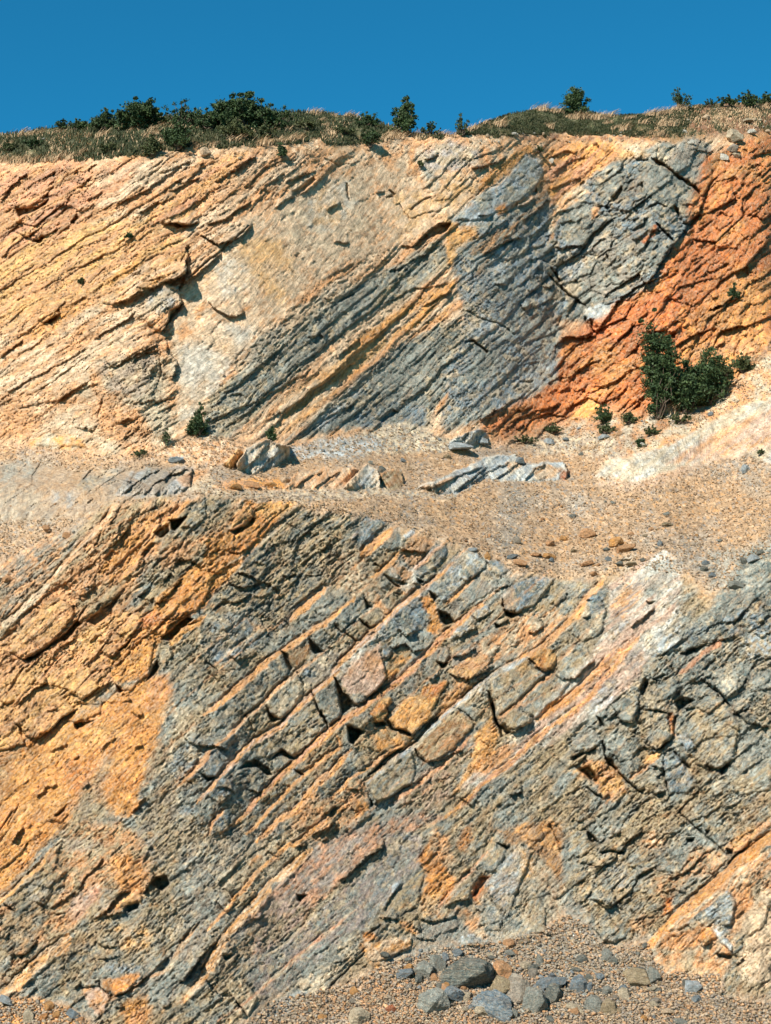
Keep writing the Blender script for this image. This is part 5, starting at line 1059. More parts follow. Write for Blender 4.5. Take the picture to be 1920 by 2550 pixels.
# ------------------------------------------------------------------ materials
def newmat(name):
    m = bpy.data.materials.new(name); m.use_nodes = True
    n = m.node_tree.nodes; n.clear()
    out = n.new('ShaderNodeOutputMaterial'); b = n.new('ShaderNodeBsdfPrincipled')
    m.node_tree.links.new(b.outputs[0], out.inputs[0])
    b.inputs['Roughness'].default_value = .93
    b.inputs['Specular IOR Level'].default_value = .18
    return m, n, m.node_tree.links, b
def rockmat(name, color=None, grain=.55):
    m, n, l, b = newmat(name)
    def nz(vec, scale, det=5, ro=.6, dist=0.0):
        t = n.new('ShaderNodeTexNoise'); t.inputs['Scale'].default_value = scale; t.inputs['Detail'].default_value = det
        t.inputs['Roughness'].default_value = ro; t.inputs['Distortion'].default_value = dist
        l.new(vec, t.inputs['Vector']); return t.outputs['Fac']
    def mr(x, a, b_, c, d):
        t = n.new('ShaderNodeMapRange'); l.new(x, t.inputs[0])
        for i, q in enumerate((a, b_, c, d)): t.inputs[i + 1].default_value = q
        return t.outputs[0]
    def ma(op, x, y):
        t = n.new('ShaderNodeMath'); t.operation = op
        for i, q in enumerate((x, y)):
            if isinstance(q, (int, float)): t.inputs[i].default_value = q
            elif q is not None: l.new(q, t.inputs[i])
        return t.outputs[0]
    tc = n.new('ShaderNodeTexCoord')
    if color is None:
        at = n.new('ShaderNodeAttribute'); at.attribute_name = 'Col'; basec = at.outputs['Color']; grav = at.outputs['Alpha']
        bd = n.new('ShaderNodeAttribute'); bd.attribute_name = 'bed'
        mp = n.new('ShaderNodeMapping'); mp.inputs['Scale'].default_value = (1.0, 5.0, 1.0); l.new(bd.outputs['Vector'], mp.inputs['Vector'])
        bv = mp.outputs[0]; iv = tc.outputs['Object']
    else:
        rg = n.new('ShaderNodeRGB'); rg.outputs[0].default_value = (*color, 1); basec = rg.outputs[0]; grav = None
        oi = n.new('ShaderNodeObjectInfo')
        ad = n.new('ShaderNodeVectorMath'); ad.operation = 'MULTIPLY_ADD'; ad.inputs[1].default_value = (1.0, 1.0, 1.0)
        l.new(tc.outputs['Object'], ad.inputs[0])
        cb = n.new('ShaderNodeCombineXYZ'); mu = ma('MULTIPLY', oi.outputs['Random'], 37.0)
        for i in range(3): l.new(mu, cb.inputs[i])
        l.new(cb.outputs[0], ad.inputs[2]); iv = ad.outputs[0]
        mp = n.new('ShaderNodeMapping'); mp.inputs['Scale'].default_value = (1.0, 1.0, 5.0); l.new(iv, mp.inputs['Vector']); bv = mp.outputs[0]
    n1 = nz(iv, 2.6, 8, .68, .5)
    n2 = nz(bv, 2.2, 7, .66, .7)
    n3 = nz(iv, 15, 6, .72, .4)
    n4 = nz(bv, 7, 6, .72, 1.0)
    if grav is not None:
        def calm(x):
            t = n.new('ShaderNodeMix'); t.data_type = 'FLOAT'; l.new(grav, t.inputs[0]); l.new(x, t.inputs[2]); t.inputs[3].default_value = .5
            return t.outputs[0]
        n2 = calm(n2); n4 = calm(n4)
    f = ma('MULTIPLY', mr(n1, .3, .7, .62, 1.42), mr(n2, .3, .7, .62, 1.42))
    f = ma('MULTIPLY', f, mr(n3, .3, .7, .62, 1.40))
    f = ma('MULTIPLY', f, mr(n4, .3, .7, .68, 1.34))
    mul = n.new('ShaderNodeMix'); mul.data_type = 'RGBA'; mul.blend_type = 'MULTIPLY'; mul.inputs[0].default_value = 1
    l.new(basec, mul.inputs[6]); l.new(f, mul.inputs[7])
    # calcite veins and pale dust
    vn = nz(bv, 1.5, 5, .6, 1.6)
    ve = mr(ma('ABSOLUTE', ma('SUBTRACT', vn, .5), None), .004, .022, 1, 0)
    vn2 = nz(iv, 3.3, 4, .6, 2.2)
    ve2 = mr(ma('ABSOLUTE', ma('SUBTRACT', vn2, .5), None), .003, .02, .8, 0)
    vm = ma('MULTIPLY', ma('MAXIMUM', ve, ve2), .42)
    if grav is not None: vm = ma('MULTIPLY', vm, ma('SUBTRACT', 1.0, grav))
    mv = n.new('ShaderNodeMix'); mv.data_type = 'RGBA'
    l.new(vm, mv.inputs[0]); l.new(mul.outputs[2], mv.inputs[6]); mv.inputs[7].default_value = (.68, .56, .40, 1)
    du = ma('MULTIPLY', mr(nz(iv, 5.5, 8, .78, 1.2), .50, .62, 0, 1), mr(nz(bv, 1.1, 5, .7, .6), .35, .65, .15, .62))
    bw = n.new('ShaderNodeRGBToBW'); l.new(basec, bw.inputs[0]); du = ma('MULTIPLY', du, mr(bw.outputs[0], .24, .42, 1, .12))
    md = n.new('ShaderNodeMix'); md.data_type = 'RGBA'; l.new(du, md.inputs[0]); l.new(mv.outputs[2], md.inputs[6]); md.inputs[7].default_value = (.58, .44, .30, 1)
    mv = md
    # iron stain
    io = mr(nz(bv, .8, 6, .65, .8), .56, .74, 0, .42)
    if grav is not None: io = ma('MULTIPLY', io, ma('SUBTRACT', 1.0, grav)); 
    mi = n.new('ShaderNodeMix'); mi.data_type = 'RGBA'; l.new(io, mi.inputs[0]); l.new(mv.outputs[2], mi.inputs[6]); mi.inputs[7].default_value = (.42, .20, .07, 1)
    l.new(mi.outputs[2], b.inputs['Base Color'])
    # fine relief
    vo = n.new('ShaderNodeTexVoronoi'); vo.feature = 'DISTANCE_TO_EDGE'; vo.inputs['Scale'].default_value = 5.5
    wv = n.new('ShaderNodeVectorMath'); wv.operation = 'ADD'
    nc = n.new('ShaderNodeTexNoise'); nc.inputs['Scale'].default_value = 4; nc.inputs['Detail'].default_value = 4; l.new(iv, nc.inputs['Vector'])
    sc = n.new('ShaderNodeVectorMath'); sc.operation = 'SCALE'; sc.inputs['Scale'].default_value = .35; l.new(nc.outputs['Color'], sc.inputs[0])
    l.new(iv if color is not None else iv, wv.inputs[0]); l.new(sc.outputs[0], wv.inputs[1]); l.new(wv.outputs[0], vo.inputs['Vector'])
    hh = ma('ADD', ma('MULTIPLY', n1, .5), ma('MULTIPLY', n2, .8))
    hh = ma('ADD', ma('ADD', hh, ma('MULTIPLY', n3, .35)), ma('MULTIPLY', n4, .75))
    hh = ma('ADD', hh, ma('MULTIPLY', mr(vo.outputs['Distance'], 0, .03, 0, 1), .22))
    bp = n.new('ShaderNodeBump'); bp.inputs['Strength'].default_value = 1.0; bp.inputs['Distance'].default_value = .16 * grain
    l.new(hh, bp.inputs['Height'])
    if grav is not None: l.new(mr(grav, 0, 1, .16 * grain, .05), bp.inputs['Distance'])
    l.new(hh, bp.inputs['Height']); l.new(bp.outputs[0], b.inputs['Normal'])
    return m
MROCK = rockmat('weathered_rock')
A6 = 0.60
def pc(k, f=A6): return tuple(float(x) * f for x in PAL[k])
STM = {k: rockmat('stone_' + k, pc(k), .5) for k in ('grey', 'dgrey', 'blue', 'lblue', 'tan', 'cream', 'lorange', 'orange', 'rust', 'beige', 'white', 'olive', 'ggrey')}

# ------------------------------------------------------------------ grid -> objects
def tag(o, label=None, cat=None, group=None, kind=None):
    for k, v_ in (('label', label), ('category', cat), ('group', group), ('kind', kind)):
        if v_: o[k] = v_
    return o
pos = np.stack([X3, Yd, Z3], -1).reshape(-1, 3).astype(F32)
colr = np.concatenate([CC, kgrav[..., None]], -1).reshape(-1, 4).astype(F32)
bedv = np.stack([bedA, bedC, Yd * .15], -1).reshape(-1, 3).astype(F32)
idx = np.arange(NR * NC).reshape(NR, NC)
quads = np.stack([idx[:-1, :-1], idx[1:, :-1], idx[1:, 1:], idx[:-1, 1:]], -1).reshape(-1, 4)
def meshfrom(name, q, parent=None, mat=MROCK):
    uq, inv = np.unique(q, return_inverse=True)
    me = bpy.data.meshes.new(name)
    nv, nq = len(uq), len(q)
    me.vertices.add(nv); me.vertices.foreach_set('co', pos[uq].ravel())
    me.loops.add(nq * 4); me.loops.foreach_set('vertex_index', inv.astype(np.int32).ravel())
    me.polygons.add(nq)
    me.polygons.foreach_set('loop_start', np.arange(0, nq * 4, 4, dtype=np.int32))
    me.polygons.foreach_set('loop_total', np.full(nq, 4, np.int32))
    me.update(calc_edges=True)
    a = me.attributes.new('Col', 'FLOAT_COLOR', 'POINT'); a.data.foreach_set('color', colr[uq].ravel())
    a = me.attributes.new('bed', 'FLOAT_VECTOR', 'POINT'); a.data.foreach_set('vector', bedv[uq].ravel())
    me.materials.append(mat)
    o = bpy.data.objects.new(name, me); COL.objects.link(o)
    if parent: o.parent = parent
    return o
own = OWN[:-1, :-1].ravel()
blk = BLK[:-1, :-1].ravel().astype(np.int64)
# joint-bounded blocks read from the fracture pattern, where the wall is blocky
cellid = ((bx.astype(np.int64) + 500) * 4000 + (by.astype(np.int64) + 500))[:-1, :-1].ravel() + 10 ** 7
slabid = (bed_i.astype(np.int64) * 4000 + seg_i.astype(np.int64) + 2000)[:-1, :-1].ravel() + 5 * 10 ** 8
inframe = ((U > -5) & (U < 1925) & (V < 2555))[:-1, :-1].ravel()
ks = kslab[:-1, :-1].ravel() > .5; kb = kblk[:-1, :-1].ravel() > .5
pid = np.where(blk > 0, blk, np.where(ks & (own == 4), slabid, np.where(kb & ((own == 1) | (own == 2) | (own == 4)), cellid, 0)))
pid = np.where(inframe, pid, 0)
pid = np.where((own == 0) | (own == 3) | (own == 5), np.where(np.isin(blk, list(OUT.keys())), blk, 0), pid)
names = {0: 'grassy_hilltop', 1: 'upper_cliff', 2: 'orange_slope', 3: 'gravel_bench', 4: 'lower_cliff', 5: 'quarry_floor', 6: 'pale_rock_slab'}
STRUCT = {}
outk = list(OUT.keys())
for k, nm in names.items():
    sel = (own == k) & ~np.isin(pid, outk)
    qs = quads[sel]; ps = pid[sel]
    o_ = np.argsort(ps, kind='stable'); qs = qs[o_]; ps = ps[o_]
    ids, st_, cn = np.unique(ps, return_index=True, return_counts=True)
    rest = [qs[ps == 0]]
    parts = []
    for i, s0, c0 in zip(ids, st_, cn):
        if i == 0: continue
        if c0 < 70: rest.append(qs[s0:s0 + c0])
        else: parts.append((i, s0, c0))
    parts.sort(key=lambda t: (t[0] > 10 ** 6, -t[2]))
    for t in parts[290:]: rest.append(qs[t[1]:t[1] + t[2]])
    parts = parts[:290]
    root = meshfrom(nm, np.concatenate(rest))
    tag(root, kind='structure')
    STRUCT[k] = root
    for i, s0, c0 in parts:
        meshfrom('rock_slab' if i > 10 ** 8 else 'rock_block', qs[s0:s0 + c0], root)
for k, lab in OUT.items():
    sel = pid == k
    if sel.any():
        tag(meshfrom('rock_outcrop', quads[sel]), lab, 'rock outcrop', 'rock outcrops on the bench')

# ground that goes on behind the skyline
n2 = 24
bk = []
for j in range(n2 + 1):
    y = Yd[0] + (j / n2) ** 1.5 * 60
    z = Z3[0] - .05 * (j > 0) - (j / n2) ** 1.5 * 60 * .04
    bk.append(np.stack([X3[0] * (1 + j / n2 * .6), y, z], -1))
bk = np.array(bk)
me = bpy.data.meshes.new('hilltop_back')
vi = np.arange((n2 + 1) * NC).reshape(n2 + 1, NC)
fq = np.stack([vi[:-1, :-1], vi[:-1, 1:], vi[1:, 1:], vi[1:, :-1]], -1).reshape(-1, 4)
me.from_pydata(bk.reshape(-1, 3).tolist(), [], fq.tolist())
mg, n_, l_, b_ = newmat('dry_hill_ground')
nz_ = n_.new('ShaderNodeTexNoise'); nz_.inputs['Scale'].default_value = 1.5; nz_.inputs['Detail'].default_value = 6
rp = n_.new('ShaderNodeValToRGB'); rp.color_ramp.elements[0].color = (.04, .06, .02, 1); rp.color_ramp.elements[1].color = (.25, .18, .1, 1)
tcn = n_.new('ShaderNodeTexCoord'); l_.new(tcn.outputs['Object'], nz_.inputs['Vector']); l_.new(nz_.outputs['Fac'], rp.inputs[0]); l_.new(rp.outputs[0], b_.inputs['Base Color'])
me.materials.append(mg)
o = bpy.data.objects.new('hilltop_ground', me); COL.objects.link(o); tag(o, kind='structure')
# ground towards and under the viewer, out to the horizon
zb = float(Z3[-1].mean()); yb = float(Yd[-1].mean())
row = [(float(X3[-1, i]), float(Yd[-1, i]) + .02, float(Z3[-1, i]) - .01) for i in range(0, NC, 6)] + [(float(X3[-1, -1]), float(Yd[-1, -1]), float(Z3[-1, -1]))]
vs = list(row); m_ = len(row)
for j, (yy, zz) in enumerate([(36, zb - 1.6), (20, zb - 4), (-30, zb - 5), (-400, zb - 5)]):
    for (x, y, z) in row: vs.append((x * (1 + j * 2.0), yy, zz))
fs = [(j * m_ + i, (j + 1) * m_ + i, (j + 1) * m_ + i + 1, j * m_ + i + 1) for j in range(4) for i in range(m_ - 1)]
me = bpy.data.meshes.new('quarry_ground'); me.from_pydata(vs, [], fs)
mgr = rockmat('pale_gravel', pc('gravel'), .5); me.materials.append(mgr)
o = bpy.data.objects.new('quarry_ground', me); COL.objects.link(o); tag(o, kind='structure')

# ------------------------------------------------------------------ loose stones
def rock_mesh(name, seed, sub=3, flat=(1, 1, 1), rough=.06):
    R = random.Random(seed)
    bm = bmesh.new(); bmesh.ops.create_icosphere(bm, subdivisions=sub, radius=1)
    pl = []
    for i in range(13):
        zz_ = 1 - 2 * (i + .5) / 13; rr_ = math.sqrt(1 - zz_ * zz_); aa_ = i * 2.39996
        nvec = (Vector((rr_ * math.cos(aa_), rr_ * math.sin(aa_), zz_)) + Vector((R.gauss(0, .33), R.gauss(0, .33), R.gauss(0, .33)))).normalized(); pl.append((nvec, R.uniform(.52, .88)))
    off = Vector((R.uniform(0, 50), R.uniform(0, 50), R.uniform(0, 50)))
    for v_ in bm.verts:
        d = v_.co.normalized(); rr = 1.3
        for nn, q in pl:
            k = d.dot(nn)
            if k > .05: rr = min(rr, q / k)
        if sub > 1:
            rr += rough * mnoise.noise(d * 3.1 + off) + rough * .55 * mnoise.noise(Vector((d.x * 4, d.y * 4, d.z * 16)) + off) + rough * .3 * mnoise.noise(d * 14 + off)
        v_.co = Vector((d.x * rr * flat[0], d.y * rr * flat[1], d.z * rr * flat[2]))
    me = bpy.data.meshes.new(name); bm.to_mesh(me); bm.free()
    me.materials.append(STM['grey'])
    return me
BIGM = [rock_mesh('boulder', 100 + i, 4, random.choice([(1, .8, .62), (1, .9, .75), (1, .7, .5)]), .05) for i in range(9)]
SMM = [rock_mesh('stone', 200 + i, 2, random.choice([(1, .85, .7), (1, .7, .5), (1, 1, .8)]), .08) for i in range(8)]
def put(me, name, u, v, w, h, col, rot=None, sink=.34, tiltd=0):
    """w,h: apparent size on the sheet"""
    s = mpp(u, v)
    o = bpy.data.objects.new(name, me); COL.objects.link(o)
    p = P(u, v + h * .3)
    o.location = p + Vector((0, -w * s * .15, h * s * (.5 - sink)))
    zz = h * s * .5 / max(.45, max(abs(x.co.z) for x in me.vertices) if len(me.vertices) < 700 else .62)
    o.scale = (w * s * .62, w * s * .56, zz * 1.15)
    o.rotation_euler = (random.uniform(-.2, .2), math.radians(tiltd) + random.uniform(-.08, .08), random.uniform(-.5, .5) if rot is None else rot)
    o.material_slots[0].link = 'OBJECT'; o.material_slots[0].material = STM[col]
    return o
def cp(k, x, y, w, h):
    ox, oy, f = CR[k]; return ox + x * f, oy + y * f, w * f, h * f
BOULD = [
 ('K', 870, 1210, 400, 200, 'dgrey', 0, 'largest dark grey boulder with a sloping top in the rubble below the wall'),
 ('K', 590, 1450, 270, 200, 'grey', 8, 'rounded grey boulder with an undercut shaded base on the tan gravel at the bottom'),
 ('K', 615, 1150, 110, 180, 'grey', 0, 'upright grey boulder left of the largest dark boulder'),
 ('K', 520, 1190, 190, 150, 'grey', -10, 'low grey rock just left of the upright boulder'),
 ('K', 1080, 1480, 340, 160, 'blue', 12, 'long blue grey boulder lying low in the middle of the rubble'),
 ('K', 760, 1400, 210, 100, 'blue', 20, 'blue grey rock wedged right of the rounded undercut boulder'),
 ('K', 1160, 1210, 200, 140, 'tan', 0, 'tan boulder right of the largest dark boulder'),
 ('K', 1290, 1350, 220, 200, 'ggrey', 10, 'blocky tan and grey boulder with dark shaded side in the rubble'),
 ('K', 1150, 1340, 160, 150, 'olive', 0, 'brownish grey rock left of the blocky tan boulder'),
 ('K', 1430, 1450, 190, 190, 'grey', -15, 'angular grey boulder right of the long blue grey boulder'),
 ('K', 1590, 1390, 170, 160, 'dgrey', 0, 'dark boulder with a pinkish top right of the angular grey boulder'),
 ('K', 1540, 1310, 200, 90, 'blue', -12, 'thin blue grey slab resting above the dark pinkish boulder'),
 ('K', 245, 1530, 95, 75, 'rust', 10, 'small rust red stone on the tan gravel'),
 ('K', 1475, 1130, 70, 90, 'grey', 0, 'small upright grey stone on the rubble slope'),
 ('K', 1065, 1090, 75, 42, 'beige', 0, 'small pale stone above the tan boulder'),
 ('K', 1420, 1230, 80, 90, 'ggrey', 0, 'pale grey stone below the small upright stone'),
 ('K', 700, 1345, 80, 60, 'lorange', 0, 'small orange stone between the two blue grey rocks'),
 ('K', 600, 1275, 70, 60, 'tan', 0, 'small tan stone under the upright grey boulder'),
 ('K', 350, 1240, 150, 60, 'blue', -20, 'flat blue grey stone at the left end of the rubble'),
 ('K', 390, 1190, 90, 60, 'lorange', 0, 'pale orange stone at the left end of the rubble'),
 ('K', 1010, 1550, 150, 70, 'beige', 10, 'pale flat stone in front of the long blue grey boulder'),
 ('K', 1250, 1560, 110, 90, 'grey', 0, 'grey stone at the right end of the long blue grey boulder'),
 ('K', 1500, 1400, 60, 50, 'blue', 0, 'small blue grey stone on top of the angular boulder'),
 ('L', 70, 1320, 150, 120, 'blue', 15, 'blue grey angular boulder at the right end of the dark rubble group'),
 ('L', 150, 1280, 90, 60, 'dgrey', 0, 'dark stone behind the blue grey angular boulder'),
 ('L', 550, 1260, 230, 120, 'olive', 8, 'wide low boulder with an orange top and dark shadow beneath'),
 ('L', 675, 1250, 110, 120, 'grey', 0, 'grey boulder touching the wide orange topped boulder'),
 ('L', 1010, 1345, 130, 90, 'lblue', -20, 'pale grey pointed boulder on the gravel at the lower right'),
 ('L', 1045, 1450, 90, 65, 'blue', 0, 'blue grey stone below the pale pointed boulder'),
 ('L', 950, 1320, 55, 55, 'dgrey', 0, 'small dark stone left of the pale pointed boulder'),
 ('L', 355, 1130, 90, 80, 'dgrey', 0, 'dark grey boulder on the rubble slope under the wall'),
 ('L', 190, 1490, 170, 120, 'grey', 20, 'grey slab leaning in the lower rubble'),
 ('L', 320, 1510, 140, 110, 'olive', 0, 'brownish boulder right of the leaning grey slab'),
 ('L', 310, 1385, 120, 70, 'grey', 0, 'flat grey boulder above the brownish boulder'),
 ('L', 445, 1410, 100, 100, 'beige', 0, 'round pale boulder with an orange face in the lower rubble'),
 ('L', 800, 1555, 90, 40, 'cream', 15, 'long cream stone lying on the gravel'),
 ('L', 605, 1610, 60, 60, 'lorange', 0, 'small orange stone near the bottom edge'),
 ('L', 700, 1470, 110, 60, 'ggrey', 0, 'pale grey stone above the long cream stone'),
 ('L', 900, 1640, 90, 60, 'grey', 0, 'grey stone at the bottom edge right of the orange stone'),
 ('L', 40, 1210, 110, 50, 'dgrey', 0, 'small flat dark stone on top of the rubble'),
 ('L', 30, 1520, 150, 50, 'beige', 15, 'long pale stone at the bottom of the rubble'),
 ('L', 620, 1010, 50, 40, 'dgrey', 0, 'small dark stone at the foot of the orange band'),
 ('I', 235, 1600, 110, 130, 'beige', 0, 'pale upright boulder in the lower left corner'),
 ('I', 610, 1570, 130, 60, 'blue', 22, 'blue grey slab on the orange rubble at the lower left'),
 ('I', 60, 1450, 120, 50, 'lblue', 25, 'pale blue slab at the left edge of the floor'),
 ('I', 410, 1510, 90, 80, 'lorange', 0, 'orange stone right of the pale upright boulder'),
 ('I', 370, 1600, 90, 70, 'orange', 0, 'second orange stone on the lower left heap'),
 ('I', 670, 1620, 50, 50, 'tan', 0, 'tan stone right of the blue grey slab'),
 ('I', 475, 1580, 80, 60, 'lorange', 0, 'orange stone left of the blue grey slab'),
 ('J', 1435, 1390, 70, 80, 'lorange', 0, 'orange stone on the gravel slope below the purple slab'),
 ('J', 1435, 1475, 60, 50, 'ggrey', 0, 'pale stone below the orange stone on the gravel slope'),
 ('J', 1480, 1590, 210, 140, 'beige', 0, 'pale beige boulder at the bottom left of the rubble'),
 ('J', 1170, 1600, 80, 70, 'lorange', 0, 'orange stone left of the pale beige boulder'),
 ('J', 1075, 1550, 50, 40, 'dgrey', 0, 'small dark stone on the pale rubble at the bottom'),
 ('V', 870, 220, 66, 44, 'tan', 0, 'tan boulder in the middle of the gravel bench'),
 ('V', 995, 255, 74, 56, 'lorange', 0, 'orange boulder right of the tan boulder on the gravel bench'),
 ('V', 1030, 287, 70, 34, 'tan', -15, 'flat tan stone in front of the orange boulder'),
 ('V', 565, 250, 38, 40, 'ggrey', 0, 'pale grey angular stone on the left of the gravel bench'),
 ('V', 767, 242, 46, 26, 'lorange', 0, 'flat orange stone left of the tan boulder'),
 ('V', 955, 290, 36, 20, 'dgrey', 0, 'small dark stone left of the orange boulder'),
 ('V', 960, 330, 30, 26, 'blue', 0, 'blue grey stone below the orange boulder'),
 ('V', 1185, 265, 30, 30, 'blue', 0, 'blue grey stone right of the orange boulder'),
 ('V', 1060, 222, 34, 22, 'tan', 0, 'small tan stone behind the orange boulder'),
 ('V', 808, 146, 30, 26, 'dgrey', 0, 'dark stone near the back of the gravel bench'),
 ('V', 1215, 137, 34, 20, 'grey', 0, 'small grey stone far back on the gravel bench'),
 ('V', 1210, 182, 42, 18, 'olive', 0, 'flat brownish stone far back on the gravel bench'),
 ('V', 1060, 352, 60, 26, 'olive', 0, 'brownish stone at the edge above the pinkish band'),
 ('V', 1012, 352, 40, 26, 'dgrey', 0, 'dark stone left of the brownish stone at the bench edge'),
 ('V', 870, 350, 60, 22, 'tan', -15, 'long tan stone at the front of the bench'),
 ('V', 900, 395, 46, 18, 'tan', 0, 'flat tan stone at the lip of the bench'),
 ('V', 440, 315, 34, 36, 'lorange', 0, 'orange stone at the tip of a grey slab'),
 ('V', 376, 290, 40, 24, 'lblue', 0, 'pale blue stone on top of a grey slab'),
 ('V', 545, 322, 46, 22, 'blue', 0, 'flat blue grey stone below the pale grey angular stone'),
 ('V', 650, 312, 60, 20, 'brown' if False else 'tan', 0, 'flat tan stone in the middle front of the bench'),
 ('V', 700, 318, 50, 26, 'lorange', 0, 'pale orange stone in the middle front of the bench'),
 ('V', 717, 336, 26, 26, 'blue', 0, 'small blue stone beside the pale orange stone'),
 ('V', 580, 345, 60, 30, 'tan', 0, 'wide tan stone near the slab tips'),
 ('V', 710, 262, 46, 28, 'tan', 0, 'tan stone left of the flat orange stone'),
 ('V', 815, 297, 44, 14, 'olive', 0, 'thin brownish stone below the tan boulder'),
 ('V', 1110, 335, 30, 20, 'dgrey', 0, 'dark stone right of the brownish stone at the bench edge'),
 ('V', 1585, 328, 46, 34, 'lblue', 0, 'pale blue stone at the right end of the bench'),
 ('V', 1620, 305, 40, 24, 'dgrey', 0, 'dark stone beside the pale blue stone'),
 ('V', 1550, 340, 34, 30, 'dgrey', 0, 'round dark stone left of the pale blue stone'),
 ('V', 1505, 440, 56, 34, 'grey', 0, 'grey boulder sunk in the gravel tongue on the right'),
 ('V', 1380, 346, 34, 26, 'blue', 0, 'blue grey stone on the bench above the pink band'),
 ('V', 1375, 372, 40, 26, 'dgrey', 0, 'dark stone under the blue grey stone above the pink band'),
 ('V', 1410, 400, 40, 26, 'blue', 0, 'blue grey stone in the gravel tongue'),
 ('T', 1555, 897, 52, 42, 'lblue', 0, 'pale blue boulder on the crest of the gravel at the right'),
 ('T', 705, 778, 46, 28, 'lblue', 0, 'pale blue boulder on the scree below the orange face'),
 ('T', 940, 760, 46, 22, 'lblue', 0, 'flat pale stone on the scree below the shrub'),
 ('T', 1115, 795, 34, 24, 'white', 0, 'white stone on the scree beside the pale slab'),
 ('T', 780, 770, 34, 20, 'blue', 0, 'blue grey stone right of the pale blue boulder'),
 ('T', 265, 842, 34, 22, 'olive', 0, 'brown stone on the bench above the long outcrop'),
 ('T', 75, 860, 26, 20, 'blue', 0, 'blue grey stone above the splintered rock'),
 ('T', 845, 832, 26, 20, 'dgrey', 0, 'dark stone right of the long outcrop'),
 ('T', 580, 860, 46, 32, 'blue', 0, 'blue grey block on top of the long outcrop'),
 ('T', 1405, 660, 30, 24, 'blue', 0, 'blue grey stone below the shrubs on the right scree'),
 ('T', 410, 775, 60, 30, 'lblue', 0, 'flat pale block at the foot of the upper wall'),
 ('T', 320, 800, 110, 34, 'lblue', 0, 'wide pale blue rock at the foot of the upper wall'),
 ('S', 765, 858, 66, 30, 'blue', 10, 'blue grey stone on the heap left of the white outcrop'),
 ('S', 1600, 868, 24, 22, 'grey', 0, 'grey stone on the tip of the white wedge'),
 ('S', 1650, 900, 40, 40, 'dgrey', 0, 'dark stone right of the white wedge'),
 ('S', 1170, 965, 60, 34, 'lorange', 0, 'orange block in the hollow before the white outcrop'),
 ('S', 1090, 965, 66, 36, 'tan', 0, 'tan block left of the orange block in the hollow'),
 ('S', 1020, 975, 60, 26, 'lorange', 0, 'pale orange block at the left end of the hollow'),
 ('S', 1235, 945, 60, 30, 'cream', 0, 'cream block at the right end of the hollow'),
 ('G', 390, 385, 70, 60, 'brown' if False else 'tan', 0, 'tan stone on the left gravel slope'),
 ('G', 610, 412, 34, 30, 'white', 0, 'small white stone on the left gravel slope'),
 ('G', 550, 435, 70, 60, 'tan', 0, 'tan stone beside the small white stone'),
 ('G', 60, 800, 90, 60, 'tan', 0, 'tan stone at the left edge above the big tan block'),
 ('R', 1500, 235, 60, 56, 'beige', 0, 'round pale boulder at the top of the fault between grey and orange rock'),
 ('R', 1500, 290, 60, 50, 'ggrey', 0, 'pale boulder below the round pale boulder'),
 ('R', 1460, 330, 44, 36, 'white', 0, 'white stone in the crack beside the grey block'),
 ('R', 1580, 222, 40, 26, 'white', 0, 'white stone on the rim right of the round pale boulder'),
 ('R', 1520, 325, 40, 24, 'beige', 0, 'beige stone at the head of the fault'),
 ('R', 1385, 160, 40, 30, 'cream', 0, 'cream stone on the bare soil of the hilltop'),
 ('R', 1560, 178, 46, 16, 'beige', 0, 'flat beige stone on the bare soil of the hilltop'),
 ('R', 1270, 128, 18, 14, 'white', 0, 'small white stone on the skyline'),
 ('R', 716, 345, 30, 26, 'white', 0, 'white stone in the gully head under the grass'),
 ('R', 1320, 268, 34, 26, 'white', 0, 'white stone at the cliff edge'),
 ('R', 555, 232, 36, 18, 'white', 0, 'white stone at the edge of the green turf'),
 ('R', 440, 240, 24, 18, 'beige', 0, 'beige stone at the cliff edge below the turf'),
 ('Q', 885, 305, 50, 44, 'cream', -30, 'cream block jutting from the cliff edge'),
 ('Q', 190, 255, 26, 14, 'white', 0, 'white stone on the left hilltop grass'),
 ('Q', 295, 230, 16, 12, 'cream', 0, 'cream stone on the left hilltop soil'),
]
for i, (k, x, y, w, h, c, td, lab) in enumerate(BOULD):
    u, v, w, h = cp(k, x, y, w, h)
    if k in 'KL': h *= 1.15
    big_ = w > 24
    o = put((BIGM if big_ else SMM)[i % (9 if big_ else 8)], 'boulder' if big_ else 'stone', u, v, w, h, c, tiltd=td)
    tag(o, lab, 'boulder' if big_ else 'stone', 'loose rocks on the quarry benches')
# scattered stones
ANCH = []
for k_, x_, y_, w_, h_, c_, t_, lab_ in BOULD:
    u_, v_, _, _ = cp(k_, x_, y_, w_, h_); ANCH.append((u_, v_, lab_))
PREP = {'on', 'in', 'at', 'of', 'with', 'under', 'below', 'above', 'beside', 'behind', 'right', 'left', 'between', 'among', 'sunk', 'rising', 'joined', 'growing', 'lying', 'near', 'far', 'high', 'resting', 'wedged', 'touching', 'the', 'a', 'and', 'from', 'just', 'jutting', 'standing', 'leaning'}
def shorten(lab, mx=8):
    w = lab.split()
    if len(w) <= mx: return lab
    w = w[:mx]
    while w and w[-1] in PREP: w.pop()
    return ' '.join(w)
USED = {}
CN = dict(tan='tan', cream='cream', grey='grey', lorange='pale orange', olive='brownish', blue='blue grey', dgrey='dark grey', ggrey='pale grey', beige='beige', lblue='light blue grey', white='white', orange='orange')
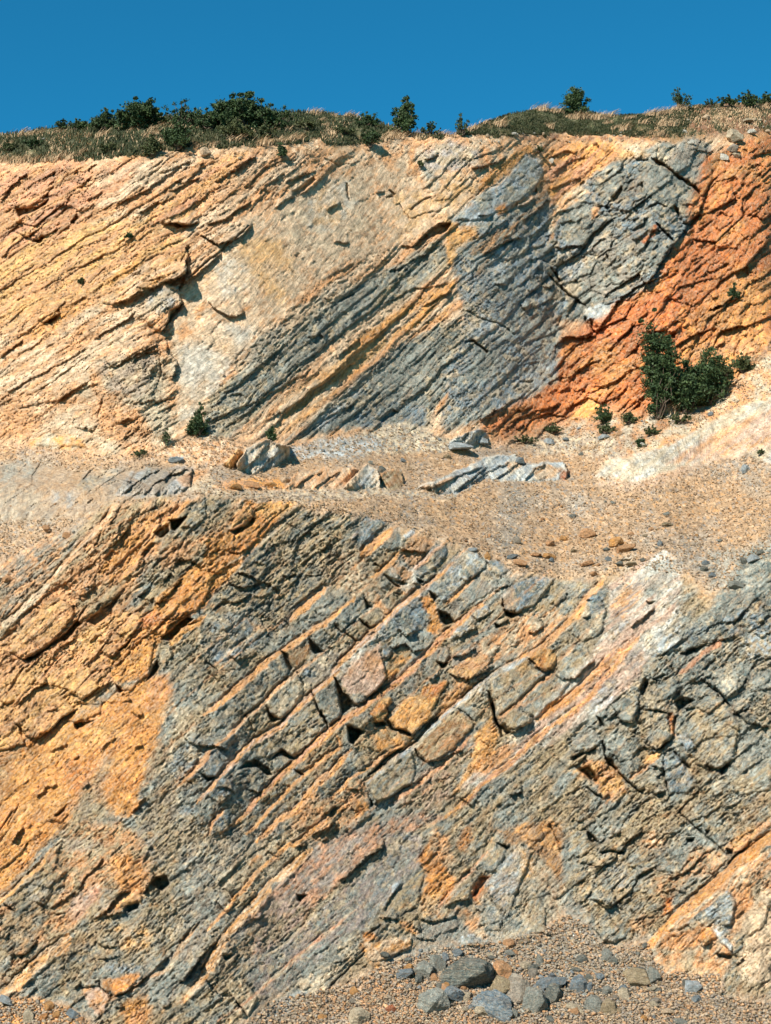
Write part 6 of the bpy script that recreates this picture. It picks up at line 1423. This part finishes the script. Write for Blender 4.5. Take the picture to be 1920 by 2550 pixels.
def near_label(u, v, what, fallback, anchors):
    an = sorted(anchors, key=lambda t: (t[0] - u) ** 2 + (t[1] - v) ** 2)
    for a in an[:9]:
        dx, dy = u - a[0], v - a[1]
        d = math.hypot(dx, dy)
        if d > 420: break
        side = ('right of' if dx > 0 else 'left of') if abs(dx) > abs(dy) else ('below' if dy > 0 else 'above')
        lab = '%s %s %s the %s' % (what, 'just' if d < 45 else 'somewhat' if d < 110 else 'well', side, shorten(a[2]))
        if lab not in USED and len(lab.split()) <= 16:
            USED[lab] = 1; return lab
    return fallback
def scatter(poly, n, w0, w1, cols, label, group, seed):
    R = random.Random(seed); pts = tp(poly); x0, y0 = pts.min(0); x1, y1 = pts.max(0); k = 0; t = 0
    while k < n and t < n * 60:
        t += 1
        u, v = R.uniform(x0, x1), R.uniform(y0, y1)
        if polysd(np.array([u]), np.array([v]), pts)[0] < 0 or not (0 < u < 1920): continue
        w = w0 + (w1 - w0) * R.random() ** 2.2
        cc_ = R.choice(cols); o = put(SMM[R.randrange(8)], 'stone', u, v, w, w * R.uniform(.5, .8), cc_, rot=R.uniform(0, 6.28), tiltd=R.uniform(-25, 25))
        tag(o, near_label(u, v, CN[cc_] + ' stone', label, ANCH), 'stone', group); k += 1
scatter('V 0,60 900,20 1666,0 1666,280 1500,420 1350,330 1000,380 600,380 400,300 0,170', 42, 7, 15, ['tan', 'tan', 'cream', 'grey', 'lorange', 'olive'], 'small stone scattered on the wide gravel bench', 'small stones on the gravel bench', 1)
scatter('K 150,1080 700,1000 1666,900 L 300,1020 L 700,1100 L 800,1600 K 800,1640 K 300,1300', 110, 10, 36, ['grey', 'blue', 'dgrey', 'ggrey', 'beige', 'tan', 'lblue', 'olive'], 'grey rubble stone in the heap at the foot of the wall', 'rubble stones at the foot of the wall', 2)
scatter('K 0,1300 700,1500 1300,1600 L 600,1640 L 600,1400 L 1400,1500 L 1600,1666 K 0,1666', 14, 6, 14, ['tan', 'lorange', 'beige', 'grey'], 'small stone on the tan gravel floor', 'small stones on the quarry floor', 3)
scatter('S 650,820 760,785 900,765 1050,800 1000,870 740,865', 12, 6, 13, ['tan', 'cream', 'lorange', 'cream'], 'small tan stone on the heap left of the white outcrop', 'stones on the tan heap', 4)
scatter('S 1250,810 1500,760 1600,735 T 100,720 T 330,790 T 250,830 T 0,835 S 1260,850', 10, 6, 13, ['lblue', 'grey', 'beige', 'blue'], 'small grey stone on the grey heap under the upper wall', 'stones on the grey heap', 5)
scatter('T 560,790 900,690 1200,660 1450,600 1600,450 1666,400 1666,580 1380,700 1220,790 1000,860 760,850', 18, 6, 14, ['cream', 'tan', 'lblue', 'beige', 'lorange'], 'small stone on the scree below the orange face', 'stones on the right scree', 6)
scatter('R 1230,150 1400,110 1666,110 1666,220 1400,230 900,250 540,245 560,225 1000,225', 34, 6, 16, ['cream', 'white', 'beige', 'tan'], 'small pale stone on the hilltop soil', 'stones on the hilltop', 7)
scatter('G 0,200 600,150 850,220 600,560 300,800 0,1000', 8, 6, 14, ['tan', 'ggrey', 'cream'], 'small stone on the left gravel slope', 'stones on the left gravel slope', 8)
scatter('G 400,900 500,780 760,820 800,900 700,980 500,1000', 12, 8, 18, ['tan', 'ggrey', 'cream', 'beige'], 'broken stone on the ledge above the big tan block', 'stones on the tan ledge', 9)
scatter('I 250,1480 360,1450 720,1600 780,1666 200,1666', 10, 7, 18, ['lorange', 'tan', 'orange', 'beige'], 'orange stone on the heap in the lower left corner', 'stones on the lower left heap', 10)

CHM = {k: rockmat('chip_' + k, tuple(.32 * a_ + .68 * b2_ for a_, b2_ in zip(pc(k), pc('gravel'))), .3) for k in ('grey', 'blue', 'tan', 'cream', 'beige', 'ggrey', 'olive')}
CHR = {k: rockmat('rubble_' + k, tuple(.5 * a_ + .5 * b2_ for a_, b2_ in zip(pc(k), pc('gravel'))), .3) for k in ('grey', 'blue', 'tan', 'cream', 'beige', 'ggrey', 'olive')}
scatter('Q 600,345 800,312 1000,300 1200,310 1400,320 1666,285 R 400,250 R 700,250 R 1240,262 R 1000,275 R 500,280 R 0,275 Q 1200,345 Q 820,330', 34, 6, 15, ['cream', 'cream', 'white', 'tan', 'beige'], 'pale stone on the rim of the upper wall', 'stones along the rim of the upper wall', 12)
# gravel too small to count: one mesh of chips per stretch of ground
def chips(name, polys, n, s0, s1, cols, seed):
    R = np.random.default_rng(seed); out_v = []; out_f = []; mats = []; nv = 0
    pts_l = [tp(p) for p in polys]; areas = [np.ptp(p[:, 0]) * np.ptp(p[:, 1]) for p in pts_l]; tot = sum(areas)
    for pts, ar in zip(pts_l, areas):
        m = int(n * ar / tot * 1.6)
        u = R.uniform(pts[:, 0].min(), pts[:, 0].max(), m); v = R.uniform(pts[:, 1].min(), pts[:, 1].max(), m)
        k = (polysd(u, v, pts) > 0) & (u > -100) & (u < 2020); u, v = u[k], v[k]
        ci = np.clip(np.interp(u, UU, np.arange(NC)).round().astype(int), 0, NC - 1)
        sv = skyv[ci]; ri = np.clip(((v - sv) / (VB - sv) * (NR - 1)).round().astype(int), 0, NR - 1)
        k = np.isin(OWN[ri, ci], [0, 3, 5]) & (kgrav[ri, ci] > .45); ci, ri = ci[k], ri[k]
        pp = pos.reshape(NR, NC, 3)[ri, ci] + R.normal(0, .015, (len(ri), 3))
        sz = (s0 + (s1 - s0) * R.random(len(ri)) ** 3)
        base_ = np.array([(1, 0, 0), (-.5, .85, 0), (-.5, -.85, 0), (.2, .1, .8), (-.1, -.2, -.6)])
        vv = base_[None] * (1 + R.uniform(-.35, .35, (len(ri), 5, 3)))
        a = R.uniform(0, 6.28, len(ri)); b_ = R.uniform(-.6, .6, len(ri))
        ca, sa, cb_, sb_ = np.cos(a)[:, None], np.sin(a)[:, None], np.cos(b_)[:, None], np.sin(b_)[:, None]
        x = vv[..., 0] * ca - vv[..., 1] * sa; y = vv[..., 0] * sa + vv[..., 1] * ca; z = vv[..., 2] * .8
        x, z = x * cb_ - z * sb_, x * sb_ + z * cb_
        vv = np.stack([x, y, z], -1) * sz[:, None, None] + pp[:, None] + np.array([0, -.02, .02])
        f = np.array([(0, 1, 3), (1, 2, 3), (2, 0, 3), (1, 0, 4), (2, 1, 4), (0, 2, 4)])
        ff = f[None] + (np.arange(len(ri)) * 5)[:, None, None] + nv
        out_v.append(vv.reshape(-1, 3)); out_f.append(ff.reshape(-1, 3)); nv += len(ri) * 5
        mats.append(np.repeat(R.integers(0, len(cols), len(ri)), 6))
    vv = np.concatenate(out_v).astype(F32); ff = np.concatenate(out_f).astype(np.int32); mm = np.concatenate(mats).astype(np.int32)
    me = bpy.data.meshes.new(name); me.vertices.add(len(vv)); me.vertices.foreach_set('co', vv.ravel())
    me.loops.add(len(ff) * 3); me.loops.foreach_set('vertex_index', ff.ravel()); me.polygons.add(len(ff))
    me.polygons.foreach_set('loop_start', np.arange(0, len(ff) * 3, 3, dtype=np.int32)); me.polygons.foreach_set('loop_total', np.full(len(ff), 3, np.int32))
    for c in cols: me.materials.append(CHM[c] if name == 'gravel' else CHR[c])
    me.polygons.foreach_set('material_index', mm); me.update(calc_edges=True)
    o = bpy.data.objects.new(name, me); COL.objects.link(o); tag(o, kind='stuff'); return o
g = chips('gravel', ['X -50,1090 400,1080 1000,1040 1970,840 1970,1480 1300,1450 1000,1330 700,1260 200,1330 -50,1420'], 60000, .012, .055, ['tan', 'tan', 'cream', 'ggrey', 'beige', 'olive', 'ggrey', 'beige'], 1)
tag(g, 'fine tan gravel covering the bench between the two walls', 'gravel')
g = chips('rubble', ['X 550,2300 1970,2250 1970,2640 550,2640', 'X -50,2470 260,2470 300,2640 -50,2640'], 46000, .012, .085, ['grey', 'blue', 'ggrey', 'beige', 'tan', 'ggrey', 'olive', 'tan', 'grey'], 2)
tag(g, 'grey and tan rubble chips covering the quarry floor', 'rubble')

# ------------------------------------------------------------------ plants
def leafmat(name, c1_, c2_):
    m, n, l, b = newmat(name)
    oi = n.new('ShaderNodeTexCoord'); t = n.new('ShaderNodeTexNoise'); t.inputs['Scale'].default_value = 4; t.inputs['Detail'].default_value = 5
    l.new(oi.outputs['Object'], t.inputs['Vector'])
    rp = n.new('ShaderNodeValToRGB'); rp.color_ramp.elements[0].color = (*c1_, 1); rp.color_ramp.elements[1].color = (*c2_, 1)
    rp.color_ramp.elements[0].position = .35; rp.color_ramp.elements[1].position = .65
    l.new(t.outputs['Fac'], rp.inputs[0]); l.new(rp.outputs[0], b.inputs['Base Color'])
    b.inputs['Roughness'].default_value = .6
    return m
LEAF = leafmat('dark_leaf', (.018, .036, .014), (.062, .092, .032))
LEAF2 = leafmat('olive_leaf', (.035, .05, .018), (.10, .105, .042))
BARK = leafmat('dry_twig', (.05, .035, .025), (.12, .085, .055))
DRY = leafmat('dry_grass', (.34, .21, .11), (.55, .38, .22))
TURF = leafmat('green_turf', (.024, .036, .013), (.075, .07, .03))
def mesh_np(name, vv, ff, mat):
    me = bpy.data.meshes.new(name); vv = np.asarray(vv, F32); ff = np.asarray(ff, np.int32); k = ff.shape[1]
    me.vertices.add(len(vv)); me.vertices.foreach_set('co', vv.ravel()); me.loops.add(ff.size); me.loops.foreach_set('vertex_index', ff.ravel())
    me.polygons.add(len(ff)); me.polygons.foreach_set('loop_start', np.arange(0, ff.size, k, dtype=np.int32)); me.polygons.foreach_set('loop_total', np.full(len(ff), k, np.int32))
    me.materials.append(mat); me.update(calc_edges=True); return me
def bush(u, v, w, h, label, name='bush', dens=1.0, leaf=None, twigs=6, seed=0, cat='bush', sparse=False, cone=0, group='bushes on the quarry', tall=0):
    """u,v foot on the sheet; w,h apparent size"""
    R = np.random.default_rng(seed + 5); leaf = leaf or LEAF
    s = mpp(u, v); W, H = w * s * 1.05, h * s * .98
    root = bpy.data.objects.new(name, None); COL.objects.link(root); root.location = P(u, v) + Vector((0, -.15, -.05))
    tag(root, label, cat, group)
    # limbs
    sv, sf_, tips = [], [], []
    def limb(p0, p1, r0, r1):
        d = (p1 - p0); L = np.linalg.norm(d) + 1e-6; d = d / L
        a = np.cross(d, [0.3, .9, .2]); a /= np.linalg.norm(a) + 1e-6; b = np.cross(d, a); i0 = len(sv)
        for p, rr in ((p0, r0), (p1, r1)):
            for k in range(5):
                t = k * 2 * math.pi / 5; sv.append(p + (a * math.cos(t) + b * math.sin(t)) * rr)
        for k in range(5): sf_.append((i0 + k, i0 + (k + 1) % 5, i0 + 5 + (k + 1) % 5, i0 + 5 + k))
    nl = 5 + twigs
    for i in range(nl):
        az = R.uniform(0, 6.28); out_ = R.uniform(.15, 1.0)
        top = np.array([math.cos(az) * W * .46 * out_, math.sin(az) * W * .30 * out_, H * R.uniform(.55, 1.0) * (1 - .45 * out_ ** 2)])
        if i < max(1, tall): top = np.array([R.uniform(-.12, .12) * W, 0, H * R.uniform(.95, 1.05)])
        p = np.array([R.uniform(-.05, .05) * W, R.uniform(-.05, .05) * W, 0.0]); n = 4; r0 = .012 + .018 * min(1, H)
        for k in range(n):
            q = (k + 1) / n
            nx = top * np.array([q ** .8, q ** .8, q]) + R.normal(0, .035, 3) * H * (1 - q * .5)
            limb(p, nx, r0 * (1 - .8 * k / n), r0 * (1 - .8 * (k + 1) / n)); tips.append((nx, q)); p = nx
    # leaf clusters
    cl = []
    ncl = int((16 if sparse else 60) * dens)
    nlo = 5 + int(3 * dens); lob = []
    for i in range(nlo):
        a_ = R.uniform(0, 6.28); rr_ = R.uniform(.1, .85); zt = R.uniform(.15, .8) * (1 - .35 * rr_)
        lob.append((np.array([math.cos(a_) * rr_ * W * .42, math.sin(a_) * rr_ * W * .25, zt * H]), R.uniform(.12, .26)))
    for i in range(ncl):
        lc, lr = lob[R.integers(0, nlo)]
        c = lc + R.normal(0, 1, 3) * lr * np.array([W * .5, W * .4, H * .6])
        c[2] = min(max(c[2], .03 * H), H * .95)
        if cone: c[2] = abs(R.normal(0, .38)) * H; k_ = max(.05, 1 - c[2] / H) ** 1.3; c[0] *= k_; c[1] *= k_; c[2] = min(c[2], H)
        cl.append((c, (.10 if sparse else .12) * min(W, H) * R.uniform(.3, 1.2)))
    for t, q in tips:
        if q > .4: cl.append((t, .07 * min(W, H) * R.uniform(.5, 1.3)))
    V_, = [[]]
    per = max(18, int(78 * (s / .017) ** 0 * (min(W, H) / 1.2) ** 1.0))
    allc = []
    for c, rr in cl:
        m = int(per * (.5 if sparse else 1))
        allc.append(c[None] + R.normal(0, 1, (m, 3)) * rr * np.array([.62, .5, .5]))
    allc = np.concatenate(allc); allc[:, 2] = np.maximum(allc[:, 2], .02)
    m = len(allc); sz = R.uniform(.022, .055, m) * (1.25 if H > 1.2 else .9)
    t1 = R.normal(0, 1, (m, 3)); t1 /= np.linalg.norm(t1, axis=1)[:, None]
    t2 = np.cross(t1, R.normal(0, 1, (m, 3))); t2 /= np.linalg.norm(t2, axis=1)[:, None]
    a = allc - t1 * sz[:, None]; b = allc + t2 * sz[:, None] * .55; c = allc + t1 * sz[:, None]; d = allc - t2 * sz[:, None] * .55
    vv = np.stack([a, b, c, d], 1).reshape(-1, 3); ff = np.arange(m * 4).reshape(-1, 4)
    for nm, me in (('foliage', mesh_np('foliage', vv, ff, leaf)), ('stem', mesh_np('stem', np.array(sv), np.array(sf_), BARK))):
        o = bpy.data.objects.new(nm, me); COL.objects.link(o); o.parent = root
    return root
def bq(k, x, y, w, h, lab, **kw):
    u, v, w, h = cp(k, x, y, w, h); return bush(u, v, w, h, lab, **kw)
B = [
 ('Q', 600, 208, 260, 135, 'large rounded dark green bush on the left skyline', dict(dens=2.6)),
 ('Q', 460, 212, 160, 84, 'dark bush joined to the left side of the large rounded bush', dict(dens=1.1)),
 ('Q', 340, 216, 130, 50, 'low sprawling bush at the left end of the skyline bushes', dict(dens=.7)),
 ('Q', 270, 212, 70, 44, 'smallest sparse bush at the far left of the skyline', dict(sparse=True)),
 ('Q', 790, 200, 170, 110, 'sparse twiggy bush between the rounded bush and the tall tangled one', dict(sparse=True, twigs=12)),
 ('Q', 770, 300, 150, 130, 'dense dark bush in front on the slope below the skyline', dict(dens=1.3)),
 ('Q', 660, 325, 90, 90, 'small dark bush at the cliff edge left of the dense one', dict(dens=.8, leaf=LEAF2)),
 ('Q', 910, 215, 230, 92, 'wide low bush behind the dense dark one', dict(dens=1.8)),
 ('Q', 1060, 210, 290, 145, 'tallest tangled bush with long twigs rising above the skyline', dict(dens=2.2, twigs=26, tall=5)),
 ('Q', 1010, 250, 200, 90, 'olive bush spreading below the tallest tangled bush', dict(dens=.9, leaf=LEAF2)),
 ('Q', 1190, 210, 220, 100, 'bush sloping down right of the tallest tangled bush', dict(dens=1.1, twigs=12)),
 ('Q', 1150, 245, 150, 70, 'low olive bush in front of the sloping bush', dict(dens=.8, leaf=LEAF2)),
 ('Q', 1590, 200, 130, 62, 'low dark bush on the skyline left of the tall thin one', dict(dens=1.0)),
 ('Q', 1480, 235, 140, 44, 'low olive bush on the slope in the middle', dict(dens=.7, leaf=LEAF2)),
 ('Q', 1600, 290, 90, 86, 'dark bush at the cliff edge in the middle', dict(dens=1.0)),
 ('Q', 1330, 215, 150, 50, 'flat olive bush on the slope right of the tangled bush', dict(dens=.7, leaf=LEAF2)),
 ('Q', 1215, 335, 64, 60, 'small green bush hanging on the cliff edge', dict(dens=.6)),
 ('Q', 150, 290, 110, 44, 'low dark bush on the left hilltop grass', dict(dens=.7)),
 ('Q', 40, 305, 90, 40, 'low olive bush at the left edge of the hilltop', dict(dens=.6, leaf=LEAF2)),
 ('Q', 470, 310, 120, 40, 'low olive bush above the pink rock', dict(dens=.6, leaf=LEAF2)),
 ('R', 90, 236, 130, 165, 'tall thin bush with a pointed top in the middle of the skyline', dict(dens=.5, twigs=12, tall=1, cone=1)),
 ('R', 190, 225, 110, 50, 'bush with long arching twigs right of the tall thin one', dict(sparse=True, twigs=10)),
 ('R', 330, 240, 70, 90, 'small sparse bush in the dip of the skyline', dict(sparse=True, twigs=5, tall=2)),
 ('R', 820, 150, 120, 112, 'round dark bush standing alone on the grassy mound', dict(dens=1.0, tall=1)),
 ('R', 1270, 120, 110, 86, 'open airy bush on the right skyline', dict(sparse=True, twigs=8)),
 ('R', 1400, 115, 90, 34, 'low bush right of the open airy one', dict(sparse=True)),
 ('R', 1480, 115, 110, 50, 'low wide bush on the right skyline', dict(dens=.6)),
 ('R', 1570, 115, 120, 70, 'arching bush on the right skyline', dict(dens=.6, twigs=10)),
 ('R', 1650, 110, 90, 56, 'bush at the right end of the skyline', dict(dens=.7)),
 ('S', 862, 750, 96, 116, 'green shrub growing at the foot of the cream wall', dict(dens=1.0)),
 ('S', 1172, 775, 50, 52, 'small shrub behind the white rock outcrop', dict(dens=.5)),
 ('T', 1180, 680, 190, 400, 'tallest green shrub at the foot of the orange face', dict(dens=1.6, twigs=16)),
 ('T', 1400, 620, 220, 210, 'second green shrub right of the tallest one', dict(dens=1.2, twigs=14)),
 ('T', 1290, 655, 180, 190, 'shrub between the two large shrubs', dict(dens=1.1)),
 ('T', 1540, 480, 110, 70, 'small shrub up the slope to the right', dict(dens=.7, leaf=LEAF2)),
 ('T', 1470, 500, 80, 50, 'low shrub left of the small upper shrub', dict(dens=.5, leaf=LEAF2)),
 ('T', 1500, 165, 60, 60, 'lone little bush high on the orange face', dict(dens=.5)),
 ('T', 940, 700, 100, 70, 'low green shrub at the left end of the scree plants', dict(dens=.6)),
 ('T', 1050, 705, 90, 44, 'low olive shrub under the tallest shrub', dict(dens=.5, leaf=LEAF2)),
 ('T', 950, 745, 120, 40, 'low weed patch on the scree', dict(dens=.5, leaf=LEAF2)),
 ('T', 1100, 800, 60, 36, 'dark weed beside the pale slab', dict(dens=.4)),
 ('T', 1150, 750, 110, 36, 'olive weed patch left of the pale slab', dict(dens=.5, leaf=LEAF2)),
 ('T', 1270, 700, 110, 40, 'olive weed patch below the second shrub', dict(dens=.5, leaf=LEAF2)),
 ('T', 600, 785, 160, 30, 'thin green weeds at the foot of the orange rock', dict(dens=.5, leaf=LEAF2)),
 ('T', 720, 740, 110, 34, 'green weeds under the smooth orange face', dict(dens=.4, leaf=LEAF2)),
 ('R', 150, 372, 40, 24, 'tiny plant on the cream rock near the top', dict(dens=.3, leaf=LEAF2)),
 ('R', 660, 310, 60, 26, 'tiny plant in the gully head', dict(dens=.3, leaf=LEAF2)),
 ('Q', 560, 680, 40, 20, 'tiny dark plant on the tan wall', dict(dens=.3)),
 ('S', 355, 100, 34, 26, 'tiny dry plant on the left wall', dict(dens=.3, leaf=LEAF2)),
 ('S', 610, 840, 70, 24, 'dry brown weed at the foot of the left wall', dict(dens=.4, leaf=LEAF2)),
 ('S', 720, 790, 40, 60, 'thin bare shrub in the gully below the left wall', dict(sparse=True, leaf=LEAF2)),
 ('T', 1620, 830, 40, 16, 'tiny weed at the lower edge of the pale slab', dict(dens=.3, leaf=LEAF2)),
]
for i, (k, x, y, w, h, lab, kw) in enumerate(B):
    bq(k, x, y, w, h * (1.22 if k in 'ST' else 1.12), lab, seed=i, group=None if True else '', **kw)

# dry grass tufts
BANCH = [(*cp(k, x, y, 0, 0)[:2], lab) for (k, x, y, w, h, lab, kw) in B]
def tuft_mesh(seed, n=70, lean=.25):
    R = np.random.default_rng(seed); vv = []; ff = []
    for i in range(n):
        b = np.array([R.normal(0, .30), R.normal(0, .2), 0]); hgt = R.uniform(.5, 1.0)
        d = np.array([R.normal(lean, .22), R.normal(0, .22), 1.0]) * hgt; m_ = b + d * .55 + np.array([0, 0, .02]); t = b + d + np.array([R.normal(lean, .1), 0, -.08])
        w = np.array([math.cos(i), math.sin(i), 0]) * .022; k = len(vv)
        vv += [b - w, b + w, m_ + w * .8, m_ - w * .8, t + w * .5, t - w * .5]; ff += [(k, k + 1, k + 2, k + 3), (k + 3, k + 2, k + 4, k + 5)]
    return mesh_np('dry_grass_tuft', np.array(vv), np.array(ff), DRY)
TM = [tuft_mesh(s) for s in range(6)]
TUF = {'Q': [(95, 243, 46), (130, 240, 36), (175, 235, 36), (250, 232, 36), (320, 222, 30), (520, 210, 30), (600, 212, 34), (440, 245, 44), (480, 255, 30), (700, 200, 34), (650, 222, 34), (310, 340, 44), (250, 345, 44), (200, 352, 44), (150, 356, 44),
             (100, 356, 44), (50, 358, 40), (10, 352, 36), (350, 325, 40), (1000, 270, 44), (1030, 260, 36), (1120, 280, 44), (1150, 275, 36), (1210, 270, 44), (1260, 262, 44), (1290, 258, 34), (920, 285, 34), (860, 292, 36), (1350, 150, 46), (1370, 150, 30),
             (1500, 160, 34), (1530, 160, 30), (1390, 180, 32), (1440, 156, 26), (1650, 262, 40), (1320, 315, 36), (1410, 200, 26), (1240, 225, 36), (1180, 222, 30), (30, 285, 30), (0, 300, 34), (380, 250, 30), (560, 225, 26), (230, 262, 26), (640, 245, 40), (670, 232, 34)],
       'R': [(10, 250, 44), (60, 250, 34), (130, 246, 36), (230, 238, 34), (260, 240, 30), (290, 243, 26), (355, 222, 34), (380, 212, 36), (430, 192, 34), (485, 200, 46), (500, 196, 34), (660, 132, 40), (680, 130, 34), (720, 140, 34), (750, 143, 34), (820, 168, 40),
             (850, 170, 44), (880, 168, 40), (910, 172, 44), (940, 168, 34), (975, 160, 40), (1030, 220, 44), (1000, 210, 30), (1055, 168, 30), (1130, 155, 36), (1160, 155, 44), (1190, 152, 40), (1215, 148, 34), (1250, 133, 40), (1280, 130, 30), (1230, 200, 44), (1190, 200, 40),
             (1120, 190, 36), (1180, 240, 40), (1140, 235, 30), (700, 205, 34), (1610, 122, 34), (1640, 122, 36), (1340, 124, 24), (960, 190, 30), (790, 165, 30)],
       'T': [(1200, 660, 50), (1250, 640, 50), (1290, 630, 44), (900, 810, 30), (860, 815, 30), (1150, 740, 30), (1320, 690, 36), (1390, 620, 36), (1590, 430, 40), (1000, 760, 30)],
       'S': [(590, 845, 34), (620, 848, 30), (700, 770, 40)]}
ti = 0
for k, L in TUF.items():
    for (x, y, h) in L:
        u, v, _, hs = cp(k, x, y, 0, h); s = mpp(u, v); H = hs * s
        o = bpy.data.objects.new('dry_grass_tuft', TM[ti % 6]); COL.objects.link(o); o.location = P(u, v) + Vector((0, 0, -.05)); ti += 1
        o.scale = (H * random.uniform(1.0, 1.5), H * 1.1, H * 1.15); o.rotation_euler = (0, 0, random.uniform(-.5, .5))
        tag(o, near_label(u, v, 'dry grass tuft', 'tuft of pale dry grass on the hilltop' if k in 'QR' else 'tuft of pale dry grass on the middle bench', BANCH), 'grass tuft', 'dry grass tufts on the hilltop' if k in 'QR' else 'dry grass tufts on the bench')
# short turf and weeds over the hilltop
def turf(name, n, pts_s, mats, hgt, seed):
    R = np.random.default_rng(seed); pts = tp(pts_s)
    u = R.uniform(pts[:, 0].min(), pts[:, 0].max(), n); v = R.uniform(pts[:, 1].min(), pts[:, 1].max(), n)
    k = polysd(u, v, pts) > 0; u, v = u[k], v[k]
    ci = np.clip(np.interp(u, UU, np.arange(NC)).round().astype(int), 0, NC - 1); sv = skyv[ci]
    ri = ((v - sv) / (VB - sv) * (NR - 1)).round().astype(int); k = (ri >= 0); ci, ri = ci[k], ri[k]
    dn = n_i2[ri, ci] + .5 * n_i1[ri, ci] + R.normal(0, .2, len(ri)); k = (OWN[ri, ci] == 0) & (dn > (-.2 if name != 'weeds' else .1)); ci, ri = ci[k], ri[k]
    p = pos.reshape(NR, NC, 3)[ri, ci]; m = len(p); hh_ = R.uniform(.4, 1, m) * hgt
    a = R.uniform(0, 6.28, m); w = np.stack([np.cos(a), np.sin(a), 0 * a], -1) * .02
    tip = p + np.stack([R.normal(.02, .03, m), R.normal(0, .03, m), hh_], -1)
    vv = np.stack([p - w, p + w, tip + w * .5, tip - w * .5], 1).reshape(-1, 3)
    me = mesh_np(name, vv, np.arange(m * 4).reshape(-1, 4), mats[0]); me.materials.append(mats[1])
    me.polygons.foreach_set('material_index', (n_i1[ri, ci] + R.normal(0, .15, m) > .32).astype(np.int32))
    o = bpy.data.objects.new(name, me); COL.objects.link(o); tag(o, kind='stuff'); return o
t = turf('turf', 80000, 'X -60,330 140,300 560,265 880,280 1100,325 1120,350 700,372 400,385 200,405 -60,412', (TURF, DRY), .16, 1)
tag(t, 'green and straw coloured turf covering the left hilltop', 'turf')
t = turf('turf', 60000, 'X 1120,345 1140,325 1270,275 1350,262 1600,278 1700,262 1760,262 1700,330 1540,345', (TURF, TURF), .10, 2)
tag(t, 'short green turf covering the mound on the right', 'turf')
t = turf('weeds', 16000, 'X 1660,275 1700,262 1800,252 1960,250 1960,330 1760,335 1690,345 1560,345', (TURF, DRY), .13, 3)
tag(t, 'sparse straw coloured weeds on the bare soil mound', 'weeds')
